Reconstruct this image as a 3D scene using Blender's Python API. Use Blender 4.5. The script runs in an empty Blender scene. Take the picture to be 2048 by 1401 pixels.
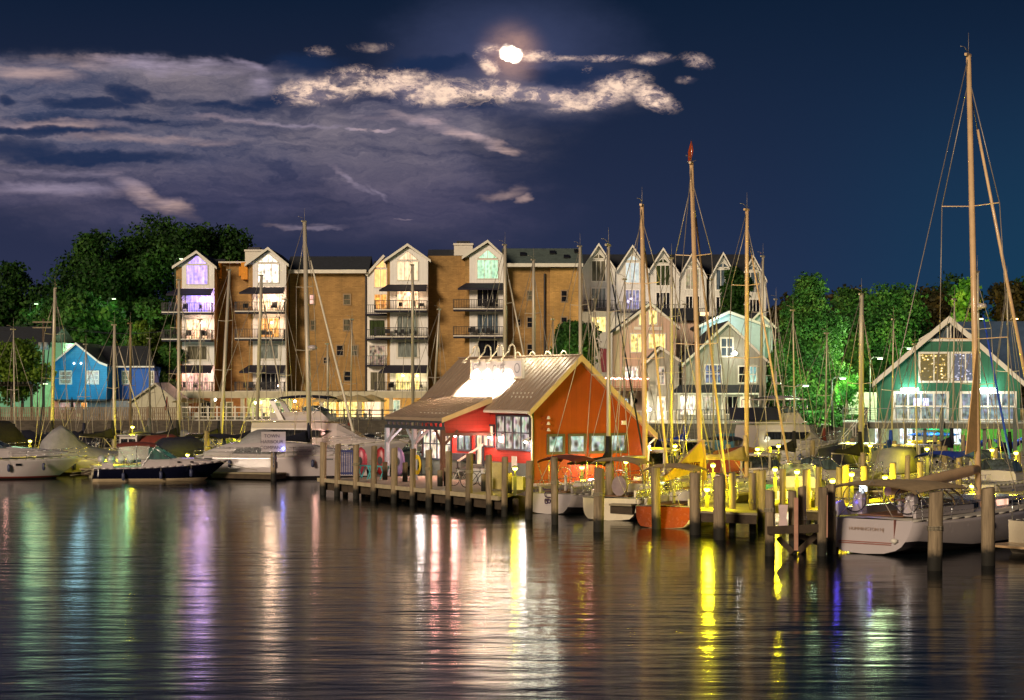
import bpy, bmesh, math, random
import numpy as np
from mathutils import Vector, Matrix
random.seed(7)
R = math.radians
PI = math.pi
scene = bpy.context.scene
COL = scene.collection
F, HZ, CX, H = 3822.0, 770.0, 1024.0, 6.0      # focal length in photo pixels, horizon row, centre column, camera height

def wp(px, py, Y):
    return Vector(((px - CX) / F * Y, Y, H + (HZ - py) / F * Y))
def wx(px, Y): return (px - CX) / F * Y
def wz(py, Y): return H + (HZ - py) / F * Y

# ------------------------------------------------------------------ colour + materials
def lin(c):
    c = c / 255.0
    return c / 12.92 if c <= 0.04045 else ((c + 0.055) / 1.055) ** 2.4
def C(r, g, b): return (lin(r), lin(g), lin(b), 1.0)

_mats = {}
def new_mat(name):
    m = bpy.data.materials.new(name); m.use_nodes = True
    nt = m.node_tree
    b = nt.nodes['Principled BSDF']
    return m, nt, b
def _objcoord(nt, scale=(1, 1, 1)):
    tc = nt.nodes.new('ShaderNodeTexCoord'); mp = nt.nodes.new('ShaderNodeMapping')
    mp.inputs['Scale'].default_value = scale
    nt.links.new(tc.outputs['Object'], mp.inputs['Vector'])
    return mp.outputs['Vector']
def _noise(nt, vec, scale, detail=4, rough=.6):
    n = nt.nodes.new('ShaderNodeTexNoise'); n.inputs['Scale'].default_value = scale
    n.inputs['Detail'].default_value = detail; n.inputs['Roughness'].default_value = rough
    nt.links.new(vec, n.inputs['Vector'])
    return n.outputs['Fac']
def _math(nt, op, a, b=None, c=None, clamp=False):
    n = nt.nodes.new('ShaderNodeMath'); n.operation = op; n.use_clamp = clamp
    for i, v in enumerate((a, b, c)):
        if v is None: continue
        if isinstance(v, (int, float)): n.inputs[i].default_value = v
        else: nt.links.new(v, n.inputs[i])
    return n.outputs[0]
def _maprange(nt, v, a, b, c, d, smooth=False):
    n = nt.nodes.new('ShaderNodeMapRange')
    if smooth: n.interpolation_type = 'SMOOTHSTEP'
    nt.links.new(v, n.inputs[0])
    for i, x in zip((1, 2, 3, 4), (a, b, c, d)): n.inputs[i].default_value = x
    return n.outputs[0]
def _mix(nt, fac, a, b, blend='MIX'):
    n = nt.nodes.new('ShaderNodeMix'); n.data_type = 'RGBA'; n.blend_type = blend
    if isinstance(fac, (int, float)): n.inputs[0].default_value = fac
    else: nt.links.new(fac, n.inputs[0])
    for i, v in ((6, a), (7, b)):
        if isinstance(v, tuple): n.inputs[i].default_value = v
        else: nt.links.new(v, n.inputs[i])
    return n.outputs[2]
def _bump(nt, h, strength, dist=.02):
    n = nt.nodes.new('ShaderNodeBump'); n.inputs['Strength'].default_value = strength
    n.inputs['Distance'].default_value = dist
    nt.links.new(h, n.inputs['Height'])
    return n.outputs['Normal']

def mat(name, col, rough=.6, metal=0.0, var=.25, scale=2.0, stretch=(1, 1, 1), bump=0, coat=0, col2=None, spec=None):
    if name in _mats: return _mats[name]
    m, nt, b = new_mat(name)
    v = _objcoord(nt, stretch)
    n1 = _noise(nt, v, scale, 5, .65)
    dark = tuple(c * (1 - var) for c in col[:3]) + (1,)
    lite = col2 if col2 else tuple(min(1, c * (1 + var * .7)) for c in col[:3]) + (1,)
    f = _maprange(nt, n1, .3, .7, 0, 1)
    nt.links.new(_mix(nt, f, dark, lite), b.inputs['Base Color'])
    r2 = _maprange(nt, _noise(nt, v, scale * 3.1, 2), .2, .8, max(0, rough - .1), min(1, rough + .1))
    nt.links.new(r2, b.inputs['Roughness'])
    b.inputs['Metallic'].default_value = metal
    if coat: b.inputs['Coat Weight'].default_value = coat; b.inputs['Coat Roughness'].default_value = .08
    if spec is not None: b.inputs['Specular IOR Level'].default_value = spec
    if bump: nt.links.new(_bump(nt, _noise(nt, v, scale * 4, 4), bump), b.inputs['Normal'])
    _mats[name] = m
    return m

def siding(name, col, axis='z', step=.2, rough=.6, depth=.35, var=.2):
    """painted boards: grooves every step metres, along z (clapboard) or sideways (board and batten)"""
    if name in _mats: return _mats[name]
    m, nt, b = new_mat(name)
    tc = nt.nodes.new('ShaderNodeTexCoord'); sx = nt.nodes.new('ShaderNodeSeparateXYZ')
    nt.links.new(tc.outputs['Object'], sx.inputs[0])
    if axis == 'z': s = sx.outputs['Z']
    else: s = _math(nt, 'ADD', sx.outputs['X'], sx.outputs['Y'])
    fr = _math(nt, 'FRACT', _math(nt, 'DIVIDE', s, step))
    g = _maprange(nt, fr, 0.0, .22, 1, 0, True)
    n1 = _noise(nt, tc.outputs['Object'], .7, 5, .65)
    f = _maprange(nt, n1, .3, .7, 0, 1)
    base = _mix(nt, f, tuple(c * (1 - var) for c in col[:3]) + (1,), tuple(min(1, c * (1 + var)) for c in col[:3]) + (1,))
    ms = nt.nodes.new('ShaderNodeMapping'); ms.inputs['Scale'].default_value = (3.2, 3.2, .22)
    nt.links.new(tc.outputs['Object'], ms.inputs['Vector'])
    stn = _maprange(nt, _noise(nt, ms.outputs['Vector'], 1.0, 5, .7), .5, .8, 0, .45, True)
    base = _mix(nt, stn, base, tuple(c * .42 for c in col[:3]) + (1,))
    base = _mix(nt, _math(nt, 'MULTIPLY', g, depth), base, tuple(c * .25 for c in col[:3]) + (1,))
    nt.links.new(base, b.inputs['Base Color']); b.inputs['Roughness'].default_value = rough
    nt.links.new(_bump(nt, fr, .5, .03), b.inputs['Normal'])
    _mats[name] = m
    return m

def brick(name, col, var=.3):
    if name in _mats: return _mats[name]
    m, nt, b = new_mat(name)
    tc = nt.nodes.new('ShaderNodeTexCoord'); sx = nt.nodes.new('ShaderNodeSeparateXYZ')
    nt.links.new(tc.outputs['Object'], sx.inputs[0])
    cb = nt.nodes.new('ShaderNodeCombineXYZ')
    nt.links.new(_math(nt, 'ADD', sx.outputs['X'], sx.outputs['Y']), cb.inputs[0]); nt.links.new(sx.outputs['Z'], cb.inputs[1])
    br = nt.nodes.new('ShaderNodeTexBrick'); br.inputs['Scale'].default_value = 1.0
    br.inputs['Brick Width'].default_value = .45; br.inputs['Row Height'].default_value = .15; br.inputs['Mortar Size'].default_value = .012
    br.inputs['Color1'].default_value = tuple(c * (1 - var) for c in col[:3]) + (1,)
    br.inputs['Color2'].default_value = tuple(min(1, c * (1 + var)) for c in col[:3]) + (1,)
    br.inputs['Mortar'].default_value = tuple(c * .75 for c in col[:3]) + (1,)
    nt.links.new(cb.outputs[0], br.inputs['Vector'])
    n1 = _noise(nt, tc.outputs['Object'], .25, 6, .7)
    f = _maprange(nt, n1, .32, .68, .62, 1.25)
    cc = nt.nodes.new('ShaderNodeCombineXYZ')
    for i in range(3): nt.links.new(f, cc.inputs[i])
    ms = nt.nodes.new('ShaderNodeMapping'); ms.inputs['Scale'].default_value = (1.3, 1.3, .1)
    nt.links.new(tc.outputs['Object'], ms.inputs['Vector'])
    stn = _maprange(nt, _noise(nt, ms.outputs['Vector'], 1.0, 5, .7), .48, .8, 0, .6, True)
    fl = _math(nt, 'FRACT', _math(nt, 'DIVIDE', sx.outputs['Z'], 2.94))
    band = _maprange(nt, fl, .0, .05, .35, 0, True)
    cb2 = _mix(nt, 1.0, br.outputs['Color'], cc.outputs[0], 'MULTIPLY')
    cb2 = _mix(nt, _math(nt, 'MAXIMUM', stn, band), cb2, tuple(c * .4 for c in col[:3]) + (1,))
    nt.links.new(cb2, b.inputs['Base Color'])
    b.inputs['Roughness'].default_value = .85
    _mats[name] = m
    return m

def lit(name, col, strength=1.5, seed=0.0, clutter=.6, curtain=.5):
    """a window pane with a lit room behind it: curtain folds, lighter and darker furniture shapes"""
    if name in _mats: return _mats[name]
    m, nt, b = new_mat(name)
    tc = nt.nodes.new('ShaderNodeTexCoord'); mp = nt.nodes.new('ShaderNodeMapping')
    mp.inputs['Location'].default_value = (seed, seed * .7, seed * 1.3)
    nt.links.new(tc.outputs['Object'], mp.inputs['Vector']); v = mp.outputs['Vector']
    m2 = nt.nodes.new('ShaderNodeMapping'); m2.inputs['Scale'].default_value = (5, 5, .35)
    nt.links.new(v, m2.inputs['Vector'])
    folds = _maprange(nt, _noise(nt, m2.outputs['Vector'], 1.0, 2), .3, .7, 1 - curtain, 1.0, True)
    m3 = nt.nodes.new('ShaderNodeMapping'); m3.inputs['Scale'].default_value = (1.6, 1.6, 1.2)
    nt.links.new(v, m3.inputs['Vector'])
    vo = nt.nodes.new('ShaderNodeTexVoronoi'); vo.inputs['Scale'].default_value = 1.4
    nt.links.new(m3.outputs['Vector'], vo.inputs['Vector'])
    cl = _maprange(nt, vo.outputs['Distance'], .15, .55, 1 - clutter, 1.0, True)
    fine = _maprange(nt, _noise(nt, v, 2.4, 2), .3, .6, 1 - clutter * .6, 1.0, True)
    st = _math(nt, 'MULTIPLY', _math(nt, 'MULTIPLY', folds, cl), fine)
    b.inputs['Base Color'].default_value = (.03, .03, .035, 1); b.inputs['Roughness'].default_value = .12
    v2 = nt.nodes.new('ShaderNodeTexVoronoi'); v2.inputs['Scale'].default_value = 2.6
    nt.links.new(m3.outputs['Vector'], v2.inputs['Vector'])
    tint = _mix(nt, .24 * clutter, col, _mix(nt, 1.0, v2.outputs['Color'], (col[0] * 1.5, col[1] * 1.5, col[2] * 1.5, 1), 'MULTIPLY'))
    nt.links.new(tint, b.inputs['Emission Color'])
    nt.links.new(_math(nt, 'MULTIPLY', st, strength), b.inputs['Emission Strength'])
    _mats[name] = m
    return m

def emis(name, col, strength):
    if name in _mats: return _mats[name]
    m, nt, b = new_mat(name)
    b.inputs['Base Color'].default_value = (.8, .8, .8, 1)
    b.inputs['Emission Color'].default_value = col; b.inputs['Emission Strength'].default_value = strength
    _mats[name] = m
    return m

def dimglass(name, col, rough=.1):
    if name in _mats: return _mats[name]
    m, nt, b = new_mat(name)
    v = _objcoord(nt, (4, 4, .6))
    f = _maprange(nt, _noise(nt, v, 1.2, 3), .35, .65, 0, 1)
    nt.links.new(_mix(nt, f, tuple(c * .35 for c in col[:3]) + (1,), col), b.inputs['Base Color'])
    b.inputs['Roughness'].default_value = rough
    _mats[name] = m
    return m

def pilewood(name='piling wood', col=C(170, 150, 118)):
    if name in _mats: return _mats[name]
    m, nt, b = new_mat(name)
    tc = nt.nodes.new('ShaderNodeTexCoord'); sx = nt.nodes.new('ShaderNodeSeparateXYZ')
    nt.links.new(tc.outputs['Object'], sx.inputs[0])
    mp = nt.nodes.new('ShaderNodeMapping'); mp.inputs['Scale'].default_value = (9, 9, .8)
    oi = nt.nodes.new('ShaderNodeObjectInfo')
    ad = nt.nodes.new('ShaderNodeVectorMath'); ad.operation = 'ADD'
    nt.links.new(tc.outputs['Object'], mp.inputs['Vector']); nt.links.new(mp.outputs['Vector'], ad.inputs[0]); nt.links.new(oi.outputs['Location'], ad.inputs[1])
    f = _maprange(nt, _noise(nt, ad.outputs[0], 1.0, 6, .7), .3, .7, 0, 1)
    base = _mix(nt, f, tuple(c * .45 for c in col[:3]) + (1,), col)
    blot = _maprange(nt, _noise(nt, ad.outputs[0], .35, 3), .45, .6, 0, .55, True)
    base = _mix(nt, blot, base, C(70, 58, 40))
    zz = _math(nt, 'ADD', sx.outputs['Z'], _math(nt, 'MULTIPLY', _noise(nt, tc.outputs['Object'], 6, 3), .35))
    wet = _maprange(nt, zz, .55, .95, 1, 0, True)
    base = _mix(nt, wet, base, C(28, 26, 18))
    nt.links.new(base, b.inputs['Base Color']); b.inputs['Roughness'].default_value = .8
    nt.links.new(_bump(nt, f, .4, .02), b.inputs['Normal'])
    _mats[name] = m
    return m

# ------------------------------------------------------------------ mesh building
class MB:
    def __init__(s): s.v, s.f, s.mi, s.sm, s.mats = [], [], [], [], []
    def _m(s, m):
        if m not in s.mats: s.mats.append(m)
        return s.mats.index(m)
    def face(s, pts, m, smooth=False):
        i = len(s.v); s.v += [tuple(p) for p in pts]; s.f.append(tuple(range(i, i + len(pts)))); s.mi.append(s._m(m)); s.sm.append(smooth)
    def add(s, vs, fs, m, smooth=False):
        i = len(s.v); s.v += [tuple(p) for p in vs]; k = s._m(m)
        for f in fs: s.f.append(tuple(i + j for j in f)); s.mi.append(k); s.sm.append(smooth)
    def box(s, x0, x1, y0, y1, z0, z1, m):
        vs = [(x0, y0, z0), (x1, y0, z0), (x1, y1, z0), (x0, y1, z0), (x0, y0, z1), (x1, y0, z1), (x1, y1, z1), (x0, y1, z1)]
        s.add(vs, [(3, 2, 1, 0), (4, 5, 6, 7), (0, 1, 5, 4), (1, 2, 6, 5), (2, 3, 7, 6), (3, 0, 4, 7)], m)
        return s
    def bar(s, p, q, w, h, m):
        """a square bar from p to q, w across and h high"""
        p, q = Vector(p), Vector(q); d = (q - p).normalized()
        up = Vector((0, 0, 1)) if abs(d.z) < .95 else Vector((0, 1, 0))
        a = d.cross(up).normalized() * w / 2; b = a.cross(d).normalized() * h / 2
        vs = [p - a - b, p + a - b, p + a + b, p - a + b, q - a - b, q + a - b, q + a + b, q - a + b]
        s.add(vs, [(3, 2, 1, 0), (4, 5, 6, 7), (0, 1, 5, 4), (1, 2, 6, 5), (2, 3, 7, 6), (3, 0, 4, 7)], m)
        return s
    def tube(s, p, q, r0, r1, m, n=8, cap=True):
        p, q = Vector(p), Vector(q); d = (q - p).normalized()
        up = Vector((0, 0, 1)) if abs(d.z) < .95 else Vector((1, 0, 0))
        a = d.cross(up).normalized(); b = a.cross(d).normalized()
        vs = [c + (a * math.cos(t) + b * math.sin(t)) * r for c, r in ((p, r0), (q, r1)) for t in [2 * PI * k / n for k in range(n)]]
        s.add(vs, [(k, (k + 1) % n, n + (k + 1) % n, n + k) for k in range(n)], m, True)
        if cap: s.add(vs, [tuple(reversed(range(n))), tuple(range(n, 2 * n))], m)
        return s
    def path(s, pts, r, m, n=6):
        for a, b in zip(pts[:-1], pts[1:]): s.tube(a, b, r, r, m, n)
        return s
    def loft(s, rings, m, cap=(True, True), closed=True, smooth=True, matfn=None):
        n = len(rings[0]); i = len(s.v)
        for r in rings: s.v += [tuple(p) for p in r]
        for a in range(len(rings) - 1):
            for k in range(n if closed else n - 1):
                j = (k + 1) % n
                s.f.append((i + a * n + k, i + a * n + j, i + (a + 1) * n + j, i + (a + 1) * n + k))
                s.mi.append(s._m(matfn(a, k) if matfn else m)); s.sm.append(smooth)
        if cap[0]: s.f.append(tuple(i + k for k in reversed(range(n)))); s.mi.append(s._m(m)); s.sm.append(False)
        if cap[1]: s.f.append(tuple(i + (len(rings) - 1) * n + k for k in range(n))); s.mi.append(s._m(m)); s.sm.append(False)
        return s
    def extrude(s, poly, vec, m, side=None):
        n = len(poly); vec = Vector(vec); poly = [Vector(p) for p in poly]
        vs = poly + [p + vec for p in poly]
        s.add(vs, [tuple(reversed(range(n))), tuple(range(n, 2 * n))], m)
        s.add(vs, [(k, (k + 1) % n, n + (k + 1) % n, n + k) for k in range(n)], side or m)
        return s
    def lathe(s, c, prof, m, n=12, smooth=True):
        rings = [[(c[0] + r * math.cos(2 * PI * k / n), c[1] + r * math.sin(2 * PI * k / n), c[2] + z) for k in range(n)] for r, z in prof]
        return s.loft(rings, m, smooth=smooth)
    def ball(s, c, r, m, n=10, sz=1.0):
        return s.lathe(c, [(max(.001, r * math.sin(PI * k / 6)), -r * sz * math.cos(PI * k / 6)) for k in range(7)], m, n)
    def cloud(s, pts, m):
        """pts: (n,4,3) array of quads"""
        i = len(s.v); n = len(pts)
        s.v += [tuple(p) for p in pts.reshape(-1, 3).tolist()]
        k = s._m(m)
        s.f += [(i + 4 * j, i + 4 * j + 1, i + 4 * j + 2, i + 4 * j + 3) for j in range(n)]
        s.mi += [k] * n; s.sm += [False] * n
    def empty(s): return not s.f
    def build(s, name, parent=None, off=None, recalc=True):
        me = bpy.data.meshes.new(name)
        v = np.array(s.v, dtype=float)
        if off is not None: v = v - np.array(off)
        me.from_pydata(v.tolist(), [], s.f)
        for m in s.mats: me.materials.append(m)
        me.polygons.foreach_set('material_index', s.mi)
        me.polygons.foreach_set('use_smooth', s.sm)
        if recalc and len(s.f) < 20000:
            bm = bmesh.new(); bm.from_mesh(me)
            bmesh.ops.remove_doubles(bm, verts=bm.verts, dist=1e-5)
            bmesh.ops.recalc_face_normals(bm, faces=bm.faces)
            bm.to_mesh(me); bm.free()
        me.update()
        o = bpy.data.objects.new(name, me); COL.objects.link(o)
        if parent: o.parent = parent
        return o

def tag(o, label=None, cat=None, group=None, kind=None):
    if label: o['label'] = label
    if cat: o['category'] = cat
    if group: o['group'] = group
    if kind: o['kind'] = kind
    return o

class Thing:
    """Empty at the base of a thing. world=True: parts are written in world coordinates; else in the thing's own frame"""
    def __init__(s, name, label, cat, loc=(0, 0, 0), rz=0.0, group=None, world=False):
        o = bpy.data.objects.new(name, None); COL.objects.link(o)
        o.location = loc; o.rotation_euler = (0, 0, rz); o.empty_display_size = .3
        s.o = tag(o, label, cat, group); s.loc = Vector(loc); s.rz = rz; s.world = world
    def part(s, name, mb, parent=None, label=None):
        if mb.empty(): return None
        o = mb.build(name, parent or s.o, s.loc if s.world else None)
        if label: o['label'] = label
        return o
    def each(s, name, mb, parent=None):
        """one part per separate solid of mb"""
        n = len(mb.v); par = list(range(n))
        def find(a):
            while par[a] != a: par[a] = par[par[a]]; a = par[a]
            return a
        for f in mb.f:
            for q in f[1:]: par[find(q)] = find(f[0])
        grp = {}
        for i, f in enumerate(mb.f): grp.setdefault(find(f[0]), []).append(i)
        out = []
        for ids in grp.values():
            m2 = MB(); m2.mats = mb.mats; mp = {}
            for i in ids:
                t = []
                for q in mb.f[i]:
                    if q not in mp: mp[q] = len(m2.v); m2.v.append(mb.v[q])
                    t.append(mp[q])
                m2.f.append(tuple(t)); m2.mi.append(mb.mi[i]); m2.sm.append(mb.sm[i])
            out.append(s.part(name, m2, parent))
        return out
    def local(s, p):
        return Matrix.Rotation(-s.rz, 4, 'Z') @ (Vector(p) - s.loc)
    def light(s, p, color, power, radius=.1, name='lamp_light', kind='POINT', spot=None, aim=None):
        """a light at world point p, for seen lamps and added ones"""
        l = bpy.data.lights.new(name, kind); l.color = color[:3]; l.energy = power; l.shadow_soft_size = radius
        if kind == 'SPOT' and spot: l.spot_size = spot; l.spot_blend = .6
        o = bpy.data.objects.new(name, l); COL.objects.link(o); o.parent = s.o
        o.location = s.local(p)
        if aim is not None:
            d = (Vector(aim) - Vector(p)).normalized()
            q = d.to_track_quat('-Z', 'Y').to_matrix().to_4x4()
            o.rotation_euler = (Matrix.Rotation(-s.rz, 4, 'Z') @ q).to_euler()
        return o

def single(name, mb, label, cat, group=None, off=None, loc=None, rz=0, kind=None):
    """a thing that is one mesh"""
    o = mb.build(name, None, off)
    if off is not None and loc is None: o.location = off
    if loc is not None: o.location = loc
    o.rotation_euler = (0, 0, rz)
    return tag(o, label, cat, group, kind)

def copy_tree(o, parent=None):
    c = o.copy(); COL.objects.link(c); c.parent = parent
    for ch in list(o.children): copy_tree(ch, c)
    return c

def text_mesh(txt, size, m, extrude=.005, align='CENTER'):
    cu = bpy.data.curves.new('lettering', 'FONT'); cu.body = txt; cu.size = size; cu.extrude = extrude; cu.align_x = align; cu.align_y = 'CENTER'
    o = bpy.data.objects.new('lettering', cu); COL.objects.link(o)
    dg = bpy.context.evaluated_depsgraph_get()
    me = bpy.data.meshes.new_from_object(o.evaluated_get(dg))
    me.materials.clear(); me.materials.append(m)
    bpy.data.objects.remove(o); bpy.data.curves.remove(cu)
    return me
def lettering(parent, txt, size, m, loc, rot, extrude=.005, name='lettering'):
    o = bpy.data.objects.new(name, text_mesh(txt, size, m, extrude)); COL.objects.link(o)
    o.parent = parent; o.location = loc; o.rotation_euler = rot
    return o
SUN_E = 2.1; WAVE = 0.36
# ------------------------------------------------------------------ camera
cam = bpy.data.cameras.new('camera'); cam.sensor_width = 36; cam.lens = 36 * F / 2048
cam.shift_y = (HZ - 700.5) / 2048
cam.clip_start = .5; cam.clip_end = 20000
camo = bpy.data.objects.new('camera', cam); COL.objects.link(camo)
camo.location = (0, 0, H); camo.rotation_euler = (PI / 2, 0, 0)
scene.camera = camo
scene.view_settings.view_transform = 'Standard'; scene.view_settings.look = 'None'
scene.view_settings.exposure = 0.4; scene.view_settings.gamma = 1
scene.cycles.use_denoising = True
scene.cycles.max_bounces = 6; scene.cycles.diffuse_bounces = 2; scene.cycles.glossy_bounces = 4
scene.cycles.sample_clamp_indirect = 40; scene.cycles.use_light_tree = True
scene.cycles.transparent_max_bounces = 8

# ------------------------------------------------------------------ night sky with moon and lit clouds
w = bpy.data.worlds.new('World'); scene.world = w; w.use_nodes = True
nt = w.node_tree; nt.nodes.clear()
class E:
    def __init__(s, x): s.x = x
    def _o(s, op, b, r=False):
        b = b.x if isinstance(b, E) else b
        return E(_math(nt, op, b, s.x) if r else _math(nt, op, s.x, b))
    def __add__(s, b): return s._o('ADD', b)
    __radd__ = __add__
    def __mul__(s, b): return s._o('MULTIPLY', b)
    __rmul__ = __mul__
    def __sub__(s, b): return s._o('SUBTRACT', b)
    def __rsub__(s, b): return s._o('SUBTRACT', b, True)
    def mx(s, b): return s._o('MAXIMUM', b)
    def mn(s, b): return s._o('MINIMUM', b)
    def ss(s, a, b, c=0.0, d=1.0): return E(_maprange(nt, s.x, a, b, c, d, True))
    def lr(s, a, b, c=0.0, d=1.0): return E(_maprange(nt, s.x, a, b, c, d, False))
tc = nt.nodes.new('ShaderNodeTexCoord'); sx = nt.nodes.new('ShaderNodeSeparateXYZ')
nt.links.new(tc.outputs['Generated'], sx.inputs[0])
dx, dy, dz = (E(sx.outputs[i]) for i in range(3))
az = E(_math(nt, 'ARCTAN2', dx.x, dy.x))
hyp = E(_math(nt, 'SQRT', (dx * dx + dy * dy).mx(1e-6).x))
el = E(_math(nt, 'DIVIDE', dz.x, hyp.x))
U, V = az * 3.822, el * 3.822            # azimuth and elevation, in units of 15 degrees
def comb(a, b, c=0.0):
    n = nt.nodes.new('ShaderNodeCombineXYZ')
    for i, t in enumerate((a, b, c)):
        if isinstance(t, E): nt.links.new(t.x, n.inputs[i])
        else: n.inputs[i].default_value = t
    return n.outputs[0]
def nz(su, sv, detail=5, rough=.6, off=0.0, u=None, v=None, dist=0.0):
    n = nt.nodes.new('ShaderNodeTexNoise'); n.inputs['Scale'].default_value = 1; n.inputs['Detail'].default_value = detail
    n.inputs['Roughness'].default_value = rough; n.inputs['Distortion'].default_value = dist
    nt.links.new(comb((u or U) * su + off, (v or V) * sv + off * .37, off), n.inputs['Vector'])
    return E(n.outputs['Fac'])
w1 = nz(9, 16, 4, .65, 3.1); w2 = nz(9, 16, 4, .65, 8.7)
Uw = U + (w1 - .5) * .10; Vw = V + (w2 - .5) * .05
Us = U + (w1 - .5) * .06; Vs = V + (w2 - .5) * .022
def blob(px, py, rx, ry, rot=0.0, fine=False):
    ta = math.atan((px - 1024) / F); cu, cv = ta * 3.822, (770 - py) / 1000.0 * math.cos(ta)
    a, b = (Us if fine else Uw) - cu, (Vs if fine else Vw) - cv
    if rot:
        c, s = math.cos(R(rot)), math.sin(R(rot))
        a, b = a * c + b * s, b * c - a * s
    a, b = a * (1000.0 / rx), b * (1000.0 / ry)
    return (1.0 - (a * a + b * b)).mx(0.0)
def blobs(lst, fine=False):
    r = None
    for t in lst:
        k = t[5] if len(t) > 5 else 1.0
        q = blob(*t[:5], fine=fine) * k
        r = q if r is None else r.mx(q)
    return r
streak = nz(2.4, 13, 7, .66, 1.3, u=U + (w2 - .5) * .35, v=V + (w1 - .5) * .07, dist=.35)
puff = nz(17, 30, 7, .66, 5.5, dist=.4)
big = nz(3, 6, 4, .55, 2.2)
fine = nz(38, 60, 4, .6, 9.1)
veil = blobs([(120, 200, 430, 110, 0, 1.0), (330, 190, 360, 95, 0, 1.0), (560, 210, 360, 90, 0, .95), (780, 230, 330, 90, -4, .9), (60, 330, 420, 120, 0, .95),
              (420, 330, 420, 150, -4, .9), (760, 330, 330, 150, -14, .85), (960, 300, 260, 170, 0, .45), (1050, 190, 350, 80, 0, .5), (300, 420, 600, 90, 0, .55),
              (850, 420, 420, 110, 0, .6)])
rim = blobs([(640, 182, 110, 32, 6), (710, 160, 70, 34, 0), (800, 168, 110, 36, 0), (880, 185, 120, 34, 0), (960, 190, 120, 26, 0), (1010, 175, 70, 16, -14), (1090, 190, 110, 20, 0),
             (1180, 200, 110, 24, 6), (1240, 170, 70, 30, 10), (1300, 195, 70, 28, -24), (975, 130, 34, 22, -40, .9), (985, 98, 40, 16, -10, 1.0), (1060, 112, 60, 14, 0, .9), (1130, 118, 80, 8, 0, .6),
             (1210, 118, 50, 9, 0, .6), (1298, 119, 56, 15, 0, .62), (1392, 122, 44, 18, -14, .6), (1180, 140, 14, 10, 0, .6), (640, 104, 34, 15, 0, .5), (740, 95, 50, 14, 0, .35), (1372, 160, 24, 9, 0, .4)], True)
soft = blobs([(900, 262, 170, 15, -16, .8), (990, 292, 60, 18, -22, .8), (800, 236, 120, 10, 0, .5), (560, 248, 140, 6, -3, .7), (520, 245, 190, 9, -3, .55), (765, 259, 40, 5, 0, .9), (705, 261, 30, 4, 0, .7), (300, 130, 330, 22, 0, .65),
              (60, 150, 120, 26, 0, .5), (520, 160, 40, 40, 0, .6), (500, 130, 60, 16, -20, .6), (100, 250, 200, 14, 0, .5), (300, 280, 240, 12, 0, .4), (120, 380, 180, 20, 0, .5), (300, 395, 120, 22, -22, .6), (150, 345, 190, 10, 0, .4),
              (1000, 385, 60, 14, 10, .4), (1045, 392, 26, 12, 0, .45), (620, 452, 110, 9, 0, .55), (800, 436, 34, 3, 0, .6), (700, 360, 70, 8, -30, .45), (750, 385, 30, 7, -50, .4)])
dark = blobs([(170, 208, 110, 19, 0), (262, 188, 62, 24, 0), (460, 215, 110, 10, 0, .9), (275, 242, 85, 8, 0, .7), (60, 262, 150, 14, 0), (180, 315, 280, 19, 0), (30, 300, 120, 36, 0), (20, 205, 30, 14, 0, .8),
              (340, 250, 110, 5, 0, .4), (530, 200, 50, 22, 10, .8), (1130, 150, 130, 26, 0, .9), (960, 205, 60, 18, 0, .7), (600, 130, 120, 30, 0, .6), (870, 128, 110, 22, 0, .9), (1060, 208, 70, 8, 0, .5)])
Vp = V * 1000
def col_scale(c, k):
    n = nt.nodes.new('ShaderNodeVectorMath'); n.operation = 'SCALE'; n.inputs[0].default_value = c[:3]
    if isinstance(k, E): nt.links.new(k.x, n.inputs['Scale'])
    else: n.inputs['Scale'].default_value = k
    return n.outputs[0]
def vadd(a, b):
    n = nt.nodes.new('ShaderNodeVectorMath'); n.operation = 'ADD'; nt.links.new(a, n.inputs[0]); nt.links.new(b, n.inputs[1]); return n.outputs[0]
def vmix(f, a, b):
    return _mix(nt, f.x if isinstance(f, E) else f, a, b)
# clear night air: deep navy above, a little lighter and bluer towards the horizon at the right
t = V.lr(0.0, .8)
base = vmix(t, C(28, 46, 76), C(11, 26, 46))
base = vmix(U.ss(-.3, 1.0), vmix(t, C(44, 48, 74), C(10, 24, 44)), base)
base = vmix(U.ss(.45, 1.15) * V.ss(.75, .1), base, C(18, 52, 76))
halo = blob(1023, 110, 330, 190) 
base = vadd(base, col_scale(C(60, 64, 92), halo * halo * .6))
vd = (veil * 1.2 + (nz(4, 12, 5, .6, 7.7) - .5) * .9).ss(.0, .9) * veil.ss(0, .75) * (streak.ss(.25, .7, .35, 1.1))
vlow = V.ss(.50, .36)
vcol = vmix((streak * .6 + big * .4).ss(.36, .66), vmix(U.ss(-.9, -.2), C(52, 66, 98), C(62, 66, 94)), C(124, 114, 122))
vcol = vmix(vlow * .75, vcol, C(66, 62, 88))
base = vmix(vd.mn(1.0) * .9, base, vcol)
rimn = puff * .62 + nz(46, 80, 5, .62, 12.5) * .38
cc = (rimn * 1.3 + rim * .16 - .16).ss(.44, .78)
base = vmix(rim.ss(0, 1.0) * .3 * nz(6, 24, 5, .6, 14.1).ss(.3, .6), base, C(150, 134, 146))
base = vmix(cc * rim.ss(0, .9), base, vmix(cc, C(104, 92, 108), C(232, 200, 176)))
base = vmix((soft.ss(.0, 1.0) * nz(6, 40, 6, .62, 4.4).ss(.3, .68, .15, 1.0)).mn(.9), base, vmix(big.ss(.4, .6), C(206, 172, 160), C(160, 146, 166)))
base = vmix((dark * 1.2 + (nz(8, 22, 5, .6, 6.2) - .5) * 1.2).ss(-.15, 1.1) * dark.ss(0, .6) * .9, base, C(22, 38, 68))
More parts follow.
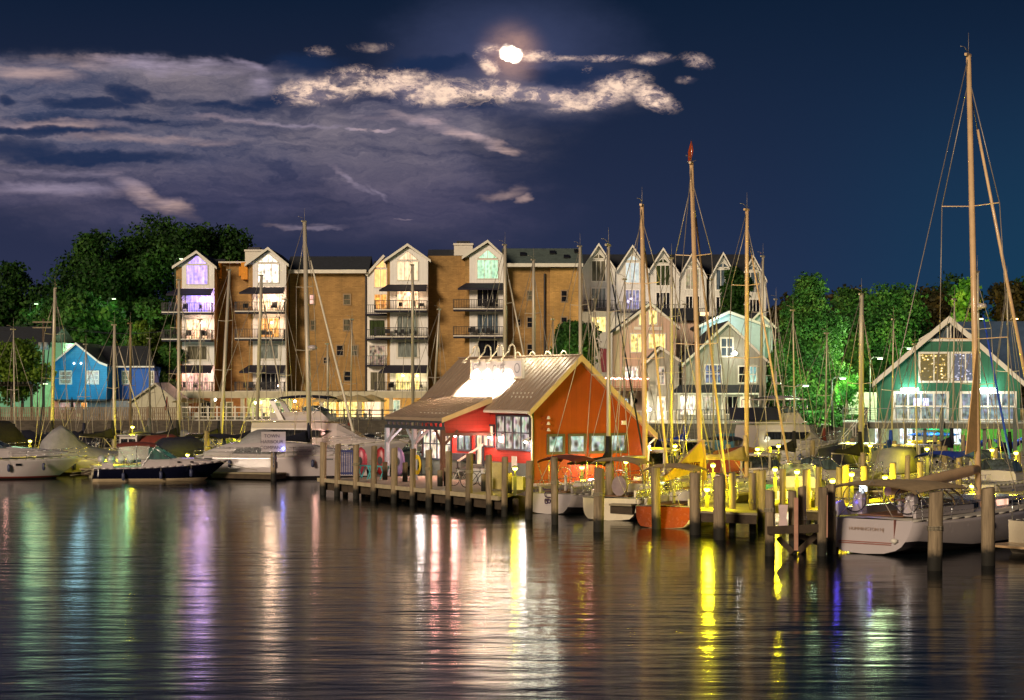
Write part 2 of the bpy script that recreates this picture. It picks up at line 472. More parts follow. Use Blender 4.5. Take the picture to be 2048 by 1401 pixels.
# thin bright edge lines round the heaps of cloud under the moon
edge = (1.0 - ((puff - .5) * 34.0)._o('MULTIPLY', (puff - .5) * 34.0)).mx(0.0) * rim
base = vadd(base, col_scale(C(255, 214, 178), edge * .22))
# the moon
mu, mv = (1022 - 1024) / 1000.0, (770 - 108) / 1000.0
ddu, ddv = U - mu, V - mv
md = E(_math(nt, 'SQRT', (ddu * ddu + ddv * ddv).x))
band_ = ddv + ddu * .4
cover = (.0165 - band_.mx(band_ * -1.0) + (nz(46, 90, 4, .6, 21.3) - .5) * .03).ss(-.004, .004)
disk = md.ss(.0255, .017) * cover * (puff * .6 + fine * .4).ss(.40, .62, .10, 1.0)
glow = md.ss(.10, .012)
base = vadd(base, col_scale(C(255, 190, 140), glow * glow * (puff * .9) * .55))
base = vadd(base, col_scale((1, .82, .62), disk * 5.5))
# behind the camera and overhead: dim town glow
front = dy.ss(-.3, .3)
base = vmix(front, vmix(V.lr(0, 3), C(58, 50, 52), C(18, 20, 34)), base)
bg = nt.nodes.new('ShaderNodeBackground'); bg.inputs['Strength'].default_value = 1.0
nt.links.new(base, bg.inputs['Color'])
out = nt.nodes.new('ShaderNodeOutputWorld'); nt.links.new(bg.outputs[0], out.inputs[0])

# warm low light of the town from the near shore, from the left behind the camera
sun = bpy.data.lights.new('town_light', 'SUN'); sun.energy = SUN_E; sun.angle = R(12); sun.color = (1.0, .79, .58)
suno = bpy.data.objects.new('town_light', sun); COL.objects.link(suno)
d = Vector((.55, 1.0, -.30)).normalized()
suno.rotation_euler = d.to_track_quat('-Z', 'Y').to_euler()
suno.location = (-40, -60, 40)

# ------------------------------------------------------------------ water and land
m, wn, b = new_mat('harbour water')
b.inputs['Base Color'].default_value = (.004, .008, .010, 1); b.inputs['Roughness'].default_value = .15; b.inputs['IOR'].default_value = 1.20
tcw = wn.nodes.new('ShaderNodeTexCoord')
def wnoise(sc, scale, detail, off=0):
    mp = wn.nodes.new('ShaderNodeMapping'); mp.inputs['Scale'].default_value = sc; mp.inputs['Location'].default_value = (off, off, 0); mp.inputs['Rotation'].default_value = (0, 0, R(4))
    wn.links.new(tcw.outputs['Object'], mp.inputs['Vector'])
    return _noise(wn, mp.outputs['Vector'], scale, detail, .55)
h = _math(wn, 'ADD', _math(wn, 'MULTIPLY', wnoise((.3, 1, 1), 1.6, 3), .07), _math(wn, 'MULTIPLY', wnoise((.4, 1, 1), .5, 3, 5), .20))
calm = _maprange(wn, wnoise((.6, 1, 1), .05, 3, 9), .35, .65, .25, 1.1)
bn = wn.nodes.new('ShaderNodeBump'); bn.inputs['Distance'].default_value = 1.0
wn.links.new(_math(wn, 'MULTIPLY', calm, WAVE), bn.inputs['Strength']); wn.links.new(h, bn.inputs['Height'])
wn.links.new(bn.outputs['Normal'], b.inputs['Normal'])
mwater = m
mb = MB(); mb.face([(-400, -80, 0), (400, -80, 0), (400, 230, 0), (-400, 230, 0)], mwater)
tag(mb.build('water'), kind='structure')

mland = mat('ground earth', C(92, 84, 66), .95, var=.4, scale=.4)
mpave = mat('promenade paving', C(120, 112, 98), .85, var=.25, scale=1.5)
mstone = brick('seawall stone', C(84, 76, 64))
mb = MB(); GZ = 2.2
shore = [(-500, 192), (-60, 190), (5, 190), (10, 176), (26, 172), (32, 157), (120, 155), (500, 150)]
mb.face([(x, y, GZ) for x, y in [(-9000, 192)] + shore + [(9000, 150), (9000, 12000), (-9000, 12000)]], mland)
tag(mb.build('ground', recalc=False), kind='structure')
mb = MB()
for (a, c) in zip(shore[:-1], shore[1:]):
    mb.face([(a[0], a[1], -1), (c[0], c[1], -1), (c[0], c[1], GZ + .25), (a[0], a[1], GZ + .25)], mstone)
    mb.face([(a[0], a[1], GZ + .25), (c[0], c[1], GZ + .25), (c[0], c[1] + .5, GZ + .25), (a[0], a[1] + .5, GZ + .25)], mpave)
single('seawall', mb, 'low stone seawall along the shore behind the moored boats', 'seawall')
# ------------------------------------------------------------------ shared building materials
mbrick = brick('ochre brick', C(166, 130, 76), .14)
mbrick2 = brick('tan brick', C(190, 150, 84), .12)
mwhite = siding('white boards', C(236, 232, 224), 'h', .35, depth=.12, var=.06)
mtrim = mat('white trim', C(222, 216, 200), .5, var=.08)
mroof = mat('dark shingles', C(52, 56, 62), .9, var=.35, scale=3)
mroofg = mat('grey green shingles', C(92, 106, 100), .85, var=.3, scale=2)
mblack = mat('black iron', C(26, 24, 28), .5, var=.2)
mawn = mat('dark canvas awning', C(30, 28, 46), .8, var=.3, scale=2)
mawn2 = mat('dark green awning', C(26, 34, 36), .8, var=.3, scale=2)
mconc = mat('cream concrete', C(196, 188, 158), .8, var=.2, scale=.8)
mfin = mat('orange plaster', C(220, 146, 40), .8, var=.15)
mdarkin = mat('dark recess', C(34, 30, 30), .9, var=.4)
mplant = mat('potted plants', C(30, 52, 24), .9, var=.6, scale=6)
Lpurple = lit('lilac lit room', (.36, .25, 1.0, 1), 2.9, 1.0, .35, .5)
Lwarm = lit('warm lit room', (1.0, .58, .30, 1), 2.8, 2.0, .6, .45)
Lpeach = lit('peach curtains lit', (1.0, .66, .38, 1), 1.5, 3.0, .2, .35)
Lorange = lit('orange lit room', (1.0, .40, .08, 1), 1.8, 4.0, .6, .5)
Lmint = lit('mint lit room', (.62, 1.0, .62, 1), 1.1, 5.0, .35, .35)
Lyellow = lit('yellow lit room', (1.0, .72, .22, 1), 2.2, 6.0, .6, .5)
Lwhite = lit('white lit room', (1.0, .84, .66, 1), 2.6, 7.0, .6, .6)
Lcool = lit('cool lit room', (.6, .74, 1.0, 1), 1.3, 8.0, .7, .5)
Lpink = lit('pink lit room', (1.0, .55, .42, 1), 1.3, 9.0, .6, .5)
Gdim = dimglass('dim curtained glass', C(120, 116, 96))
Ggrey = dimglass('grey blind glass', C(150, 158, 150))
Gdark = dimglass('dark glass', C(34, 36, 42), .05)
Gblue = dimglass('bluish glass', C(96, 112, 124), .08)

def bx(mb, px0, py0, px1, py1, Yr, Yf, Yb, m):
    """box whose front outline is given in photo pixels at the reference distance Yr, from Yf back to Yb"""
    mb.box(wx(px0, Yr), wx(px1, Yr), Yf, Yb, wz(py1, Yr), wz(py0, Yr), m); return mb
def window(th, px0, py0, px1, py1, Yr, Yw, nx, ny, pane, frame=None, fr=.10, label=None, name='window', tri=None, parent=None):
    """frame standing proud of a wall whose face is at Yw; pane is a part of it. tri: (px, py) apex of a triangular light above"""
    frame = frame or mtrim
    x0, x1, z0, z1 = wx(px0, Yr), wx(px1, Yr), wz(py1, Yr), wz(py0, Yr)
    f = MB(); p = MB()
    ya, yb = Yw - .09, Yw + .02
    f.box(x0 - fr, x0, ya, yb, z0 - fr, z1 + fr, frame); f.box(x1, x1 + fr, ya, yb, z0 - fr, z1 + fr, frame)
    f.box(x0, x1, ya, yb, z0 - fr, z0, frame); f.box(x0, x1, ya, yb, z1, z1 + fr, frame)
    for k in range(1, nx):
        x = x0 + (x1 - x0) * k / nx; f.box(x - fr * .3, x + fr * .3, ya + .02, yb, z0, z1, frame)
    for k in range(1, ny):
        z = z0 + (z1 - z0) * k / ny; f.box(x0, x1, ya + .025, yb, z - fr * .3, z + fr * .3, frame)
    p.box(x0, x1, Yw - .03, Yw + .01, z0, z1, pane)
    if tri:
        ax, az_ = wx(tri[0], Yr), wz(tri[1], Yr); zb = z1 + fr * 2.2
        p.extrude([(x0, Yw - .03, zb), (x1, Yw - .03, zb), (ax, Yw - .03, az_)], (0, .04, 0), pane)
        for a, c in (((x0, zb), (ax, az_)), ((ax, az_), (x1, zb)), ((x0, zb), (x1, zb)), ((ax, zb), (ax, az_))):
            f.bar((a[0], Yw - .045, a[1]), (c[0], Yw - .045, c[1]), fr * .7, fr * .7, frame)
    fo = th.part(name, f, parent, label)
    th.part('pane', p, fo)
    return fo
def gable_roof(mb, xa, xb, xp, ze, zp, Yf, Yb, m, over=.35, th=.18):
    """two slopes, ridge running away from the viewer"""
    for x in (xa, xb):
        s = -1 if x < xp else 1
        k = (zp - ze) / (xp - x)
        xo = x + s * over; zo = ze + k * (xo - x)
        a = [(xo, Yf, zo), (xp, Yf, zp), (xp, Yf, zp + th * 1.3), (xo, Yf, zo + th)]
        mb.extrude(a, (0, Yb - Yf, 0), m)
    return mb
def rakes(mb, xa, xb, xp, ze, zp, Yf, m, w=.34, over=.35, d=.12):
    for x in (xa, xb):
        s = -1 if x < xp else 1
        k = (zp - ze) / (xp - x); xo = x + s * over; zo = ze + k * (xo - x)
        mb.extrude([(xo, Yf, zo - .05), (xp, Yf, zp - .05 + .002 * s), (xp, Yf, zp + .28), (xo, Yf, zo + .26)], (0, -d, 0), m)
    return mb
def railing(mb, x0, x1, y, z0, z1, m, n=12, sides=None, r=.025):
    mb.box(x0, x1, y - .03, y + .03, z1 - .06, z1, m); mb.box(x0, x1, y - .02, y + .02, z0 + .08, z0 + .13, m)
    for k in range(n + 1):
        x = x0 + (x1 - x0) * k / n; mb.box(x - r, x + r, y - r, y + r, z0, z1 - .03, m)
    if sides:
        for x in (x0, x1):
            mb.box(x - .025, x + .025, y, sides, z1 - .06, z1 - .002, m)
            for k in range(1, 4):
                yy = y + (sides - y) * k / 4; mb.box(x - r, x + r, yy - r, yy + r, z0, z1 - .03, m)

# ------------------------------------------------------------------ the brick apartment block
YC = 225.0
apt = Thing('apartment_building', 'long four storey brick apartment block with white gabled bays and lit windows', 'building', (wx(640, YC), YC, GZ), world=True)
zb = wz(782, YC)
wall = MB()
bx(wall, 437, 525, 503, 782, YC, 225.6, 238, mbrick)
bx(wall, 577, 546, 735, 782, YC, 225.0, 238, mbrick)
bx(wall, 735, 560, 778, 782, YC, 225.4, 238, mbrick)
bx(wall, 857, 513, 932, 782, YC, 224.2, 238, mbrick)
bx(wall, 1006, 534, 1100, 782, YC, 224.6, 238, mbrick)
apt.each('wall', wall)
wl = MB(); bx(wl, 1100, 537, 1164, 800, YC, 224.3, 238, mbrick2); apt.part('wall', wl, label='lighter tan brick end wall')
rfo = None
def slope_roof(px0, px1, eave, ridge, Yf, dy=0):
    x0, x1, ze, zr = wx(px0, YC), wx(px1, YC), wz(eave, YC), wz(ridge, YC)
    yr = Yf + (zr - ze) * 2.2
    rf = MB(); rf.extrude([(x0, Yf - .5, ze), (x0, yr, zr), (x0, 2 * yr - Yf, ze - .5), (x0, 2 * yr - Yf, ze - .8), (x0, Yf - .5, ze - .15)], (x1 - x0, 0, 0), mroof if px0 < 900 else mroofg)
    return apt.part('roof', rf)
rfo = slope_roof(572, 738, 543, 508, 225.0); slope_roof(1003, 1166, 531, 492, 224.3)
slope_roof(404, 436, 534, 512, 228); slope_roof(738, 776, 545, 514, 229); slope_roof(852, 934, 510, 492, 229)
fa = MB()
for (a, b_, e, y) in ((575, 734, 540, 224.5), (1004, 1165, 528, 223.8)):
    fa.box(wx(a, YC), wx(b_, YC), y - .75, y - .2, wz(e + 8, YC), wz(e + 1, YC), mtrim)
apt.each('eaves_board', fa)
sk = MB()
for px, py in ((1100, 508), (1128, 518), (1040, 512), (1150, 505)):
    yy = 224.3 + (wz(py, YC) - wz(531, YC)) * 2.2
    sk.obox = None
    sk.extrude([(wx(px, YC), yy - .2, wz(py, YC) + .1), (wx(px + 12, YC), yy - .2, wz(py, YC) + .1), (wx(px + 12, YC), yy + .9, wz(py, YC) + .5), (wx(px, YC), yy + .9, wz(py, YC) + .5)], (0, -.05, .12), mblack)
apt.each('skylight', sk, rfo)
for (a, t, b_, e, Yq) in ((483, 497, 519, 532, 228), (906, 483, 944, 514, 229)):
    ch = MB(); bx(ch, a, t, b_, e, YC, Yq, Yq + 2.6, mtrim); bx(ch, a - 1.5, t - 1, b_ + 1.5, t + 3, YC, Yq - .15, Yq + 2.75, mtrim)
    bx(ch, a + 5, t - 6, b_ - 6, t - 1, YC, Yq + .3, Yq + 2, mblack)
    apt.part('chimney', ch, rfo)
fin = MB(); bx(fin, 438, 526, 442, 558, YC, 224.6, 225.5, mfin); bx(fin, 484, 526, 497, 560, YC, 224.2, 225.5, mfin); bx(fin, 478, 534, 483, 552, YC, 224.9, 225.5, mfin)
bx(fin, 438, 524, 498, 527, YC, 224.4, 225.5, mtrim)
apt.each('parapet_fin', fin)

def bay(x0, x1, xp, yp, ye, wl_, gp, dp, dr, r2p, r3p, r4p, dy, bal_left=22, row3='window', purple=False, label=None):
    """white tower bay: gable window, door with awning and balcony, second balcony, window, awning and door"""
    Yf = 222.2
    X0, X1, XP = wx(x0, YC), wx(x1, YC), wx(xp, YC)
    z_e, z_p = wz(ye, YC), wz(yp, YC)
    body = MB(); body.box(X0 + .01, X1 - .01, Yf + .12, 238, zb, z_e, mbrick)
    body.extrude([(X0 + .01, Yf + .12, z_e), (X1 - .01, Yf + .12, z_e), (XP, Yf + .12, z_p - .1)], (0, 12, 0), mwhite)
    b_ = apt.part('bay', body, label=label)
    pn = MB(); xw = wx(wl_, YC)
    pn.extrude([(xw, Yf, zb), (X1, Yf, zb), (X1, Yf, z_e), (XP, Yf, z_p - .15), (xw, Yf, z_e + (z_p - z_e) * .12)], (0, .12, 0), mwhite)
    apt.part('front_panel', pn, b_)
    r = MB(); gable_roof(r, X0, X1, XP, z_e, z_p, Yf - .5, 236, mroof); rakes(r, X0, X1, XP, z_e, z_p, Yf - .5, mtrim)
    apt.part('roof', r, b_)
    c0, c1 = xp - (20 if row3 else 19), xp + 20
    window(apt, c0, 535 + dy, c1, 571 + dy, YC, Yf, 3, 1, gp, tri=(xp, 514 + dy), parent=b_)
    window(apt, c0, 592 + dy, c1, 626 + dy, YC, Yf, 4, 1, dp, name='balcony_door', parent=b_)
    window(apt, c0, 642 + dy, c1, 679 + dy, YC, Yf, 4, 1, r2p, name='balcony_door', parent=b_)
    window(apt, c0 + 1, 694 + dy, c1 - 1, 720 + dy * .6, YC, Yf, 1, 1, r3p, fr=.22, parent=b_)
    window(apt, c0 - 3, 748, c1 + 3, 779, YC, Yf, 5, 1, r4p, name='balcony_door', parent=b_)
    for (t, bt) in ((580 + dy, 592 + dy), (731, 744)):
        aw = MB(); xl, xr = wx(x0 - bal_left * .6, YC), wx(x1 - 1, YC)
        zt, zq = wz(t, YC), wz(bt, YC)
        aw.loft([[(xl + .9, Yf - .02, zt), (xr, Yf - .02, zt)], [(xl, Yf - 2.0, zq), (xr, Yf - 2.0, zq)], [(xl, Yf - 2.0, zq - .2), (xr, Yf - 2.0, zq - .2)]], mawn, cap=(False, False), closed=False, smooth=False)
        apt.part('awning', aw, b_)
    for k, zz in enumerate((627 + dy * .6, 680 + dy * .6, 782)):
        s = MB(); xl, xr = wx(x0 - bal_left, YC), wx(x1 - 1, YC); z = wz(zz, YC)
        s.box(xl, xr, Yf - 2.0, Yf - .01, z - .30, z - .12, mawn); s.box(xl, xr, Yf - 2.04, Yf - .01, z - .12, z, mtrim)
        railing(s, xl, xr, Yf - 1.95, z, z + 1.05, mblack, 30, Yf - .02)
        rr = random.Random(int(xp) + k)
        for q in range(4):                                      # chairs, planters and a table standing on the balcony
            xx = rr.uniform(xl + .5, xr - .8); w_, h_ = rr.uniform(.35, .7), rr.uniform(.5, .9)
            s.box(xx, xx + w_, Yf - 1.2, Yf - .8, z + .38, z + .44, mblack); s.box(xx, xx + w_ * .9, Yf - .84, Yf - .78, z + .44, z + h_ + .15, mblack)
            for lx in (xx, xx + w_ - .05): s.box(lx, lx + .05, Yf - 1.15, Yf - 1.1, z, z + .38, mblack)
        apt.part('balcony', s, b_)
    return b_
b1 = bay(360, 436, 402, 510, 537, 372, Lpurple, Lpurple, 0, Lwarm, Gdim, Lpink, 0)
b2 = bay(503, 578, 543, 503, 532, 512, Lwhite, Lwarm, 0, Lorange, Ggrey, Gdark, -3)
b3 = bay(777, 858, 818, 496, 524, 783, Lpeach, Lwarm, 0, Ggrey, Ggrey, Lyellow, -8)
b4 = bay(931, 1007, 976, 489, 518, 940, Lmint, Gdark, 0, Gblue, Gdark, Gdark, -11)
# the narrow bay set back beside the third tower
nb = MB(); bx(nb, 735, 548, 777, 782, YC, 224.6, 225.3, mwhite)
nb.extrude([(wx(735, YC), 224.6, wz(548, YC)), (wx(777, YC), 224.6, wz(548, YC)), (wx(769, YC), 224.6, wz(512, YC))], (0, .6, 0), mwhite)
nbo = apt.part('bay', nb, label='narrow recessed white bay with glowing orange window')
rk = MB(); rk.bar((wx(733, YC), 224.4, wz(552, YC)), (wx(769, YC), 224.4, wz(512, YC)), .3, .3, mtrim); apt.part('roof_edge', rk, nbo)
window(apt, 750, 540, 773, 575, YC, 224.6, 2, 1, lit('amber curtains lit', (1, .5, .16, 1), 1.7, 12, .2, .3), tri=(769, 519), parent=nbo)
window(apt, 750, 590, 773, 622, YC, 224.6, 2, 1, Lorange, name='balcony_door', parent=nbo)
window(apt, 740, 641, 770, 672, YC, 224.6, 1, 1, dimglass('greenish curtained glass', C(70, 84, 50)), parent=nbo)
window(apt, 740, 692, 770, 730, YC, 224.6, 2, 1, lit('dim warm room', (1, .7, .45, 1), .5, 13, .8, .5), parent=nbo)
window(apt, 742, 745, 770, 780, YC, 224.6, 2, 1, Gdim, name='balcony_door', parent=nbo)
for zz in (629, 678, 730):
    s = MB(); xl, xr = wx(733, YC), wx(776, YC); z = wz(zz, YC)
    s.box(xl, xr, 222.9, 224.6, z - .2, z, mawn); railing(s, xl, xr, 222.95, z, z + 1.05, mblack, 12); apt.part('balcony', s, nbo)
mtanf = mat('tan window trim', C(150, 128, 96), .7)
for (a, t, b_, e, p, Yw) in ((620, 591, 628, 608, Lpink, 225), (688, 590, 700, 609, Gdim, 225), (688, 640, 700, 661, Gdim, 225), (674, 692, 686, 711, Gdark, 225), (704, 692, 715, 711, Gdim, 225),
                             (689, 744, 701, 762, Gdark, 225), (622, 642, 629, 660, Gdim, 225), (648, 716, 656, 727, Gdark, 225),
                             (1055, 583, 1064, 600, Gdim, 224.6), (1055, 636, 1064, 655, Gdark, 224.6), (1055, 690, 1064, 709, Gdark, 224.6),
                             (1123, 583, 1133, 604, Gdark, 224.3), (1123, 636, 1133, 655, Gdark, 224.3), (1033, 640, 1040, 652, Gdark, 224.6)):
    window(apt, a, t, b_, e, YC, Yw, 1, 2, p, frame=mtanf, fr=.13)
pipe = MB()
for px, Yq in ((732, 224.85), (1089, 224.4), (578, 224.8)): pipe.tube((wx(px, YC), Yq, zb), (wx(px, YC), Yq, wz(548, YC)), .12, .12, mblack, 6)
for q_ in (0,): apt.each('downpipe', pipe)
# ground storey: cream band, columns and lit recess
pod = MB()
bx(pod, 355, 783, 930, 796, YC, 219.8, 226, mconc); bx(pod, 930, 783, 1164, 796, YC, 222.5, 226, mconc)
pod_o = apt.part('podium_band', pod)
col_ = MB()
for px in (361, 383, 434, 493, 580, 649, 723, 767, 784, 860, 925, 1010, 1090): bx(col_, px, 796.2, px + 6, 847, YC, 220.0, 220.8, mconc)
apt.each('column', col_)
bw = MB()
bx(bw, 360, 796.2, 492, 847, YC, 226, 227, mat('russet wall', C(150, 96, 50), .8)); bx(bw, 492, 796.2, 582, 847, YC, 226, 227, mat('pale green wall', C(178, 186, 140), .8))
bx(bw, 582, 796.2, 1160, 847, YC, 226, 227, mat('amber wall', C(208, 160, 84), .8))
apt.each('ground_storey_wall', bw)
for (a, t, b_, e, p) in ((512, 802, 536, 842, Lyellow), (548, 806, 575, 842, lit('green glazed shop', (.7, .95, .4, 1), .5, 15, .8)), (640, 802, 668, 842, Lyellow), (678, 802, 720, 842, Lyellow), (786, 802, 798, 838, lit('pale green doorway', (.8, 1, .7, 1), .8, 16)), (400, 806, 420, 842, Gdark), (440, 806, 462, 842, Gdim), (730, 802, 762, 842, Lpeach)):
    window(apt, a, t, b_, e, YC, 226, 2, 1, p, name='glazed_door')
for px, py, c, e_ in ((511, 806, (1, .85, .5), 160), (720, 801, (1, .85, .55), 240), (760, 801, (1, .85, .6), 260), (590, 803, (1, .7, .4), 110), (430, 800, (1, .75, .5), 90), (550, 800, (.9, 1, .55), 150), (860, 800, (1, .85, .5), 120), (660, 800, (1, .8, .45), 160)):
    g = MB(); p = wp(px, py, 224.0); g.ball(p, .16, emis('lamp globe warm', (1, .85, .6, 1), 14), 8)
    lo = apt.part('wall_lamp', g)
    apt.light(p + Vector((0, -.4, 0)), c, e_, .2)
for px, py, c, e_ in ((372, 745, (1, .5, .4), 160), (415, 745, (1, .55, .45), 110), (402, 598, (.55, .36, 1), 330), (543, 594, (1, .66, .46), 330), (402, 646, (1, .62, .46), 150), (543, 646, (1, .6, .35), 150), (818, 588, (1, .6, .35), 120), (806, 752, (1, .85, .45), 60), (834, 752, (1, .85, .45), 50), (557, 772, (1, .9, .8), 14)):  # lamps on the lilac and warm balconies are added for their water reflections
    g = MB(); p = wp(px, py, 221.4); g.ball(p, .13, emis('porch globe', tuple(min(1, x * 1.1) for x in c) + (1,), 7), 8)
    apt.part('wall_lamp', g); apt.light(p + Vector((0, -.25, -.1)), c, e_, .5)

mwhite2 = siding('dimmed white boards', C(204, 200, 186), 'h', .35, depth=.15, var=.08)  # white boards toned darker to hold down the terrace's brightness
# ------------------------------------------------------------------ row of white gabled homes at the right of the brick block
YG = 235.0
row = Thing('gabled_terrace', 'row of six steep white gables joined side by side above the grey houses', 'building', (wx(1320, YG), YG, GZ), world=True)
GB = [(1195, 495, 33, Gdim, Ggrey), (1262, 498, 33, lit('white curtains lit', (.85, .92, .86, 1), .8, 20, .2, .3), lit('lilac dim room', (.6, .55, .9, 1), .6, 21)), (1323, 503, 32, dimglass('green glass', C(62, 74, 44)), Gdark),
      (1382, 510, 28, lit('dim gold room', (.9, .7, .4, 1), .5, 22), Gdark), (1443, 511, 27, Gblue, Gdark), (1503, 516, 27, Gblue, Gdark)]
for k, (xp, yp, hw, p1, p2) in enumerate(GB):
    ye = yp + 50; Yw = 232.0 + .35 * k
    X0, X1, XP, z_e, z_p = wx(xp - hw, YG), wx(xp + hw, YG), wx(xp, YG), wz(ye, YG), wz(yp, YG)
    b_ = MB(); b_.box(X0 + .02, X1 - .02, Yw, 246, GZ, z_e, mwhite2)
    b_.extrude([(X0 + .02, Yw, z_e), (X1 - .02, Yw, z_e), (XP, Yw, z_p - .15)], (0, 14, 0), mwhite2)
    bo = row.part('bay', b_)
    r = MB(); gable_roof(r, X0, X1, XP, z_e, z_p, Yw - .5, 245, mroof, over=.02); rakes(r, X0, X1, XP, z_e, z_p, Yw - .5, mtrim, over=.02)
    row.part('roof', r, bo)
    window(row, xp - 13, yp + 31, xp + 13, yp + 70, YG, Yw, 3, 1, p1, tri=(xp, yp + 15), parent=bo, fr=.14)
    window(row, xp - 13, yp + 85, xp + 13, yp + 122, YG, Yw, 4, 1, p2, parent=bo, name='balcony_door', fr=.14)
    window(row, xp - 13, yp + 142, xp + 13, yp + 170, YG, Yw, 2, 1, Lyellow if k == 0 else Gdim, parent=bo, fr=.14)
    s = MB(); z = wz(yp + 126, YG); s.box(X0 + .2, X1 - .2, Yw - 1.8, Yw, z - .3, z, mblack); railing(s, X0 + .2, X1 - .2, Yw - 1.75, z, z + 1.05, mblack, 14)
    row.part('balcony', s, bo)
rr_ = MB(); rr_.extrude([(wx(1163, YG), 236, wz(545, YG)), (wx(1163, YG), 246, wz(497, YG)), (wx(1163, YG), 256, wz(545, YG))], (wx(1520, YG) - wx(1163, YG), 0, 0), mroof)
row.part('roof', rr_)
row.light(wp(1262, 600, 229.5), (.7, .65, 1), 60, .15); row.light(wp(1200, 640, 229.5), (1, .8, .4), 60, .15)
lp = MB(); lp.ball(wp(1262, 598, 231), .12, emis('porch globe lilac', (.7, .65, 1, 1), 5)); row.part('wall_lamp', lp)
# ------------------------------------------------------------------ houses between the terrace and the marina
mtan = siding('pinkish tan boards', C(206, 174, 150), 'h', .3, depth=.25, var=.1)
mgrey = siding('grey boards', C(150, 148, 132), 'h', .3, depth=.3, var=.12)
mgrey2 = siding('pale grey boards', C(168, 168, 150), 'h', .3, depth=.25, var=.12)
mpaleblue = mat('pale blue grey boards', C(176, 196, 196), .7, var=.1)
def gable_house(name, label, Y, Yb, x0, x1, xp, yp, ye, ybase, m, mr, ye2=None, over=.4, rake=True):
    th = Thing(name, label, 'house', (wx((x0 + x1) / 2, Y), Y, GZ), world=True)
    X0, X1, XP = wx(x0, Y), wx(x1, Y), wx(xp, Y); z0, z1, zp = wz(ye, Y), wz(ye2 or ye, Y), wz(yp, Y); zb = wz(ybase, Y)
    b_ = MB(); b_.extrude([(X0, Y, zb), (X1, Y, zb), (X1, Y, z1), (XP, Y, zp - .12), (X0, Y, z0)], (0, Yb - Y, 0), m)
    th.part('wall', b_)
    r = MB()
    for x, ze, s in ((X0, z0, -1), (X1, z1, 1)):
        k = (zp - ze) / (XP - x); xo = x + s * over; zo = ze + k * (xo - x)
        r.extrude([(xo, Y - over, zo), (XP, Y - over, zp), (XP, Y - over, zp + .24), (xo, Y - over, zo + .2)], (0, Yb - Y + over, 0), mr)
        if rake: r.extrude([(xo, Y - over, zo - .1), (XP, Y - over, zp - .1 + .002 * s), (XP, Y - over, zp + .2), (xo, Y - over, zo + .18)], (0, -.1, 0), mtrim if rake is True else rake)
    th.part('roof', r)
    return th
hA = gable_house('house', 'tall pinkish tan house with yellow lit gable windows', 186, 200, 1240, 1352, 1300, 609, 655, 858, mtan, mroof, 652)
for a, t, b_, e, nx in ((1279, 626, 1288, 650, 1), (1299, 622, 1313, 649, 1), (1262, 669, 1287, 704, 2), (1298, 669, 1330, 697, 2)): window(hA, a, t, b_, e, 186, 186, nx, 1, Lyellow, fr=.12)
for a, b_ in ((1246, 1259), (1262, 1275)): window(hA, a, 735, b_, 756, 186, 186, 2, 1, Lwhite, fr=.12)
window(hA, 1238 + 4, 798, 1256, 820, 186, 186, 2, 1, Lcool, fr=.12)
sg = MB(); sg.box(wx(1297, 186), wx(1325, 186), 185.9, 186, wz(661, 186), wz(654, 186), mtrim); sg.box(wx(1268, 186), wx(1282, 186), 185.9, 186, wz(660, 186), wz(654, 186), mtrim); hA.each('sign_board', sg)
pw = MB(); pw.tube((wx(1269, 186), 185.95, wz(802, 186)), (wx(1269, 186), 185.8, wz(802, 186)), .28, .28, Gdark, 12); hA.part('round_window', pw)
# deck strung with lights
dk = Thing('raised_deck', 'raised wooden deck with red railing strung with pink lights beside the orange building', 'deck', (wx(1240, 182), 182, GZ), world=True)
s = MB(); X0, X1 = wx(1186, 182), wx(1294, 182); z = wz(776, 182)
s.box(X0, X1, 180.6, 185.8, z - .3, z, mat('deck timber', C(120, 92, 66), .85, var=.3)); dk.part('floor', s)
s = MB(); railing(s, X0, X1, 180.7, z, z + .95, mat('deck rail red brown', C(150, 90, 70), .7), 20, 185.6); dk.part('railing', s)
for px in (1190, 1225, 1260, 1290):
    s = MB(); s.box(wx(px, 182), wx(px, 182) + .25, 181, 181.3, GZ, z - .3, mtrim); dk.part('post', s)
s = MB()
for k in range(27):
    s.ball((X0 + (X1 - X0) * k / 26, 180.55, wz(757, 182) - .08 * math.sin(k * PI / 3) ** 2), .09, emis('fairy lights pink', (1, .45, .32, 1), 5), 6)
s.path([(X0, 180.55, wz(757, 182) + .08), (X1, 180.55, wz(757, 182) + .08)], .02, mblack, 4)
dk.part('string_lights', s)
for px in (1205, 1240, 1275): dk.light(wp(px, 754, 180.4), (1, .5, .35), 60, .3)
hB = gable_house('house', 'narrow grey house with a small gable and one tall window', 182, 194, 1296, 1358, 1320, 697, 722, 858, mgrey, mroof, 722)
window(hB, 1316, 736, 1328, 768, 182, 182, 2, 2, lit('half curtained room', (1, .85, .7, 1), .7, 30, .9, .8), fr=.12); window(hB, 1317, 796, 1329, 838, 182, 182, 1, 1, Lwhite, fr=.14, name='glazed_door')
s = MB(); z = wz(842, 182); s.box(wx(1262, 182), wx(1362, 182), 178, 182, z - .25, z, mtrim); railing(s, wx(1262, 182), wx(1362, 182), 178.1, z, z + 1.0, mtrim, 14); hB.part('porch', s)
for px, py in ((1299, 820), (1302, 851)):
    g = MB(); g.ball(wp(px, py, 181.2), .16, emis('porch lamp white', (1, .9, .8, 1), 18)); hB.part('wall_lamp', g); hB.light(wp(px, py, 180.8), (1, .88, .7), 120 if py < 830 else 30, .15)
hC = gable_house('house', 'wide grey house with a broad gable and a dark lower roof', 178, 192, 1372, 1532, 1455, 647, 724, 858, mgrey, mroof, 722)
window(hC, 1443, 678, 1464, 712, 178, 178, 2, 2, Gblue, fr=.16)
